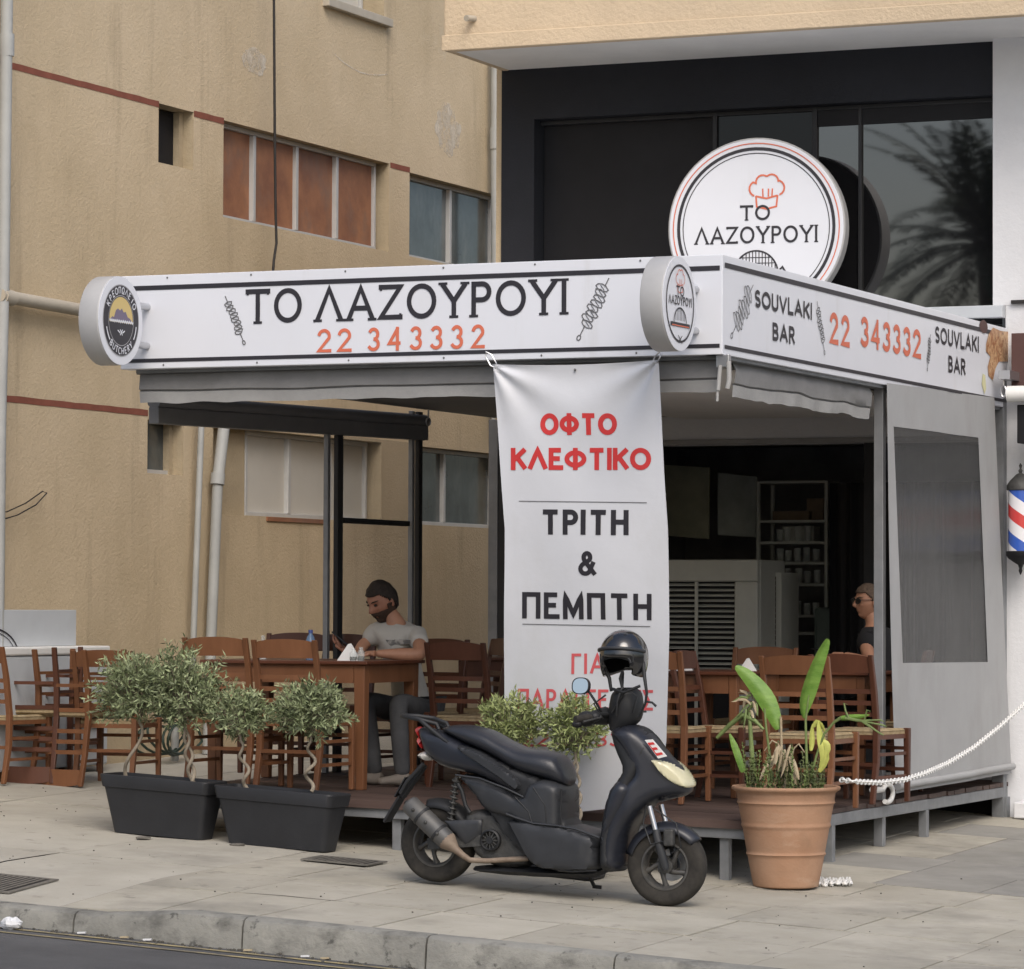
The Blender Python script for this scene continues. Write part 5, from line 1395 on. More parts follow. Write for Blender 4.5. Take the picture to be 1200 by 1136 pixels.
# ---- things on the tables
def bottle(x, y, z, label):
    root = empty('water_bottle', (x, y, z), label, 'bottle'); mb = MB()
    mb.lathe([(.028, z), (.031, z+.006), (.031, z+.05), (.028, z+.06), (.031, z+.07), (.031, z+.115), (.022, z+.145), (.012, z+.16), (.012, z+.168)], (x, y, 0), n=20); mb.build('body', MT['bottle_blue'], root, smooth=40)
    mb = MB(); mb.lathe([(.0145, z+.168), (.0145, z+.185), (.013, z+.187)], (x, y, 0), n=16); mb.build('cap', MT['cap_blue'], root, smooth=40)
q = at(364, 752, Y=ty0+.25); bottle(q.x, ty0+.25, TZ, 'small water bottle with a blue cap on the table by the left man')
def napkin(x, y, z, s_, label, ang=0):
    mb = MB(); c, q = math.cos(R(ang)), math.sin(R(ang))
    def T_(a, b2, h_): return (x+(a*c-b2*q)*s_, y+(a*q+b2*c)*s_, z+h_*s_)
    for k in range(3):
        o = .09*k-.09
        mb.add([T_(-.9,o,0),T_(.9,o+.05,0),T_(.15,o*.3,1.25),T_(-.1,o*.3+.05,1.2),T_(-.9,o+.04,0),T_(.9,o+.09,0),T_(.15,o*.3+.03,1.25),T_(-.1,o*.3+.08,1.2)], [(0,1,2,3),(7,6,5,4),(0,4,5,1),(1,5,6,2),(2,6,7,3),(3,7,4,0)])
    return tag(mb.build('napkin', MT['paper']), label, 'napkin', 'folded white napkins on the tables')
q = at(409, 772, Y=ty0+.12); napkin(q.x, ty0+.12, TZ, .085, 'folded white napkin leaning on the cruets in front of the left man', 5)
q = at(796, 785, Y=2.6); napkin(q.x, 2.6, ZR, .095, 'white napkin next to the right edge of the banner', 10)
q = at(876, 785, Y=2.7); napkin(q.x, 2.7, ZR, .065, 'white napkin in the middle of the table behind the potted plant', 0)
q = at(945, 778, Y=3.9); napkin(q.x, 3.9, TZ*0+dz(q.x)+.775, .05, 'crumpled white napkin at the table by the man with sunglasses', 30)
def cruet(x, y, z, label, h_=.10, m='clear_glass'):
    root = empty('cruet', (x, y, z), label, 'cruet', 'cruets and glasses on the tables'); mb = MB()
    mb.lathe([(.020, z), (.023, z+.01), (.023, z+h_*.6), (.012, z+h_*.85), (.013, z+h_)], (x, y, 0), n=16); mb.build('jar', MT[m], root, smooth=40)
    mb = MB(); mb.lathe([(.019, z+.004), (.021, z+.012), (.021, z+h_*.35)], (x, y, 0), n=12); mb.build('contents', MT['dark_plastic'] if 'dark' in label else MT['paper'], root, smooth=40)
q = at(414, 771, Y=ty0+.06); cruet(q.x, ty0+.06, TZ, 'glass cruet with dark contents at the table corner before the left man', .075)
q = at(423, 771, Y=ty0+.07); cruet(q.x, ty0+.07, TZ, 'glass cruet with white contents right of the dark one before the left man', .085)
q = at(304, 752, Y=ty0+.2); cruet(q.x, ty0+.25, TZ, 'clear glass bottle standing between the two chairs by the planters', .15)
q = at(910, 785, Y=2.6); 
for k, px in enumerate((905, 915, 928)):
    q = at(px, 780, Y=2.7); mb = MB(); z = ZR; mb.lathe([(.026, z), (.030, z+.004), (.034, z+.075), (.031, z+.075), (.024, z+.008)], (q.x, 2.7, 0), n=16, close=False)
    tag(mb.build('drinking_glass', MT['clear_glass'], smooth=40), ['short glass, leftmost of three behind the potted plant', 'short glass, middle one of three behind the potted plant', 'short glass next to the right leaf of the potted plant'][k], 'glass', 'glasses on the napkin table')
zd_ = dz(-2.2)+.775
q = at(520, 752, Y=4.1); mb = MB()
for k in range(5):
    x = q.x+.03*k+.02*rnd.random(); mb.ball((x, 4.1+.02*rnd.random(), zd_+.03), (.03, .025, .028), 8, 5)
mb.v = [tuple(Vector(v)+.012*noise.noise_vector(Vector(v)*30)) for v in mb.v]
tag(mb.build('used_napkins', MT['paper'], fix=False), 'heap of crumpled napkins on the dark table behind the seated man', 'napkins')

# ---- left: white chest, board with arc, hoses
a = at(-60, 890, Y=4.3); b2 = at(124, 756, Y=4.3)
zg_ = gz(-6, 4.3)
root = empty('chest_freezer', (W+.45, 4.0, zg_), 'pale grey white chest freezer against the beige wall behind the stacked chairs', 'freezer')
fy1 = 4.75
fz = at(120, 757, X=W+.25).z
xf1 = W+.26
yf1 = at(127, 800, X=xf1).y
mb = MB(); mb.box(W+.06, xf1, yf1-1.7, yf1, zg_+.03, fz-.06); mb.build('body', MT['white_metal'], root, bevel=.015)
mb = MB(); mb.box(W+.05, xf1+.01, yf1-1.71, yf1+.01, fz-.058, fz); mb.build('lid', MT['white_plastic'], root, bevel=.012)
bt = at(88, 715, X=W+.12); mb = MB(); mb.box(W+.10, W+.13, bt.y-1.6, bt.y, fz+.002, bt.z); bo = mb.build('panel', MT['white_metal'], None, bevel=.003)
tag(bo, 'white board with a thin black arc leaning on the wall above the freezer', 'board')
mb = MB(); cc = at(-12, 772, X=W+.13); r0 = at(14, 760, X=W+.13).y - cc.y
ribbon(mb, [(cc.y+r0*1.3*math.cos(R(a)), cc.z+r0*1.3*.55*math.sin(R(a))) for a in range(0, 181, 6)], .012, lambda u, v: (W+.134, u, v)); ribbon(mb, [(cc.y+r0*1.15*math.cos(R(a)), cc.z+r0*1.15*.55*math.sin(R(a))) for a in range(0, 181, 6)], .006, lambda u, v: (W+.134, u, v))
mb.build('arc_print', MT['print_black'], bo)
hz_ = empty('garden_hose', (W+.3, 5.3, .45), 'coiled dark green hose at the foot of the beige wall behind the shrubs', 'hose')
mb = MB()
for k in range(5):
    c0 = at(180+k*9, 868-(k%3)*4, X=W+.15+.05*k); rr0 = .15+.02*(k%3)
    mb.tube([c0+Vector((.03*math.sin(a*.5+k), rr0*1.7*math.cos(a*.35), rr0*.72*math.sin(a*.35))) for a in range(18)], .010, 6, closed=True)
mb.build('coil', MT['hose'], hz_, smooth=60)
q = at(205, 850, X=W+.2); mb = MB(); mb.tube([q, Vector((q.x, q.y, gz(q.x, q.y)))], .03, 12); mb.build('standpipe', MT['pipe'], hz_, smooth=40)

# ================================================================ PLANTERS + SHRUBS
def planter(pa, pb, ytop, ybot, Y0, label, ang=0):
    """pa, pb: photo x of the rim's ends"""
    A = at(pa, ybot, Y=Y0); B = at(pb, ybot, Y=Y0)
    x0, x1 = A.x, B.x; dpt = .27
    zt_ = at((pa+pb)/2, ytop, Y=Y0).z
    cxm = (x0+x1)/2; root = empty('planter', (cxm, Y0+dpt/2, gz(cxm, Y0)), label, 'planter', 'rectangular anthracite planters')
    def P_(x, y, z): 
        dx, dy = x-cxm, y-Y0; c, s_ = math.cos(ang), math.sin(ang)
        xx = cxm+dx*c-dy*s_; yy = Y0+dx*s_+dy*c; return (xx, yy, z + GA*(xx-cxm))
    zb = gz(cxm, Y0+.1)+.002; t = .07
    def ring(ins, z, n=6, rad=.035):
        pts = []
        X0_, X1_, Y0_, Y1_ = x0+ins, x1-ins, Y0+ins*.8, Y0+dpt-ins*.8
        for (ccx, ccy, a0) in ((X1_-rad, Y0_+rad, -90), (X1_-rad, Y1_-rad, 0), (X0_+rad, Y1_-rad, 90), (X0_+rad, Y0_+rad, 180)):
            for k in range(n+1): a = R(a0+90*k/n); pts.append(P_(ccx+rad*math.cos(a), ccy+rad*math.sin(a), z))
        return pts
    def shell(levels, name, m):
        rings = [ring(*l) for l in levels]; n = len(rings[0]); mb = MB()
        vs = [p for r_ in rings for p in r_]; fs = [(i*n+k, i*n+(k+1)%n, (i+1)*n+(k+1)%n, (i+1)*n+k) for i in range(len(rings)-1) for k in range(n)]
        mb.add(vs, fs); return mb, n, len(rings)
    mb, n, m_ = shell([(t, zb), (.022, zt_-.075)], 'a', 0); mb.f.append(tuple(range(n-1,-1,-1))); mb.mi.append(0); mb.build('tub', MT['planter'], root, smooth=35)
    mb, n, m_ = shell([(.023, zt_-.078), (.012, zt_-.074), (.0, zt_-.008), (.004, zt_), (.020, zt_), (.026, zt_-.02), (.03, zt_-.06)], 'b', 0); mb.build('rim', MT['planter'], root, smooth=35)
    mb = MB(); pts = ring(.028, zt_-.035); mb.add(pts, [tuple(range(len(pts)))]); mb.build('soil', MT['soil'], root)
    mb = MB()
    for k in range(16):
        xx = rnd.uniform(x0+.08, x1-.08); yy = Y0+rnd.uniform(.08, dpt-.08); s_ = rnd.uniform(.008, .02); mb.ball(P_(xx, yy, zt_-.03), (s_, s_, s_*.7), 6, 4)
    mb.build('pebbles', MT['litter'], root)
    return root, zt_
pl1, zp1 = planter(113, 243, 912, 981, .02, 'left dark grey rectangular planter holding two olive shrubs', R(-1.5))
pl2, zp2 = planter(246, 389, 926, 991, .0, 'right dark grey rectangular planter holding two olive shrubs, next to the deck', R(-2.5))
def crown(mb, c, rx, ry, rz_, n_twig, leaf=.044, lw=.0054, seed=0, flat=1.0, up=.35):
    r = random.Random(seed); c = Vector(c); tw = []
    lump = [Vector((r.uniform(-1,1), r.uniform(-1,1), r.uniform(-.6,1)))*.45 for _ in range(9)]
    for i in range(n_twig):
        L0 = r.choice(lump)
        v = Vector((r.gauss(0,1), r.gauss(0,1), r.gauss(.12,1))).normalized()
        k = 1 + .55*noise.noise(v*2.0+Vector((seed*3.1,0,0))) + r.uniform(-.16, .10) + (r.uniform(.12, .34) if r.random() < .13 else 0)
        end = Vector((v.x*rx*k, v.y*ry*k, v.z*rz_*k*(1 if v.z > 0 else .85)))
        st = end*r.uniform(.30, .72) + Vector((L0.x*rx*.12, L0.y*ry*.12, 0)); 
        d = (end-st) + Vector((0,0,up*rz_*r.uniform(.1,.5)))
        tw.append((c+st, c+st+d))
        nl = int(d.length/.0105)+3; ax = d.normalized()
        for j in range(nl):
            t = (j+.5)/nl; p = c+st+d*t
            ld = (ax*.75 + Vector((r.gauss(0,1), r.gauss(0,1), r.gauss(.15,1))).normalized()*.9).normalized()
            L_ = leaf*r.uniform(.65, 1.2); wv = ld.cross(Vector((r.gauss(0,1), r.gauss(0,1), r.gauss(0,1)))).normalized()*lw*r.uniform(.8,1.3)
            mid = p+ld*L_*.45
            mb.add([p, mid+wv, p+ld*L_, mid-wv], [(0,1,2,3)])
    return tw
def shrub(base_px, base_py, Y_, cpx, cpy, rx, rz_, label, twist=2.2, amp=.028, n=420, seed=1, m='olive', double=False, zb=None, group='olive shrubs with twisted trunks', trunk_r=.0105):
    b0 = at(base_px, base_py, Y=Y_); 
    if zb is not None: b0.z = zb
    c = at(cpx, cpy, Y=Y_)
    root = empty('olive_shrub', b0, label, 'shrub', group)
    t0 = Vector(b0); t1 = Vector((c.x, c.y, c.z-rz_*.45)); mb = MB(); N_ = 26
    for ph in ((0, math.pi) if double else (0,)):
        pts = []; rs = []
        for i in range(N_+1):
            t = i/N_; p = t0.lerp(t1, t); a = t*twist*2*math.pi+ph+seed; k = amp*max(0, math.sin(math.pi*min(1, t*1.15+.08)))**.5 if t < .9 else amp*.4
            pts.append(p+Vector((k*math.cos(a), k*math.sin(a), 0))); rs.append(trunk_r*(1.15-.45*t))
        mb.tube(pts, rs, 8)
    mb.build('trunk', MT['bark'], root, smooth=60)
    mb = MB(); tw = crown(mb, c, rx, rx*.85, rz_, n, seed=seed)
    mb.build('crown', MT[m], root, fix=False)
    mb = MB()
    for s_, e in tw[::3]: mb.tube([t1+(s_-t1)*.05, t1.lerp(s_, .6)+Vector((0,0,-.01)), s_, s_.lerp(e, .9)], [.004, .003, .0022, .001], 4, cap=False)
    mb.build('twigs', MT['bark'], root, fix=False)
    return root
shrub(152, 914, .17, 166, 813, .26, .20, 'olive shrub with a bent trunk, leftmost in the left planter', twist=.8, amp=.045, n=400, seed=3)
shrub(226, 918, .15, 215, 816, .235, .235, 'tallest olive shrub, right one in the left planter', twist=2.0, amp=.022, n=410, seed=11, double=True)
shrub(290, 925, .13, 281, 842, .175, .155, 'smaller olive shrub at the left of the right planter', twist=2.2, amp=.024, n=250, seed=21)
shrub(363, 928, .13, 365, 837, .225, .165, 'round olive shrub with a corkscrew trunk at the right of the right planter', twist=2.4, amp=.030, n=400, seed=31)
# the two behind the scooter, in one low dark trough
q = at(640, 960, Y=.0)
root = empty('planter_trough', (q.x, .0, gz(q.x, 0)), 'low dark trough behind the scooter holding two leafy shrubs', 'planter')
mb = MB(); xa_, xb2 = at(572, 960, Y=-.1).x, at(704, 960, Y=-.1).x; za = gz(q.x, 0)
mb.hexa([(xa_+.05,-.12,gz(xa_,-.1)),(xb2-.05,-.12,gz(xb2,-.1)),(xb2-.05,.10,gz(xb2,.1)),(xa_+.05,.10,gz(xa_,.1)),(xa_,-.16,za+.27),(xb2,-.16,za+.27),(xb2,.14,za+.27),(xa_,.14,za+.27)])
mb.build('tub', MT['planter'], root, bevel=.012)
shrub(592, 990, -.02, 600, 852, .185, .15, 'pale green shrub behind the scooter seat, left of the banner text', twist=1, amp=.01, n=230, seed=41, m='olive2', zb=za+.26)
shrub(677, 950, -.03, 674, 856, .165, .16, 'leafy shrub with spiral trunk between the scooter seat and handlebar', twist=2.6, amp=.024, n=250, seed=51, m='olive2', double=True, zb=za+.26)

# ================================================================ TERRACOTTA POT
pc = grd(914, 1042); PY = pc.y+.12; pcx = at(921, 1000, Y=PY).x
zb = gz(pcx, PY)
zof = lambda py: at(920, py, Y=PY).z
zt_ = zof(921)
pot = empty('terracotta_pot', (pcx, PY, zb), 'large terracotta pot with raised rings at the corner of the deck', 'flower pot')
sc_ = (at(983, 930, Y=PY).x-at(860, 930, Y=PY).x)/2/ (0.9175)*.93
r1 = (at(982, 925, Y=PY)-at(861, 925, Y=PY)).length/2; r0 = (at(953, 1045, Y=PY)-at(880, 1045, Y=PY)).length/2*.98
hh = zt_-zb
def pr(t): return r0+(r1*.93-r0)*(t**.95)
prof = [(r0*.9, zb), (r0, zb+.006)]
rings_ = [ (1045-1006)/124., (1045-972)/124.+.01, (1045-942)/124.]
N_ = 60
for i in range(1, N_):
    t = i/N_*.95; b_r = 0
    for c_ in (.33, .61, .84): b_r += .008*math.exp(-((t-c_)/.012)**2)
    prof.append((pr(t)+b_r, zb+hh*t))
prof += [(r1*.955, zb+hh*.955), (r1*.99, zb+hh*.965), (r1, zb+hh*.985), (r1*.985, zb+hh), (r1*.93, zb+hh*.998), (r1*.90, zb+hh*.97), (r1*.88, zb+hh*.93)]
mb = MB(); mb.lathe(prof, (pcx, PY, 0), n=72, close=False); mb.build('body', MT['terracotta'], pot, smooth=50)
mb = MB(); mb.lathe([(0, zb+hh*.955), (r1*.88, zb+hh*.95)], (pcx, PY, 0), n=40, close=False); mb.build('soil', MT['soil'], pot)
PP = lambda px, py, o=0: at(px, py, Y=PY+o)
st = empty('strelitzia', (pcx, PY, zb+hh*.955), 'half withered strelitzia with two upright bright green leaves growing in the terracotta pot', 'plant')
def leafblade(pts, wds, m, name, fold=.35, tw=0.0, nrm=(0,-1,0), curl=0):
    """broad leaf along pts with half widths wds; folded along the midrib"""
    P_ = [Vector(p) for p in pts]; mb = MB(); vs = []; n = len(P_); nr = Vector(nrm)
    for i, p in enumerate(P_):
        d = (P_[min(i+1, n-1)]-P_[max(i-1, 0)]).normalized(); s_ = d.cross(nr).normalized()
        if tw: s_ = Matrix.Rotation(tw*i/n, 3, d) @ s_
        b_ = s_.cross(d)
        for k in (-1, -.5, 0, .5, 1):
            wv = wds[i]*(1+.16*noise.noise(Vector((i*1.7, k*3, wds[0]*99))))
            vs.append(p + s_*k*wv - b_*(fold*abs(k)**1.2*wv) + b_*curl*k*wv)
    fs = [(i*5+k, i*5+k+1, i*5+6+k, i*5+5+k) for i in range(n-1) for k in range(4)]
    mb.add(vs, fs); o = mb.build(name, m, st, smooth=180)
    ss2 = o.modifiers.new('ss', 'SUBSURF'); ss2.levels = 1; ss2.render_levels = 1
    return o
def stalk(pts, r_, m, name='stalk'):
    mb = MB(); mb.tube(pts, r_, 8); return mb.build(name, m, st, smooth=60)
mpx = .0049*1.0
leafblade([PP(942, 842), PP(940, 830), PP(944, 812), PP(951, 792), PP(959, 772), PP(966, 757), PP(970, 749)], [.01, .042, .055, .050, .040, .028, .014], MT['leaf_green'], 'leaf', .45, nrm=(-.35,-1,0))
stalk([PP(946, 918), PP(945, 880), PP(944, 845), PP(948, 815)], [.009, .008, .007, .004], MT['leaf_dull'])
leafblade([PP(912, 855), PP(908, 842), PP(900, 822), PP(889, 806), PP(877, 792), PP(867, 784), PP(862, 781)], [.02, .040, .052, .050, .040, .028, .012], MT['leaf_green'], 'leaf', .35, nrm=(.2,-1,.35))
stalk([PP(905, 918), PP(902, 885), PP(898, 855), PP(896, 830)], [.009, .008, .007, .006], MT['leaf_dull'])
leafblade([PP(871, 905), PP(866, 888), PP(860, 872), PP(855, 860)], [.016, .022, .020, .006], MT['leaf_green'], 'leaf', .25, nrm=(.5,-1,0))
leafblade([PP(960, 905), PP(970, 890), PP(965, 872), PP(962, 855), PP(960, 845)], [.012, .030, .034, .025, .008], MT['leaf_yellow'], 'yellow_leaf', .6, tw=1.4, nrm=(.3,-1,0))
leafblade([PP(953, 852), PP(956, 846), PP(963, 850), PP(966, 858)], [.008, .024, .020, .006], MT['leaf_yellow'], 'yellow_leaf', .3, tw=1.0)
leafblade([PP(962, 868), PP(968, 870), PP(972, 878), PP(966, 890)], [.008, .02, .020, .006], MT['leaf_yellow'], 'yellow_leaf', .3, tw=-1.0)
leafblade([PP(950, 880), PP(952, 868), PP(951, 856), PP(953, 848)], [.01, .018, .012, .004], MT['leaf_yellow'], 'yellow_leaf', .4, tw=.6)
# bent flower stalk to the right
stalk([PP(950, 912), PP(957, 885), PP(966, 860), PP(978, 846), PP(986, 841)], [.007, .007, .007, .008, .01], MT['leaf_dull'])
leafblade([PP(984, 842), PP(995, 841), PP(1008, 840), PP(1019, 838)], [.012, .018, .014, .003], MT['leaf_green'], 'bract', .6)
for k, (ex, ey) in enumerate(((1036, 846), (1039, 852), (1036, 862), (1030, 858), (1020, 834), (993, 826))):
    stalk([PP(990+k, 842), PP(1005+k*2 if ex > 1000 else 991, 845 if ex > 1000 else 834), PP(ex-4, ey-2), PP(ex, ey)], [.007, .006, .005, .002], MT['leaf_dull'], 'bract')
# dead stalks at the left
stalk([PP(895, 855), PP(885, 845), PP(870, 838), PP(855, 850), PP(840, 865)], [.007, .012, .016, .014, .010], MT['leaf_dull'], 'dead_stalk')
stalk([PP(882, 905), PP(881, 880), PP(879, 850), PP(878, 835)], [.016, .014, .012, .008], MT['leaf_dull'])
rr2 = random.Random(5)
for k in range(22):
    a0 = PP(878+rr2.uniform(-6, 8), 826+rr2.uniform(-10, 8), rr2.uniform(-.04, .04)); e0 = a0+Vector((rr2.uniform(-.10, .05), rr2.uniform(-.04, .04), rr2.uniform(-.12, .05)))
    leafblade([a0, a0.lerp(e0, .4)+Vector((0,0,.02)), a0.lerp(e0, .8), e0], [.004, .009, .008, .002], MT['leaf_dry' if k % 3 else 'leaf_dull'], 'dry_leaf', .5, tw=rr2.uniform(-2, 2))
stalk([PP(916, 905), PP(916, 880), PP(915, 840)], [.008, .008, .007], MT['leaf_dry'], 'dead_stalk')
stalk([PP(914, 890), PP(912, 872), PP(905, 868), PP(896, 880)], [.008, .006, .005, .003], MT['leaf_dry'], 'dead_stalk')
stalk([PP(926, 895), PP(930, 878), PP(936, 872), PP(943, 882)], [.007, .006, .005, .003], MT['leaf_dry'], 'dead_stalk')
for k in range(16):
    a0 = PP(918+rr2.uniform(-8, 10), 885+rr2.uniform(-12, 8), -.05+rr2.uniform(-.05, .02)); e0 = a0+Vector((rr2.uniform(-.08, .07), rr2.uniform(-.1, .0), rr2.uniform(-.20, -.04)))
    leafblade([a0, a0.lerp(e0, .4)+Vector((0,-.01,.02)), a0.lerp(e0, .8), e0], [.005, .013, .012, .002], MT['leaf_dry'], 'dry_leaf', .5, tw=rr2.uniform(-2, 2))
# low succulents filling the pot
sx_ = empty('succulents', (pcx, PY, zb+hh*.955), 'low green brown succulents crowding the rim of the terracotta pot', 'plants')
for k in range(46):
    a = rr2.uniform(0, 6.28); q_ = r1*.80*math.sqrt(rr2.random()); b0 = Vector((pcx+q_*math.cos(a), PY+q_*math.sin(a), zb+hh*.94)); h_ = rr2.uniform(.12, .30)*(1 if math.sin(a) < .3 else .8)
    lean = Vector((rr2.uniform(-.05, .05), rr2.uniform(-.04, .03), h_)); mb = MB(); mb.tube([b0, b0+lean*.5, b0+lean], [.004, .004, .002], 5)
    for j in range(int(h_/.010)):
        t = (j+1)/(h_/.010+1); p = b0+lean*t; aa = j*2.4; d_ = Vector((math.cos(aa), math.sin(aa), .9)).normalized()*.030*(1.1-t*.5); s_ = Vector((-math.sin(aa), math.cos(aa), 0))*.0085
        mb.add([p, p+d_*.5+s_, p+d_, p+d_*.5-s_], [(0,1,2,3)])
    mb.build('stem', MT['succulent'] if k % 4 else MT['leaf_dull'], sx_, fix=False)

# ================================================================ CHAIN
def chain(pts, label, group=None):
    # resample to link spacing
    P_ = [Vector(p) for p in pts]; out = [P_[0]]; step = .030
    path = []
    for i in range(len(P_)-1):
        for k in range(40): path.append(P_[i].lerp(P_[i+1], k/40))
    path.append(P_[-1])
    for p in path:
        if (p-out[-1]).length >= step: out.append(p)
    mb = MB()
    for i in range(len(out)-1):
        a, b2 = out[i], out[i+1]; c = (a+b2)/2; d = (b2-a).normalized()
        s_ = d.orthogonal().normalized(); s_ = Matrix.Rotation((i % 2)*math.pi/2+.5, 3, d) @ s_
        mb.tube([c+d*.024*math.cos(k*math.pi/4)+s_*.013*math.sin(k*math.pi/4) for k in range(8)], .0052, 5, closed=True, cap=False)
    return tag(mb.build('plastic_chain', MT['white_plastic'], smooth=60), label, 'chain', group)
A = at(985, 914, Y=PY-.05); 
keys = [(985, 914, PY-.02), (1000, 916, .3), (1030, 917.5, .75), (1060, 914, 1.2), (1085, 906, 1.7), (1110, 895, 2.3), (1140, 877, 3.0), (1170, 853, 3.8), (1200, 826, 4.6), (1230, 796, 5.3)]
chain([at(a, b2, Y=c) for a, b2, c in keys], 'white plastic chain hanging from the terracotta pot towards the right wall')
pl_ = []
for k in range(26):
    pxx = 957+k*1.6 if k < 24 else 996; q = grd(pxx, 1037+3.5*math.sin(k*1.3)); pl_.append(Vector((q.x, q.y, gz(q.x, q.y)+.012+.010*(k % 2))))
chain(pl_, 'heap of white plastic chain lying on the pavement beside the terracotta pot')
q = at(1040, 930, X=.03); mb = MB(); pts = [q+Vector((0, .11*math.cos(R(a)), .055*math.sin(R(a)))) for a in range(150, -121, -18)]
mb.tube([q+Vector((0,-.30,.035)), q+Vector((0,-.20,.03))]+pts, [.022, .02]+[.016]*len(pts), 8)
tag(mb.build('chain_hook', MT['white_plastic'], smooth=60), 'broken white plastic hook on the deck edge by the pergola post', 'hook')
# ================================================================ SCOOTER
SY = -.90                                   # middle plane of the scooter
scooter = empty('scooter', (-.63, SY, gz(-.63, SY)), 'dark navy motor scooter with grey side panels parked in front of the banner', 'scooter')
def Zp(zx, zy, Y=SY): return at(430+zx/2.857, 720+zy/2.857, Y=Y)
def smooth_poly(p, it=2, keep=()):
    for _ in range(it):
        q = []
        for i in range(len(p)):
            a, b2 = p[i], p[(i+1) % len(p)]
            q += [(a[0]*.78+b2[0]*.22, a[1]*.78+b2[1]*.22), (a[0]*.22+b2[0]*.78, a[1]*.22+b2[1]*.78)]
        p = q
    return p
def puff(name, poly, half, m, parent=None, edge=.05, yo=None, it=2, center=0.0, step=.022, taper=None, crown_=0.0):
    """rounded body panel: outline traced in side view, full thickness 2*half, domed towards its edge"""
    yo = -half*.6 if yo is None else yo
    P3 = [Zp(a, b2, SY+center+yo) for a, b2 in smooth_poly(poly, it)]
    o2 = [Vector((p.x, p.z)) for p in P3]; n = len(o2)
    x0, x1 = min(p.x for p in o2), max(p.x for p in o2); z0, z1 = min(p.y for p in o2), max(p.y for p in o2)
    def dist(p):
        best = 9
        for i in range(n):
            a, b2 = o2[i], o2[(i+1) % n]; ab = b2-a; t = max(0, min(1, (p-a).dot(ab)/max(1e-9, ab.length_squared))); best = min(best, (p-a-ab*t).length)
        return best
    def inside(p):
        c = False
        for i in range(n):
            a, b2 = o2[i], o2[(i+1) % n]
            if (a.y > p.y) != (b2.y > p.y) and p.x < (b2.x-a.x)*(p.y-a.y)/(b2.y-a.y)+a.x: c = not c
        return c
    pts = list(o2); st_ = step; j = 0; z = z0+st_*.5
    while z < z1:
        x = x0+st_*(.5 if j % 2 else 0)
        while x < x1:
            p = Vector((x, z))
            if inside(p) and dist(p) > st_*.35: pts.append(p)
            x += st_
        z += st_*.87; j += 1
    # a dense ring close to the edge keeps the rounding crisp
    for i in range(n):
        a, b2 = o2[i], o2[(i+1) % n]; t = (b2-a)
        if t.length < 1e-6: continue
        nn = Vector((-t.y, t.x)).normalized()
        for s_ in (edge*.12,):
            for sg in (1, -1):
                p = (a+b2)/2+nn*s_*sg
                if inside(p) and dist(p) > s_*.8: pts.append(p)
    r_ = delaunay_2d_cdt(pts, [(i, (i+1) % n) for i in range(n)], [], 1, 1e-7)
    V, Fc = r_[0], r_[2]
    hs = []
    for p in V:
        d = dist(p)
        k = 1 if d >= edge else math.sqrt(max(0, 1-(1-d/edge)**2))
        h = half*(.15+.85*k) + crown_*min(1, d/(edge*3))
        if taper: h *= taper((p.x-x0)/(x1-x0), (p.y-z0)/(z1-z0))
        hs.append(h)
    nV = len(V); mb = MB()
    vs = [(p.x, SY+center-h, p.y) for p, h in zip(V, hs)] + [(p.x, SY+center+h, p.y) for p, h in zip(V, hs)]
    fs = [tuple(f) for f in Fc] + [tuple(i+nV for i in reversed(f)) for f in Fc]
    # rim
    for i in range(n): fs.append((i, (i+1) % n, (i+1) % n+nV, i+nV))
    mb.add(vs, fs)
    return mb.build(name, m, scooter if parent is None else parent, smooth=50)
# wheels
def wheel(cx_, cz_, r, w_, steer=0, m_spokes=5):
    c = Vector((cx_, SY, cz_))
    rot_ = Matrix.Rotation(steer, 4, 'Z'); tr = Matrix.Translation(c) @ rot_ @ Matrix.Translation(-c)
    def T_(mb): mb.v = [tuple(tr @ Vector(v)) for v in mb.v]
    mb = MB(); ri = r-.092
    prof = [(ri, -.045), (ri+.02, -.052), (r-.035, -w_/2), (r-.014, -w_/2*.86), (r-.003, -w_/2*.5), (r, 0), (r-.003, w_/2*.5), (r-.014, w_/2*.86), (r-.035, w_/2), (ri+.02, .052), (ri, .045)]
    mb.lathe(prof, c, 'y', 72, close=False)
    # tread grooves
    for k in range(36):
        a = 2*math.pi*k/36
        for sg in (-1, 1):
            q = [(r+.0006, 0.004*sg, a), (r+.0006, .004*sg, a+.03), (r-.006, sg*w_*.36, a+.13), (r-.006, sg*w_*.36, a+.10)]
    T_(mb); ty = mb.build('tyre', MT['rubber'], scooter, smooth=50)
    mb = MB(); mb.lathe([(ri+.006, -.045), (ri+.008, -.052), (ri-.002, -.053), (ri-.008, -.045), (ri-.014, -.02), (ri-.014, .02), (ri-.008, .045), (ri+.006, .052)], c, 'y', 64, close=False); T_(mb)
    rm = mb.build('rim', MT['rim'], ty, smooth=50); s_ = rm.modifiers.new('s', 'SOLIDIFY'); s_.thickness = .006
    for k in range(m_spokes):
        mb = MB(); a = 2*math.pi*k/m_spokes+.35; pts = []
        for i in range(7):
            t = i/6; rr_ = .03+(ri-.045)*t; aa = a+.55*math.sin(t*1.6)
            pts.append(c+Vector((rr_*math.cos(aa), -.012-.012*math.sin(t*3), rr_*math.sin(aa))))
        mb.tube(pts, [.020, .017, .014, .013, .013, .015, .020], 8); T_(mb); mb.build('spoke', MT['rim'], rm, smooth=60)
    mb = MB(); mb.lathe([(.0, -.058), (.014, -.058), (.016, -.05), (.040, -.045), (.042, .045), (.0, .05)], c, 'y', 28); T_(mb); mb.build('hub', MT['engine'], rm, smooth=40)
    return c, tr, ty
fw_ = Zp(1006, 841); rw_ = Zp(240, 765)
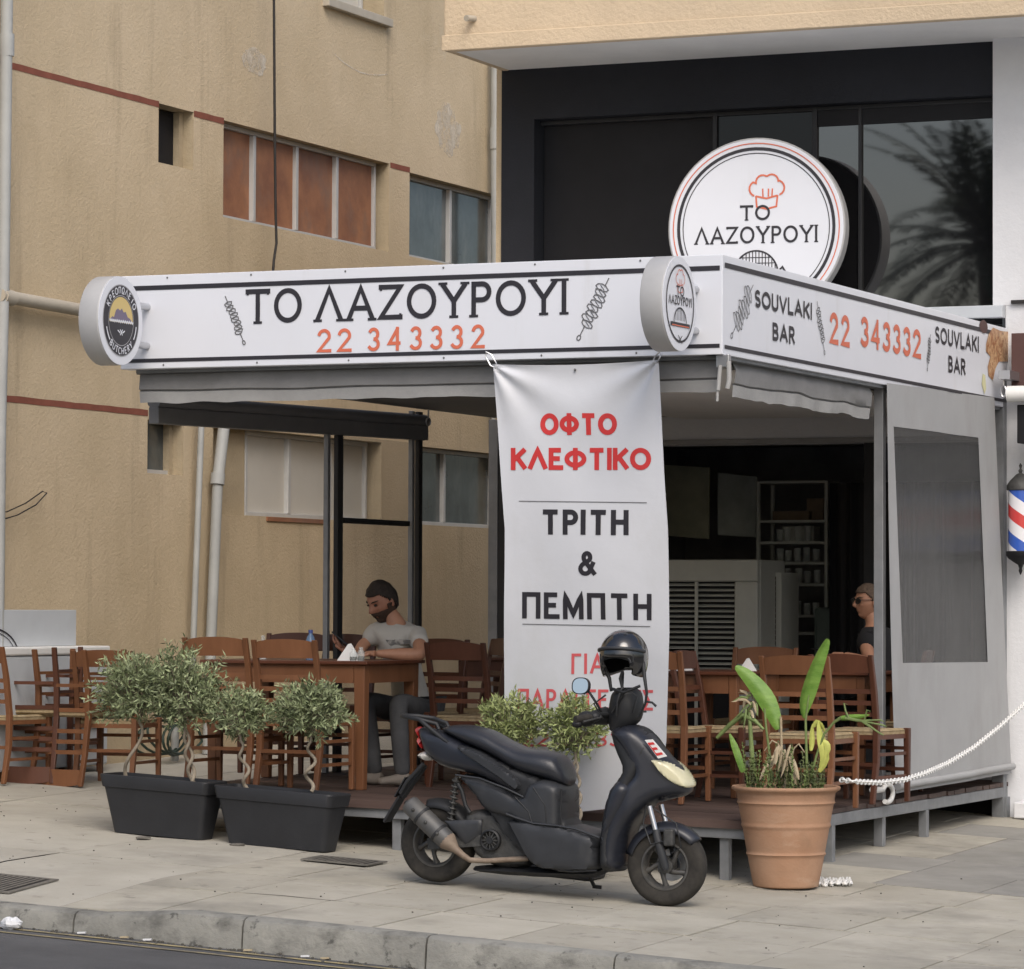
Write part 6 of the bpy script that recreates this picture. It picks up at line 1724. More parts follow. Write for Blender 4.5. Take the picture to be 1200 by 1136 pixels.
RW = .5*((Zp(1006, 705)-Zp(1006, 977)).length)
fc, ftr, fty = wheel(fw_.x, fw_.z, RW, .112, steer=R(5)); rc, rtr, rty = wheel(rw_.x, rw_.z, RW, .118)
mb = MB(); mb.lathe([(.050, .070), (.085, .070), (.085, .066), (.050, .066)], fc, 'y', 40, close=False)
for k in range(10): 
    a = k*.628; mb.ball(fc+Vector((.067*math.cos(a), .071, .067*math.sin(a))), (.006, .002, .006), 6, 4)
mb.build('brake_disc', MT['chrome'], scooter, smooth=40)
# engine, swing arm, transmission
puff('engine', [(330,660),(400,650),(520,690),(560,800),(540,850),(430,850),(370,815),(345,760),(330,700)], .10, MT['engine'], edge=.03, it=1)
mb = MB(); mb.tube([(rw_.x+.28, SY+.02, rw_.z+.02), (rw_.x, SY+.09, rw_.z)], [.05, .04], 12); mb.beam((rw_.x-.02, SY-.085, rw_.z), (rw_.x+.34, SY-.095, rw_.z+.03), .03, .06); mb.build('swing_arm', MT['engine'], scooter, smooth=40)
c_ = Zp(412, 757, SY-.12); mb = MB(); mb.lathe([(.0, -.008), (.018, -.010), (.022, -.004)], c_, 'y', 24); mb.lathe([(.058, .04), (.058, -.004), (.050, -.010), (.044, -.002), (.044, .03)], c_, 'y', 36, close=False)
mb.build('fan_cover', MT['scoot_black'], scooter, smooth=40)
mb = MB()
for k in range(12): a = k*.5236; mb.beam(c_+Vector((.02*math.cos(a), -.002, .02*math.sin(a))), c_+Vector((.046*math.cos(a), -.002, .046*math.sin(a))), .005, .006, up=(0,1,0))
mb.build('fan_grille', MT['engine'], scooter)
# lower triangular plate behind the muffler
puff('side_plate', [(258,692),(385,686),(382,735),(330,770),(290,735)], .012, MT['scoot_grey'], center=-.105, edge=.01, it=0)
# underside and main body
puff('core_cover', [(380,560),(520,600),(655,600),(665,700),(780,760),(775,858),(560,845),(430,700)], .13, MT['scoot_black'], edge=.02, it=1)
puff('under_cover', [(345,840),(560,850),(780,850),(775,872),(740,886),(560,882),(360,866)], .13, MT['scoot_black'], edge=.02, it=1)
puff('footboard', [(470,690),(500,678),(560,690),(640,700),(700,712),(782,742),(780,800),(775,862),(680,870),(600,858),(560,840),(530,790),(500,730)], .180, MT['scoot_grey'], edge=.022, it=1, crown_=.01)
puff('body_panel', [(290,535),(380,542),(470,575),(525,612),(545,560),(600,545),(662,570),(662,650),(662,745),(600,750),(540,725),(490,690),(400,668),(352,600)], .165, MT['scoot_grey'], edge=.035, it=1, crown_=.01, taper=lambda u, v: .78+.22*min(1, u*1.6))
puff('underseat', [(420,470),(520,520),(600,550),(664,572),(664,640),(640,700),(540,650),(500,600),(450,560),(400,520)], .15, MT['scoot_black'], edge=.03, it=1, taper=lambda u, v: .85+.15*u)
puff('tail_panel', [(158,375),(215,388),(262,398),(340,438),(450,488),(530,552),(522,618),(450,578),(380,545),(290,525),(240,512),(185,470),(166,420)], .155, MT['scoot_blue'], edge=.045, it=1, crown_=.012, taper=lambda u, v: .62+.38*min(1, u*1.4))
puff('tail_stripe', [(300,432),(380,455),(470,510),(530,560),(520,600),(455,548),(380,500),(320,462)], .178, MT['scoot_grey'], edge=.010, it=2, step=.010, taper=lambda u, v: .90+.10*min(1, u*1.4))
for pts_, r_, m_ in (([(300,538),(380,549),(470,583),(528,612)], .006, 'scoot_grey'), ([(470,668),(500,680),(560,700),(640,708),(700,718),(782,748)], .007, 'scoot_grey'), ([(500,612),(545,660),(560,715)], .004, 'scoot_black'), ([(655,585),(652,650),(655,715)], .005, 'scoot_black'), ([(560,580),(600,640),(605,700)], .0035, 'scoot_black'), ([(530,800),(600,846),(690,862),(772,858)], .005, 'scoot_black')):
    mb = MB(); mb.tube([Zp(a_, b_2, SY-.158) + Vector((0, .158-.176, 0))*0 + Vector((0, -.014, 0)) for a_, b_2 in pts_], r_, 6); mb.build('panel_edge', MT[m_], scooter, smooth=60)
# seat: loft
def loft(name, secs, m, parent=None, n=20, cl=4, power=2.4):
    """secs: (zx_top, zy_top, zx_bot, zy_bot, halfwidth); closed rounded sections joined into one skin"""
    mb = MB(); S_ = []
    K = []
    for i in range(len(secs)-1):
        for j in range(cl): t = j/cl; K.append([a+(b2-a)*t for a, b2 in zip(secs[i], secs[i+1])])
    K.append(list(secs[-1]))
    for _ in range(2): K = [K[0]] + [[(K[i-1][q]+2*K[i][q]+K[i+1][q])/4 for q in range(5)] for i in range(1, len(K)-1)] + [K[-1]]
    vs = []
    for a in K:
        T_ = Zp(a[0], a[1], SY-a[4]*.5); B_ = Zp(a[2], a[3], SY-a[4]*.5); T_.y = B_.y = SY; c = (T_+B_)/2; v = (T_-B_)/2
        for k in range(n):
            an = 2*math.pi*k/n; ca, sa = math.cos(an), math.sin(an)
            f = lambda x: math.copysign(abs(x)**(2/power), x)
            vs.append(c + v*f(sa) + Vector((0, a[4]*f(ca), 0)))
    fs = [(i*n+k, i*n+(k+1)%n, (i+1)*n+(k+1)%n, (i+1)*n+k) for i in range(len(K)-1) for k in range(n)]
    fs += [tuple(range(n)), tuple((len(K)-1)*n+k for k in range(n))]
    mb.add(vs, fs); return mb.build(name, m, scooter if parent is None else parent, smooth=50)
loft('seat', [(258,380,262,392,.05),(275,372,285,405,.10),(330,370,330,432,.125),(400,388,395,462,.135),(450,420,445,488,.14),(520,452,510,530,.15),(600,458,600,556,.15),(640,472,648,572,.135),(668,520,668,574,.10),(682,556,676,574,.05)], MT['seat_vinyl'])
# front: leg shield, apron, beak
puff('leg_shield', [(800,385),(850,372),(890,372),(930,400),(965,455),(905,560),(880,640),(850,700),(835,780),(850,862),(775,868),(778,740),(800,600),(838,545),(852,520),(825,460)], .17, MT['scoot_black'], edge=.05, it=1, taper=lambda u, v: .72+.28*min(1, (1-v)*1.6))
puff('front_fairing', [(800,388),(868,368),(905,380),(940,410),(985,470),(1040,520),(1068,575),(1062,606),(1010,612),(955,625),(905,672),(870,720),(850,790),(848,860),(800,864),(790,760),(812,640),(868,560),(900,530),(855,450)], .160, MT['scoot_blue'], edge=.045, it=2, crown_=.0, taper=lambda u, v: (1.08-.56*max(0, u-.35)/.65)*(.85+.15*(1-v)))
puff('inner_shield', [(842,540),(905,570),(880,640),(845,700),(815,770),(800,862),(776,860),(782,730),(806,600)], .185, MT['scoot_blue'], edge=.05, it=1)
puff('headlight', [(944,482),(975,484),(1005,496),(1042,530),(1066,570),(1060,588),(1018,572),(978,535)], .152, MT['headlamp'], edge=.016, it=2, yo=-.115, step=.010, taper=lambda u, v: 1.0-.43*u)
puff('front_beak', [(985,590),(1068,588),(1064,608),(1020,618),(965,632)], .07, MT['scoot_blue'], edge=.03, it=1)
# front mudguard round the wheel
def fender(c, r0_, r1_, a0, a1, hw, m, name, tr=None, n=26):
    mb = MB(); vs = []; K = 8
    for i in range(n+1):
        a = R(a0+(a1-a0)*i/n); e = max(0, math.sin(math.pi*i/n))**.35
        for k in range(K+1):
            t = -1+2*k/K; rr_ = r1_-(r1_-r0_)*abs(t)**2.4
            vs.append(c+Vector((rr_*math.cos(a), t*hw*(.75+.25*e), rr_*math.sin(a))))
    fs = [(i*(K+1)+k, i*(K+1)+k+1, (i+1)*(K+1)+k+1, (i+1)*(K+1)+k) for i in range(n) for k in range(K)]
    mb.add(vs, fs)
    if tr: mb.v = [tuple(tr @ Vector(v)) for v in mb.v]
    o = mb.build(name, m, scooter, smooth=180); s_ = o.modifiers.new('s', 'SOLIDIFY'); s_.thickness = .004; return o
fender(fc, RW-.03, RW+.020, 38, 165, .078, MT['scoot_blue'], 'front_mudguard', ftr)
fender(rc, RW-.02, RW+.03, 30, 105, .075, MT['scoot_black'], 'rear_mudguard')
# fork legs
for sg in (-1, 1):
    a0 = Zp(965, 640); a1 = fc+Vector((.004, 0, 0)); yy = .085*sg
    mb = MB(); t0 = Vector((a0.x, SY+yy, a0.z)); t1 = Vector((a1.x+.015, SY+yy, a1.z-.0)); md = t0.lerp(t1, .42)
    mb.tube([t0, md], .014, 12); mb.build('fork_tube', MT['chrome'], scooter, smooth=40)
    mb = MB(); mb.tube([md+Vector((0,0,.01)), t0.lerp(t1, .5), t1, t1+(t1-t0).normalized()*.02], [.019, .022, .023, .015], 14); mb.build('fork_leg', MT['scoot_grey'], scooter, smooth=40)
q = Zp(1010, 745, SY-.11); mb = MB(); mb.box(q.x-.03, q.x+.025, SY-.115, SY-.07, q.z-.05, q.z+.04); mb.build('brake_caliper', MT['engine'], scooter, bevel=.01)
mb = MB(); mb.tube([Zp(935,640,SY-.09), Zp(925,700,SY-.1), Zp(950,770,SY-.1), Zp(1000,760,SY-.11)], .005, 6); mb.tube([Zp(960,650,SY-.1), Zp(1035,700,SY-.12), Zp(1052,780,SY-.11), Zp(1020,800,SY-.1)], .004, 6); mb.build('brake_hose', MT['scoot_black'], scooter, smooth=60)
# exhaust on the near side
ey = -.155
a = Zp(140, 632, SY+ey); b2 = Zp(268, 758, SY+ey); d_ = (b2-a).normalized(); R1 = .052
mb = MB(); mb.tube([a-d_*.006, a, a+d_*.012, a.lerp(b2, .5), b2-d_*.02, b2, b2+d_*.03, b2+d_*.065], [R1*.55, R1*.86, R1, R1*1.06, R1*1.04, R1*.98, R1*.7, R1*.4], 28); mb.build('muffler', MT['muffler'], scooter, smooth=40)
e = b2+d_*.012
mb = MB(); mb.tube([b2-d_*.012, b2+d_*.005, b2+d_*.035, b2+d_*.07, Zp(322,808,SY+ey), Zp(345,823,SY+ey+.01), Zp(400,826,SY+ey+.03), Zp(540,818,SY+ey+.06)], [R1*.99, R1*1.0, R1*.74, R1*.42, .017, .015, .0145, .0145], 16); mb.build('exhaust_pipe', MT['exhaust_rust'], scooter, smooth=50)
for t in (.35, .8):
    mb = MB(); p = a.lerp(b2, t); mb.tube([p-d_*.008, p+d_*.008], R1*1.10, 28); mb.build('clamp', MT['scoot_black'], scooter, smooth=40)
for t in (.22, .55, .85):
    mb = MB(); p = a.lerp(b2, t)+Vector((.0, -R1*1.05, .01)); mb.ball(p, .010, 10, 6); mb.build('bolt', MT['engine'], scooter, smooth=60)
mb = MB(); mb.tube([a-d_*.012+Vector((0,-.02,.0)), a-d_*.002+Vector((0,-.02,0))], .012, 10); mb.build('tail_pipe', MT['black_paint'], scooter)
# rear mudguard arm, plate carrier
mb = MB(); mb.beam(Zp(192, 505), Zp(118, 612), .05, .030); mb.beam(Zp(118, 608), Zp(66, 695), .09, .016, up=(1,0,.6)); mb.build('plate_carrier', MT['scoot_black'], scooter, bevel=.006)
mb = MB(); pq = [Zp(150, 545), Zp(112, 610)]; mb.beam(pq[0]+Vector((-.015,0,0)), pq[1]+Vector((-.012,0,0)), .11, .006, up=(1,0,.6)); mb.build('number_plate', MT['scoot_black'], scooter)
mb = MB(); mb.tube([Zp(190,500,SY-.06), Zp(135,560,SY-.06), Zp(112,600,SY-.06)], .012, 8); mb.tube([Zp(300,560,SY-.10), Zp(318,590,SY-.1), Zp(330,640,SY-.1), Zp(345,665,SY-.1)], .012, 8); mb.build('rear_stay', MT['scoot_black'], scooter, smooth=50)
# shock absorber spring
mb = MB(); s0 = Zp(300, 545, SY-.10); s1 = Zp(280, 700, SY-.09)
mb.tube([s0.lerp(s1, k/60)+Vector((.020*math.cos(k*.9), .020*math.sin(k*.9), 0)) for k in range(61)], .005, 6); mb.tube([s0, s1], .010, 10); mb.build('shock_absorber', MT['engine'], scooter, smooth=50)
# tail light and turn signal
puff('tail_light', [(156,375),(172,385),(185,420),(200,455),(172,452),(160,420)], .075, MT['red_lens'], edge=.02, it=1, yo=-.06)
puff('turn_signal', [(166,462),(196,458),(206,485),(184,494),(160,480)], .10, MT['clear_lens'], edge=.02, it=1, yo=-.09)
# grab rail
for sg in (-1, 1):
    mb = MB(); y_ = sg*.095
    pts = [Zp(122,340)+Vector((0,y_*.2,0)), Zp(150,342)+Vector((0,y_*.8,0)), Zp(200,350)+Vector((0,y_,0)), Zp(225,372)+Vector((0,y_,0)), Zp(262,402)+Vector((0,y_*1.05,0)), Zp(300,428)+Vector((0,y_*1.2,0))]
    mb.tube(pts, [.013, .013, .012, .012, .012, .011], 10); mb.tube([pts[2], Zp(250,366)+Vector((0,y_*.7,0)), Zp(258,385)+Vector((0,y_*.7,0))], .011, 10); mb.tube([pts[4], Zp(268,425)+Vector((0,y_,0))], .010, 8); mb.build('grab_rail', MT['scoot_black'], scooter, smooth=60)
# steering column cover, handlebar, grips, mirror
loft('column_cover', [(810,385,850,400,.06),(800,345,905,360,.085),(805,300,912,315,.10),(812,268,905,262,.10),(835,246,890,246,.06)], MT['scoot_black'], power=2.2)
for sg in (-1, 1):
    mb = MB(); h0 = Zp(820, 335); h1 = Zp(735, 355, SY-.30) if sg < 0 else Zp(900, 300, SY+.30)
    h0.y = SY+.05*sg
    if sg < 0: h1 = Vector((h0.x-.085, SY-.30, h0.z-.02))
    else: h1 = Vector((h0.x+.03, SY+.30, h0.z+.02))
    mb.tube([h0, h0.lerp(h1, .4)+Vector((0,0,.012)), h1], .012, 10); mb.build('handlebar', MT['scoot_black'], scooter, smooth=50)
    mb = MB(); d2 = (h1-h0).normalized(); mb.tube([h1-d2*.12, h1-d2*.11, h1-d2*.005, h1], [.017, .019, .019, .015], 14); mb.build('grip', MT['rubber'], scooter, smooth=50)
    mb = MB(); mb.ball(h1-d2*.155, (.035, .035, .028), 12, 8); mb.build('switch_housing', MT['scoot_black'], scooter, smooth=60)
    mb = MB(); l0 = h1-d2*.16+Vector((.03,0,.0)); mb.tube([l0, l0+Vector((.035,0,0))+d2*.05, h1+Vector((.045,0,-.012))], [.006, .005, .006], 8); mb.build('brake_lever', MT['engine'], scooter, smooth=50)
gq = Zp(735, 350, SY-.12); mb = MB(); mb.ball(gq, (.05, .05, .042), 14, 9); mb.ball(Zp(705, 368, SY-.15), (.030, .028, .020), 12, 8); mb.tube([gq, Zp(800, 340)], [.03, .05], 12); mb.build('lever_guard', MT['scoot_black'], scooter, smooth=60)
mc = Zp(716, 240, SY-.17); mdir = Vector((-.20, -.90, .10)).normalized()
msx = Vector((0,0,1)).cross(mdir).normalized(); msy = mdir.cross(msx)
def mell(r1_, r2_, o, n=26): return [mc+mdir*o+msx*(r1_*math.copysign(abs(math.cos(2*math.pi*k/n))**.8, math.cos(2*math.pi*k/n)))+msy*(r2_*math.copysign(abs(math.sin(2*math.pi*k/n))**.8, math.sin(2*math.pi*k/n))) for k in range(n)]
mb = MB(); lv = [mell(.02,.016,-.035), mell(.045,.036,-.028), mell(.056,.045,-.008), mell(.056,.045,.004), mell(.050,.040,.006)]
mb.add([p for l in lv for p in l], [(i*26+k, i*26+(k+1)%26, (i+1)*26+(k+1)%26, (i+1)*26+k) for i in range(4) for k in range(26)]+[tuple(range(26))]); mo = mb.build('mirror_housing', MT['scoot_black'], scooter, smooth=50)
mb = MB(); mb.add(mell(.050,.040,.0045), [tuple(range(26))]); mb.build('mirror_glass', MT['mirror'], mo)
mb = MB(); mb.tube([mc-mdir*.03+Vector((0,0,-.01)), Zp(745,262,SY-.15), Zp(770,300,SY-.12), Zp(790,335,SY-.08)], .007, 8); mb.build('mirror_stem', MT['scoot_black'], scooter, smooth=50)
mb = MB(); mb.tube([Zp(835,340,SY-.1), Zp(838,290,SY-.13), Zp(856,240,SY-.1), Zp(858,195,SY-.05)], .006, 6); mb.tube([Zp(820,330,SY-.1), Zp(870,250,SY-.12), Zp(905,275,SY-.1), Zp(890,330,SY-.09)], .005, 6); mb.tube([Zp(790,350,SY-.1), Zp(760,300,SY-.14), Zp(800,270,SY-.12)], .005, 6); mb.build('control_cables', MT['scoot_black'], scooter, smooth=60)
# sticker with a red E
stq = [Zp(930,421,SY-.150), Zp(955,419,SY-.150), Zp(1003,476,SY-.140), Zp(975,483,SY-.140)]
def stf(u, v, o=0.0):
    a = stq[0].lerp(stq[1], v); b2 = stq[3].lerp(stq[2], v); n_ = Vector((0,-1,0))
    return a.lerp(b2, u)+n_*o
mb = MB(); vs_ = [stf(0,0,.0), stf(1,0,.0), stf(1,1,.0), stf(0,1,.0)]; mb.add(vs_+[v+Vector((0,.01,0)) for v in vs_], [(0,1,2,3),(7,6,5,4),(0,4,5,1),(1,5,6,2),(2,6,7,3),(3,7,4,0)]); so_ = mb.build('learner_sticker', MT['white_plastic'], scooter)
mb = MB()
for s__ in ([(.22,.86),(.22,.14),(.80,.14),(.80,.86)], [(.5,.14),(.5,.75)]): ribbon(mb, s__, .13, lambda u, v: stf(u, v, .002))
mb.build('letter', MT['banner_red'], so_)
# side stand
mb = MB(); k0 = Zp(735, 858, SY+.02); k1 = grd(697, 1040); k1.z = gz(k1.x, k1.y)
k1 = at(697, 1040, Y=SY+.10); k1.z = max(k1.z, gz(k1.x, k1.y)+.004)
mb.tube([k0, k1], .010, 8); mb.tube([k1+Vector((-.012,0,.004)), k1+Vector((.035,.01,.0))], .010, 8); mb.tube([Zp(745,870), Zp(763,875)], .012, 8); mb.build('side_stand', MT['scoot_black'], scooter, smooth=50)
# helmet hung on the handlebar, with dangling straps
hc = Zp(860, 140, SY-.06); hel = empty('helmet', hc, 'glossy black open helmet with goggles hanging on the scooter handlebar', 'helmet')
mb = MB(); vs = []; fs = []; NU, NV = 36, 20
hr = (Zp(776,140,SY-.06)-Zp(943,140,SY-.06)).length/2*.97
for i in range(NV+1):
    t = math.pi*.68*i/NV
    for k in range(NU):
        a = 2*math.pi*k/NU
        flare = 1+.05*max(0, t-1.3); d_ = Vector((math.sin(t)*math.cos(a)*hr*.93, math.sin(t)*math.sin(a)*hr*1.05, math.cos(t)*hr*1.02*flare))
        if t > 1.35: d_.z -= (t-1.35)*.065*max(0, abs(math.cos(a))-.35)
        vs.append(hc+d_)
fs = [(i*NU+k, (i+1)*NU+k, (i+1)*NU+(k+1)%NU, i*NU+(k+1)%NU) for i in range(NV) for k in range(NU)]
# open the face: drop faces low on the camera side
keep = []
for f in fs:
    c = sum((Vector(vs[i]) for i in f), Vector())/4-hc
    if c.z < -.005-.02*abs(c.x)/hr and abs(c.x) < hr*.62 and c.y < 0: continue
    keep.append(f)
mb.add(vs, keep); o_ = mb.build('shell', MT['helmet'], hel, smooth=180); s_ = o_.modifiers.new('s', 'SOLIDIFY'); s_.thickness = .018; s_.offset = -1
mb = MB(); mb.tube([hc+Vector((hr*.93*math.cos(a), -hr*1.03*abs(math.sin(a))-.004, .022+.022*math.sin(a))) for a in [math.pi*(.04+.92*i/20) for i in range(21)]], .009, 8); mb.build('visor_trim', MT['scoot_grey'], hel, smooth=60)
mb = MB(); mb.tube([hc+Vector((hr*.6*math.cos(a), -hr*.82, -.035+.045*math.sin(a))) for a in [math.pi*(.0+1.0*i/14) for i in range(15)]], .007, 8)
mb.grid(lambda u, v: hc+Vector((hr*(.70)*(2*u-1), -hr*.72-.02*math.sin(math.pi*u), .012-.045*v*(1-.5*math.sin(math.pi*u)))), 12, 4); mb.build('inner_padding', MT['scoot_black'], hel, smooth=60)
mb = MB(); mb.tube([hc+Vector((-hr*.83,-.02,-.04)), Zp(812,215,SY-.10), Zp(818,258,SY-.09)], [.012, .010, .008], 8)
mb.tube([hc+Vector((hr*.85,-.02,-.03)), Zp(930,215,SY-.10), Zp(937,265,SY-.12), Zp(932,300,SY-.1), Zp(912,340,SY-.08), Zp(905,345,SY-.08)], [.012, .010, .008, .007, .006, .005], 8)
mb.tube([Zp(935,292,SY-.1), Zp(955,296,SY-.1), Zp(968,308,SY-.1)], [.006, .006, .007], 8); mb.tube([Zp(822,250,SY-.1), Zp(860,262,SY-.12), Zp(915,240,SY-.1)], .008, 8)
mb.build('strap', MT['scoot_black'], hel, smooth=60)
mb = MB(); q = hc+Vector((.0, -.045, -.075)); mb.tube([Zp(856,190,SY-.1), Zp(848,215,SY-.1), Zp(856,250,SY-.1)], .009, 8); mb.build('cord', MT['scoot_black'], hel, smooth=60)

# ================================================================ PEOPLE
def skin_mesh(name, joints, edges, m, parent, root_i=0, sub=2, smooth=True):
    me = bpy.data.meshes.new(name); me.from_pydata([tuple(j[0]) for j in joints], edges, []); me.materials.append(m)
    o = link(name, me, parent)
    sk = o.modifiers.new('skin', 'SKIN'); sk.use_smooth_shade = True
    lay = me.skin_vertices[0] if me.skin_vertices else None
    if lay is None:
        bm = bmesh.new(); bm.from_mesh(me); bm.verts.layers.skin.verify(); bm.to_mesh(me); bm.free(); lay = me.skin_vertices[0]
    for i, j in enumerate(joints):
        r_ = j[1]; lay.data[i].radius = (r_, r_) if not isinstance(r_, tuple) else r_
        lay.data[i].use_root = (i == root_i)
    ss_ = o.modifiers.new('sub', 'SUBSURF'); ss_.levels = sub; ss_.render_levels = sub
    return o
def head_pt(a, t):
    """unit head: face towards -y; a azimuth, t polar"""
    x, y, z = math.sin(t)*math.cos(a), math.sin(t)*math.sin(a), math.cos(t)
    front = max(0, -y)
    jaw = max(0, -z-.1)
    sx_, sy_, sz_ = .074, .092, .118
    X_, Y_, Z_ = x*sx_*(1-.36*jaw), y*sy_*(1-.18*jaw*(y > 0)), z*sz_
    if y < 0: Y_ *= .93
    # brow, nose, eye sockets, lips, chin
    g = lambda cx_, cz_, w_, h_: math.exp(-((X_-cx_)/w_)**2-((Z_-cz_)/h_)**2)*(1 if y < 0 else 0)
    Y_ -= .030*g(0, -.016, .011, .016) + .018*g(0, .008, .008, .020)
    Y_ -= .006*g(0, .034, .05, .008); Y_ += .010*g(.030, .016, .014, .010)+.010*g(-.030, .016, .014, .010)
    Y_ -= .008*g(0, -.050, .020, .007); Y_ += .004*g(0, -.058, .018, .003); Y_ -= .012*g(0, -.085, .022, .016); Y_ -= .004*g(.040, -.010, .016, .014)+.004*g(-.040, -.010, .016, .014)
    return Vector((X_, Y_, Z_))
def head(parent, c, rot_, skinm, hairm, beardm=None, glasses=False, hairlen=1.0, scale=1.0):
    M_ = Matrix.Translation(c) @ rot_.to_4x4() @ Matrix.Scale(scale, 4)
    NU, NV = 56, 40
    def shell(off, cond, m, name, bumpy=0.0):
        vs = []; fs = []
        for i in range(NV+1):
            for k in range(NU):
                p = head_pt(2*math.pi*k/NU, math.pi*i/NV)
                o_ = off*(1+bumpy*noise.noise(p*45)) if off else 0
                vs.append(M_ @ (p+p.normalized()*o_))
        ok = []
        for i in range(NV):
            for k in range(NU):
                f = (i*NU+k, (i+1)*NU+k, (i+1)*NU+(k+1)%NU, i*NU+(k+1)%NU)
                p = head_pt(2*math.pi*(k+.5)/NU, math.pi*(i+.5)/NV)
                if cond(p): ok.append(f)
        mb = MB(); mb.add(vs, ok); return mb.build(name, m, parent, smooth=180)
    shell(0, lambda p: True, skinm, 'face')
    # hair: all of the skull above a hairline that drops from the forehead to the nape
    hl = lambda p: p.z > (.062 if p.y < -.045 else (.062-(p.y+.045)*1.25 if p.y < .03 else -.055)) 
    h_ = shell(.010*hairlen, hl, hairm, 'hair', .5); s_ = h_.modifiers.new('s', 'SOLIDIFY'); s_.thickness = .009; s_.offset = -1
    if beardm:
        br = lambda p: (p.z < -.030 and p.y < .015 and not (abs(p.x) < .017 and -.058 < p.z < -.046)) or (p.z < .0 and -.025 < p.y < .012)
        b_2 = shell(.009, br, beardm, 'beard', .6); s_ = b_2.modifiers.new('s', 'SOLIDIFY'); s_.thickness = .008; s_.offset = -1
    for sg in (-1, 1):
        mb = MB(); ec = Vector((sg*.076, .006, -.002)); mb.ball((0,0,0), (.009, .017, .030), 14, 10, Matrix.Rotation(sg*.25, 3, 'Z')); mb.v = [tuple(M_ @ (Vector(v)+ec)) for v in mb.v]; mb.build('ear', skinm, parent, smooth=180)
        mb = MB(); mb.ball((0,0,0), (.012, .008, .0065), 12, 8); mb.v = [tuple(M_ @ (Vector(v)+Vector((sg*.030, -.077, .016)))) for v in mb.v]; mb.build('eye', MT['hair_dark'], parent, smooth=180)
        mb = MB(); mb.tube([M_ @ Vector((sg*(.014+.012*k), -.088+.004*k*k*.9, .034+.004*(k > 0)-.002*(k == 3))) for k in range(4)], [.003, .0045, .004, .002], 6); mb.build('eyebrow', hairm, parent, smooth=60)
    if glasses:
        mb = MB()
        for sg in (-1, 1):
            mb.add([M_ @ Vector((sg*.033+.026*math.cos(k*.5236), -.098+.010*abs(.026*math.cos(k*.5236)/.026)*(1 if sg*math.cos(k*.5236) > 0 else 0), .014+.021*math.sin(k*.5236))) for k in range(12)], [tuple(range(12))])
            mb.tube([M_ @ Vector((sg*.058, -.088, .020)), M_ @ Vector((sg*.078, -.03, .018)), M_ @ Vector((sg*.078, .01, .010))], .0025, 6)
        mb.tube([M_ @ Vector((-.058, -.092, .024)), M_ @ Vector((0, -.100, .024)), M_ @ Vector((.058, -.092, .024))], .003, 6)
        g_ = mb.build('sunglasses', MT['dark_plastic'], parent, fix=False); s_ = g_.modifiers.new('s', 'SOLIDIFY'); s_.thickness = .002
def hand(parent, wrist, fwd, up, m, curl=.5, side=1, name='hand', s_=1.0):
    """palm and five fingers; fwd along the palm, up the back of the hand"""
    f = Vector(fwd).normalized(); u = (Vector(up)-f*Vector(up).dot(f)).normalized(); r_ = f.cross(u)*side; w_ = Vector(wrist)
    J = [(w_, .024*s_), (w_+f*.035*s_, (.034*s_, .020*s_)), (w_+f*.075*s_, (.036*s_, .017*s_))]; E_ = [(0,1),(1,2)]
    skin_mesh(name, J, E_, m, parent, 1)
    for k, (off, L_) in enumerate(((-.030, .070), (-.010, .080), (.011, .076), (.030, .060))):
        b0 = w_+f*.070*s_+r_*off*s_; pts = [b0]; d = f.copy(); 
        for j, fr in enumerate((.42, .32, .26)):
            ang = curl*(.5+.35*j); d = (d*math.cos(ang)-u*math.sin(ang)).normalized(); uu = (u*math.cos(ang)+f*math.sin(ang)); pts.append(pts[-1]+d*L_*fr*s_)
        skin_mesh('finger', [(p, (.0095-.0012*i)*s_) for i, p in enumerate(pts)], [(i, i+1) for i in range(3)], m, parent, 0, 1)
    b0 = w_+f*.025*s_-r_*.026*s_; pts = [b0, b0+(f*.6-r_*.6-u*.3).normalized()*.035*s_, b0+(f*.9-r_*.5-u*.4).normalized()*.062*s_, b0+(f*1.0-r_*.2-u*.5).normalized()*.085*s_]
    skin_mesh('thumb', [(p, (.0115-.001*i)*s_) for i, p in enumerate(pts)], [(i, i+1) for i in range(3)], m, parent, 0, 1)
# --- man in the grey t shirt
mY = ty0+.97
A_ = lambda px, py, y=mY: at(px, py, Y=y)
man = empty('person', A_(505, 850, mY+.05), 'bearded man in a pale grey t shirt sitting at the table, looking at a phone', 'person')
pel = A_(486, 832, mY+.12); chest = A_(467, 757, mY+.04); nk = A_(463, 725, mY+.03); waist = A_(482, 800, mY+.10)
hd = A_(448, 706, mY+.01)
ns = A_(492, 744, mY+.0); fs_ = A_(434, 741, mY+.03)       # near and far shoulder
# t shirt: torso and sleeves as one skin
ne = A_(493, 768, mY-.20); nw = A_(440, 766, mY-.30)
fe = A_(419, 767, mY-.10); fwp = A_(405, 763, mY-.26)
J = [(pel+Vector((-.02,0,.03)), (.145, .125)), (waist, (.140, .115)), (chest+Vector((.0,0,-.02)), (.180, .125)), (A_(463, 737, mY+.05), (.135, .105)), (nk+Vector((0,.005,-.028)), .070),
     (ns+Vector((-.03,.02,-.01)), .076), (ns.lerp(ne, .50), .060), (fs_+Vector((.03,.0,-.01)), .074), (fs_.lerp(fe, .50), .058)]
tee = skin_mesh('t_shirt', J, [(0,1),(1,2),(2,3),(3,4),(3,5),(5,6),(3,7),(7,8)], MT['tshirt'], man, 1)
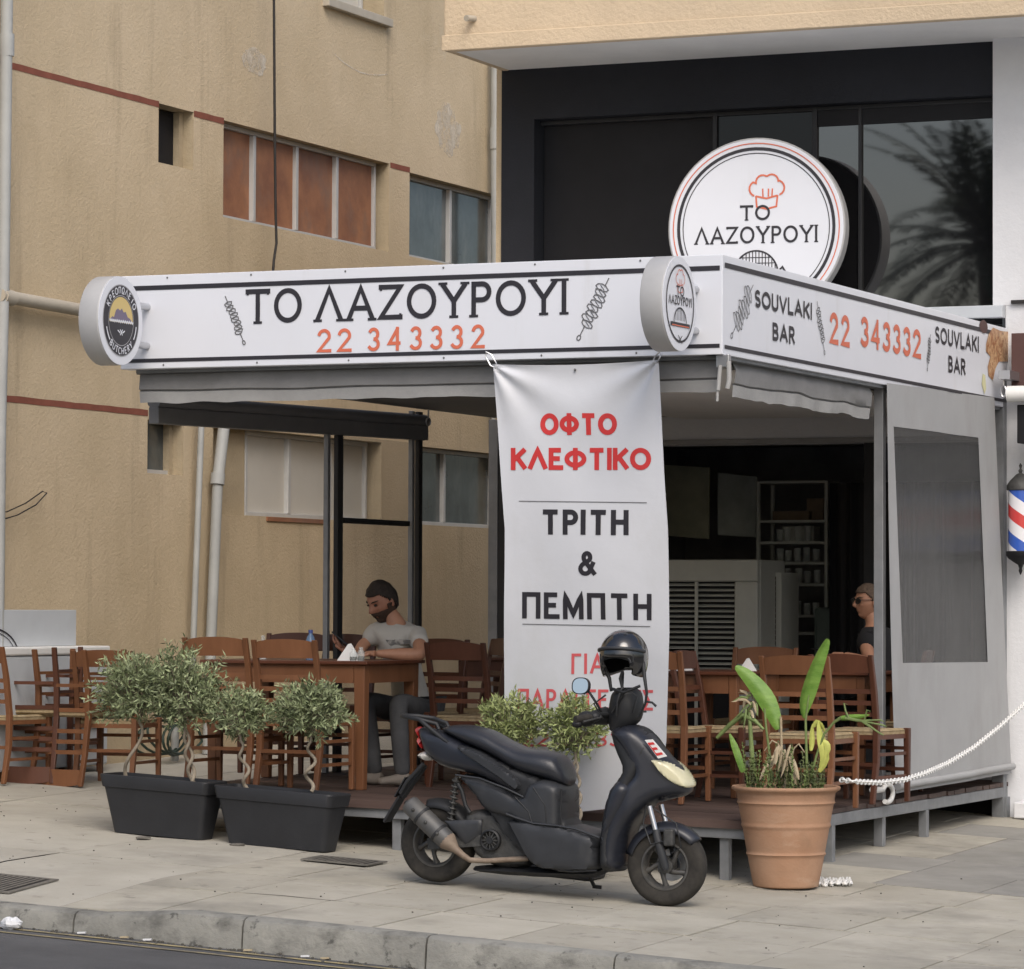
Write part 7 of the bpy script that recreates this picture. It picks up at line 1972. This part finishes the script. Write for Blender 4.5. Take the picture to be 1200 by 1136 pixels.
# body in one piece: neck, arms
J = [(chest, (.08,.06)), (A_(463,737,mY+.05), (.05,.045)), (nk, .050), (hd+Vector((.02,.015,-.03)), .048), (ns+Vector((-.04,.02,-.02)), .034), (ns.lerp(ne,.55), .050), (ne, .045), (ne.lerp(nw,.35), .046), (ne.lerp(nw,.85), .028), (nw, .024),
     (fs_+Vector((.04,.0,-.02)), .034), (fs_.lerp(fe,.55), .042), (fe, .038), (fe.lerp(fwp,.4), .038), (fwp, .025)]
skin_mesh('body', J, [(0,1),(1,2),(2,3),(1,4),(4,5),(5,6),(6,7),(7,8),(8,9),(1,10),(10,11),(11,12),(12,13),(13,14)], MT['skin'], man, 0)
hrot = Matrix.Rotation(R(-24), 3, 'Z') @ Matrix.Rotation(R(28), 3, 'X')
head(man, hd+Vector((0,0,.005)), hrot, MT['skin_red'], MT['hair_dark'], MT['beard'], scale=1.13)
hand(man, nw, Vector((-1,.25,-.03)), (0,0,1), MT['skin'], .35, 1)
hand(man, fwp, Vector((-.75,-.1,.50)), (-.5,-.3,-.8), MT['skin_red'], .75, -1)
# trousers
hipn = pel+Vector((.09,-.02,-.02)); hipf = pel+Vector((-.09,-.02,-.02))
kn = A_(466, 822, mY-.40); kf = A_(428, 820, mY-.34); an = A_(472, 902, mY-.36); af = A_(440, 903, mY-.30)
zf_ = dz(an.x)
an.z = zf_+.055; af.z = zf_+.055
J = [(pel, (.14,.12)), (hipn, .095), (hipn.lerp(kn,.55), .082), (kn, .064), (kn.lerp(an,.45), .062), (an, .052), (hipf, .095), (hipf.lerp(kf,.55), .082), (kf, .064), (kf.lerp(af,.45), .060), (af, .052)]
skin_mesh('trousers', J, [(0,1),(1,2),(2,3),(3,4),(4,5),(0,6),(6,7),(7,8),(8,9),(9,10)], MT['jeans'], man, 0)
for a_ in (an, af):
    b0 = Vector((a_.x, a_.y, zf_+.045)); skin_mesh('shoe', [(b0+Vector((.05,0,.0)), (.036,.036)), (b0, (.040,.042)), (b0+Vector((-.06,-.08,-.005)), (.042,.030)), (b0+Vector((-.10,-.15,-.012)), (.034,.022))], [(0,1),(1,2),(2,3)], MT['shoe'], man, 1)
mb = MB(); pa_, pb_, pc2, pd_ = A_(447,746,mY-.16), A_(474,746,mY-.16), A_(472,755,mY-.16), A_(446,755,mY-.16)
mb.grid(lambda u, v: (pa_.lerp(pb_, u)).lerp(pd_.lerp(pc2, u), v), 16, 5); pr_ = mb.build('shirt_print', MT['tshirt_print'], man, smooth=180)
sw_ = pr_.modifiers.new('w', 'SHRINKWRAP'); sw_.target = tee; sw_.wrap_method = 'NEAREST_SURFACEPOINT'; sw_.offset = .003
# dark print across the chest
ph = empty('phone', fwp, 'black mobile phone held in the left man\'s hand', 'phone')
pc_ = A_(400, 750, mY-.32); mb = MB(); d_ = Vector((.80,-.10,-.55)).normalized(); s_ = Vector((.15,-.9,.25)); s_ = (s_-d_*s_.dot(d_)).normalized(); n_ = d_.cross(s_)
mb.hexa([pc_+d_*a*.072+s_*b2*.036+n_*c*.0045 for c in (-1, 1) for a, b2 in ((-1,-1),(1,-1),(1,1),(-1,1))]); mb.build('case', MT['dark_plastic'], ph, bevel=.003)
mb = MB(); mb.add([pc_+d_*a*.068+s_*b2*.033+n_*.0052 for a, b2 in ((-1,-1),(1,-1),(1,1),(-1,1))], [(0,1,2,3)]); mb.build('screen', MT['glass_black'], ph)
# --- second man, partly behind the pergola post
sY = 4.15
B_ = lambda px, py, y=sY: at(px, py, Y=y)
man2 = empty('person', B_(1035, 830), 'man with sunglasses and black shirt sitting behind the grey pergola post', 'person')
hd = B_(1017, 706); nk = B_(1024, 733); ch = B_(1028, 765); pe = B_(1034, 832)
n1 = B_(1010, 749, sY-.12); f1_ = B_(1046, 749, sY+.16)
e1 = B_(1022, 778, sY-.26); w1 = B_(988, 768, sY-.22); e2 = B_(1030, 778, sY+.2)
J = [(pe, (.15,.12)), (ch, (.16,.12)), (B_(1026,745), (.12,.10)), (nk, .060), (n1+Vector((.03,.02,0)), .075), (n1.lerp(e1,.55), .062), (f1_, .075), (f1_.lerp(e2,.5), .06)]
skin_mesh('shirt', J, [(0,1),(1,2),(2,3),(2,4),(4,5),(2,6),(6,7)], MT['shirt_black'], man2, 1)
J = [(ch, .1), (B_(1026,745), .08), (nk, .052), (hd+Vector((.01,.01,-.05)), .05), (n1+Vector((.03,.02,0)), .06), (n1.lerp(e1,.5), .046), (e1, .042), (e1.lerp(w1,.4), .040), (w1, .026), (f1_, .06), (e2, .042), (B_(1008,772,sY+.05), .028)]
skin_mesh('body', J, [(0,1),(1,2),(2,3),(1,4),(4,5),(5,6),(6,7),(7,8),(1,9),(9,10),(10,11)], MT['skin'], man2, 0)
head(man2, hd, Matrix.Rotation(R(-42), 3, 'Z') @ Matrix.Rotation(R(4), 3, 'X'), MT['skin'], MT['hair_grey'], None, True)
hand(man2, w1, Vector((-1,.1,.05)), (0,0,1), MT['skin'], .6, 1)
J = [(pe, (.13,.12)), (pe+Vector((-.40,-.1,-.02)), .07), (pe+Vector((-.42,-.1,-.38)), .05), (pe+Vector((-.40,.14,-.02)), .07), (pe+Vector((-.42,.14,-.38)), .05)]
skin_mesh('trousers', J, [(0,1),(1,2),(0,3),(3,4)], MT['jeans'], man2, 0)
chair(B_(1034,830).x+.03, sY, -80, 'chair on which the man with sunglasses sits', 'wood_dark')
zt9 = at(984, 758, Y=sY-.25); mb = MB(); p_ = w1+Vector((-.10,0,.03)); mb.beam(p_, p_+Vector((-.12,.03,.01)), .05, .008); tag(mb.build('phone', MT['dark_plastic'], bevel=.002), 'dark phone held by the man with sunglasses', 'phone')

# ================================================================ ACROSS THE STREET (seen only mirrored in the black windows)
def palm(x, y, zb_, h_, n=46, L_=3.4, seed=2):
    root = empty('palm_tree', (x, y, zb_), 'tall date palm mirrored in the black upper windows', 'tree'); r = random.Random(seed)
    mb = MB(); mb.tube([(x, y, zb_), (x+.1, y, zb_+h_*.5), (x, y, zb_+h_)], [.28, .24, .26], 14); mb.build('trunk', MT['palm_bark'], root, smooth=60)
    mb = MB(); c = Vector((x, y, zb_+h_))
    for i in range(n):
        a = r.uniform(0, 6.28); el = r.uniform(-.35, 1.25); d = Vector((math.cos(a)*math.cos(el), math.sin(a)*math.cos(el), math.sin(el))); L2 = L_*r.uniform(.8, 1.1)
        pts = []
        p = c.copy(); dd = d.copy()
        for j in range(15): pts.append(p.copy()); p += dd*L2/14; dd = (dd+Vector((0,0,-.085))).normalized()
        mb.tube(pts, [.03-.0018*j for j in range(15)], 4, cap=False)
        for j in range(1, 14):
            for q in range(3):
                base_ = pts[j].lerp(pts[min(14, j+1)], q/3); t = (pts[min(14, j+1)]-pts[j-1]).normalized(); sd = t.cross(Vector((0,0,1))).normalized()
                for sg in (-1, 1):
                    ll = .52*math.sin(math.pi*min(1, .15+j/15*.9)); e = base_+(sd*sg*.8+t*.55+Vector((0,0,-.15+r.uniform(-.15,.15)))).normalized()*ll
                    mb.add([base_, base_.lerp(e, .5)+t*.034, e, base_.lerp(e, .5)-t*.034], [(0,1,2,3)])
    mb.build('crown', MT['palm_leaf'], root, fix=False)
palm(-11.8, -34.5, -.0, 8.2, n=64, L_=3.7)
mb = MB()
for bx_, by_, h_, r_ in ((-17, -37, 4.2, 2.6), (-21, -35, 5.0, 2.8)):
    rr_ = random.Random(int(-bx_*10))
    root = empty('street_tree', (bx_, by_, .3), 'dense round tree across the street, the %s of two, seen only in the window reflection' % ('taller' if h_ > 4.5 else 'lower'), 'tree', 'trees across the street')
    m2 = MB(); m2.tube([(bx_, by_, .2), (bx_, by_, h_)], [.18, .12], 10); m2.build('trunk', MT['bark'], root, smooth=60)
    m2 = MB()
    for k in range(4200):
        v = Vector((rr_.gauss(0,1), rr_.gauss(0,1), rr_.gauss(0,1))).normalized()*r_*(rr_.random()**.4)*(1+.25*noise.noise(Vector((k*.01, 0, 0)))); p = Vector((bx_, by_, h_+.6))+Vector((v.x, v.y, v.z*.8)); d1 = Vector((rr_.gauss(0,1), rr_.gauss(0,1), rr_.gauss(0,1))).normalized()*.16; d2 = d1.orthogonal().normalized()*.10
        m2.add([p, p+d1*.5+d2, p+d1, p+d1*.5-d2], [(0,1,2,3)])
    m2.build('crown', MT['hedge_leaf'], root, fix=False)
root = empty('far_building', (-18, -48, .5), 'plain low building across the street, seen only in the window reflection', 'building')
mb = MB(); mb.box(-30, -8, -54, -46, -1, 5.2); mb.build('wall', MT['far_wall'], root)
mb = MB(); mb.box(-30.3, -7.7, -54.3, -45.7, 5.2, 5.5); mb.build('roof', MT['canvas'], root)
for i in range(7):
    mb = MB(); mb.box(-28.6+i*3, -27.2+i*3, -46.02, -45.9, 2.6, 4.0); mb.build('window', MT['glass_grey'], root)
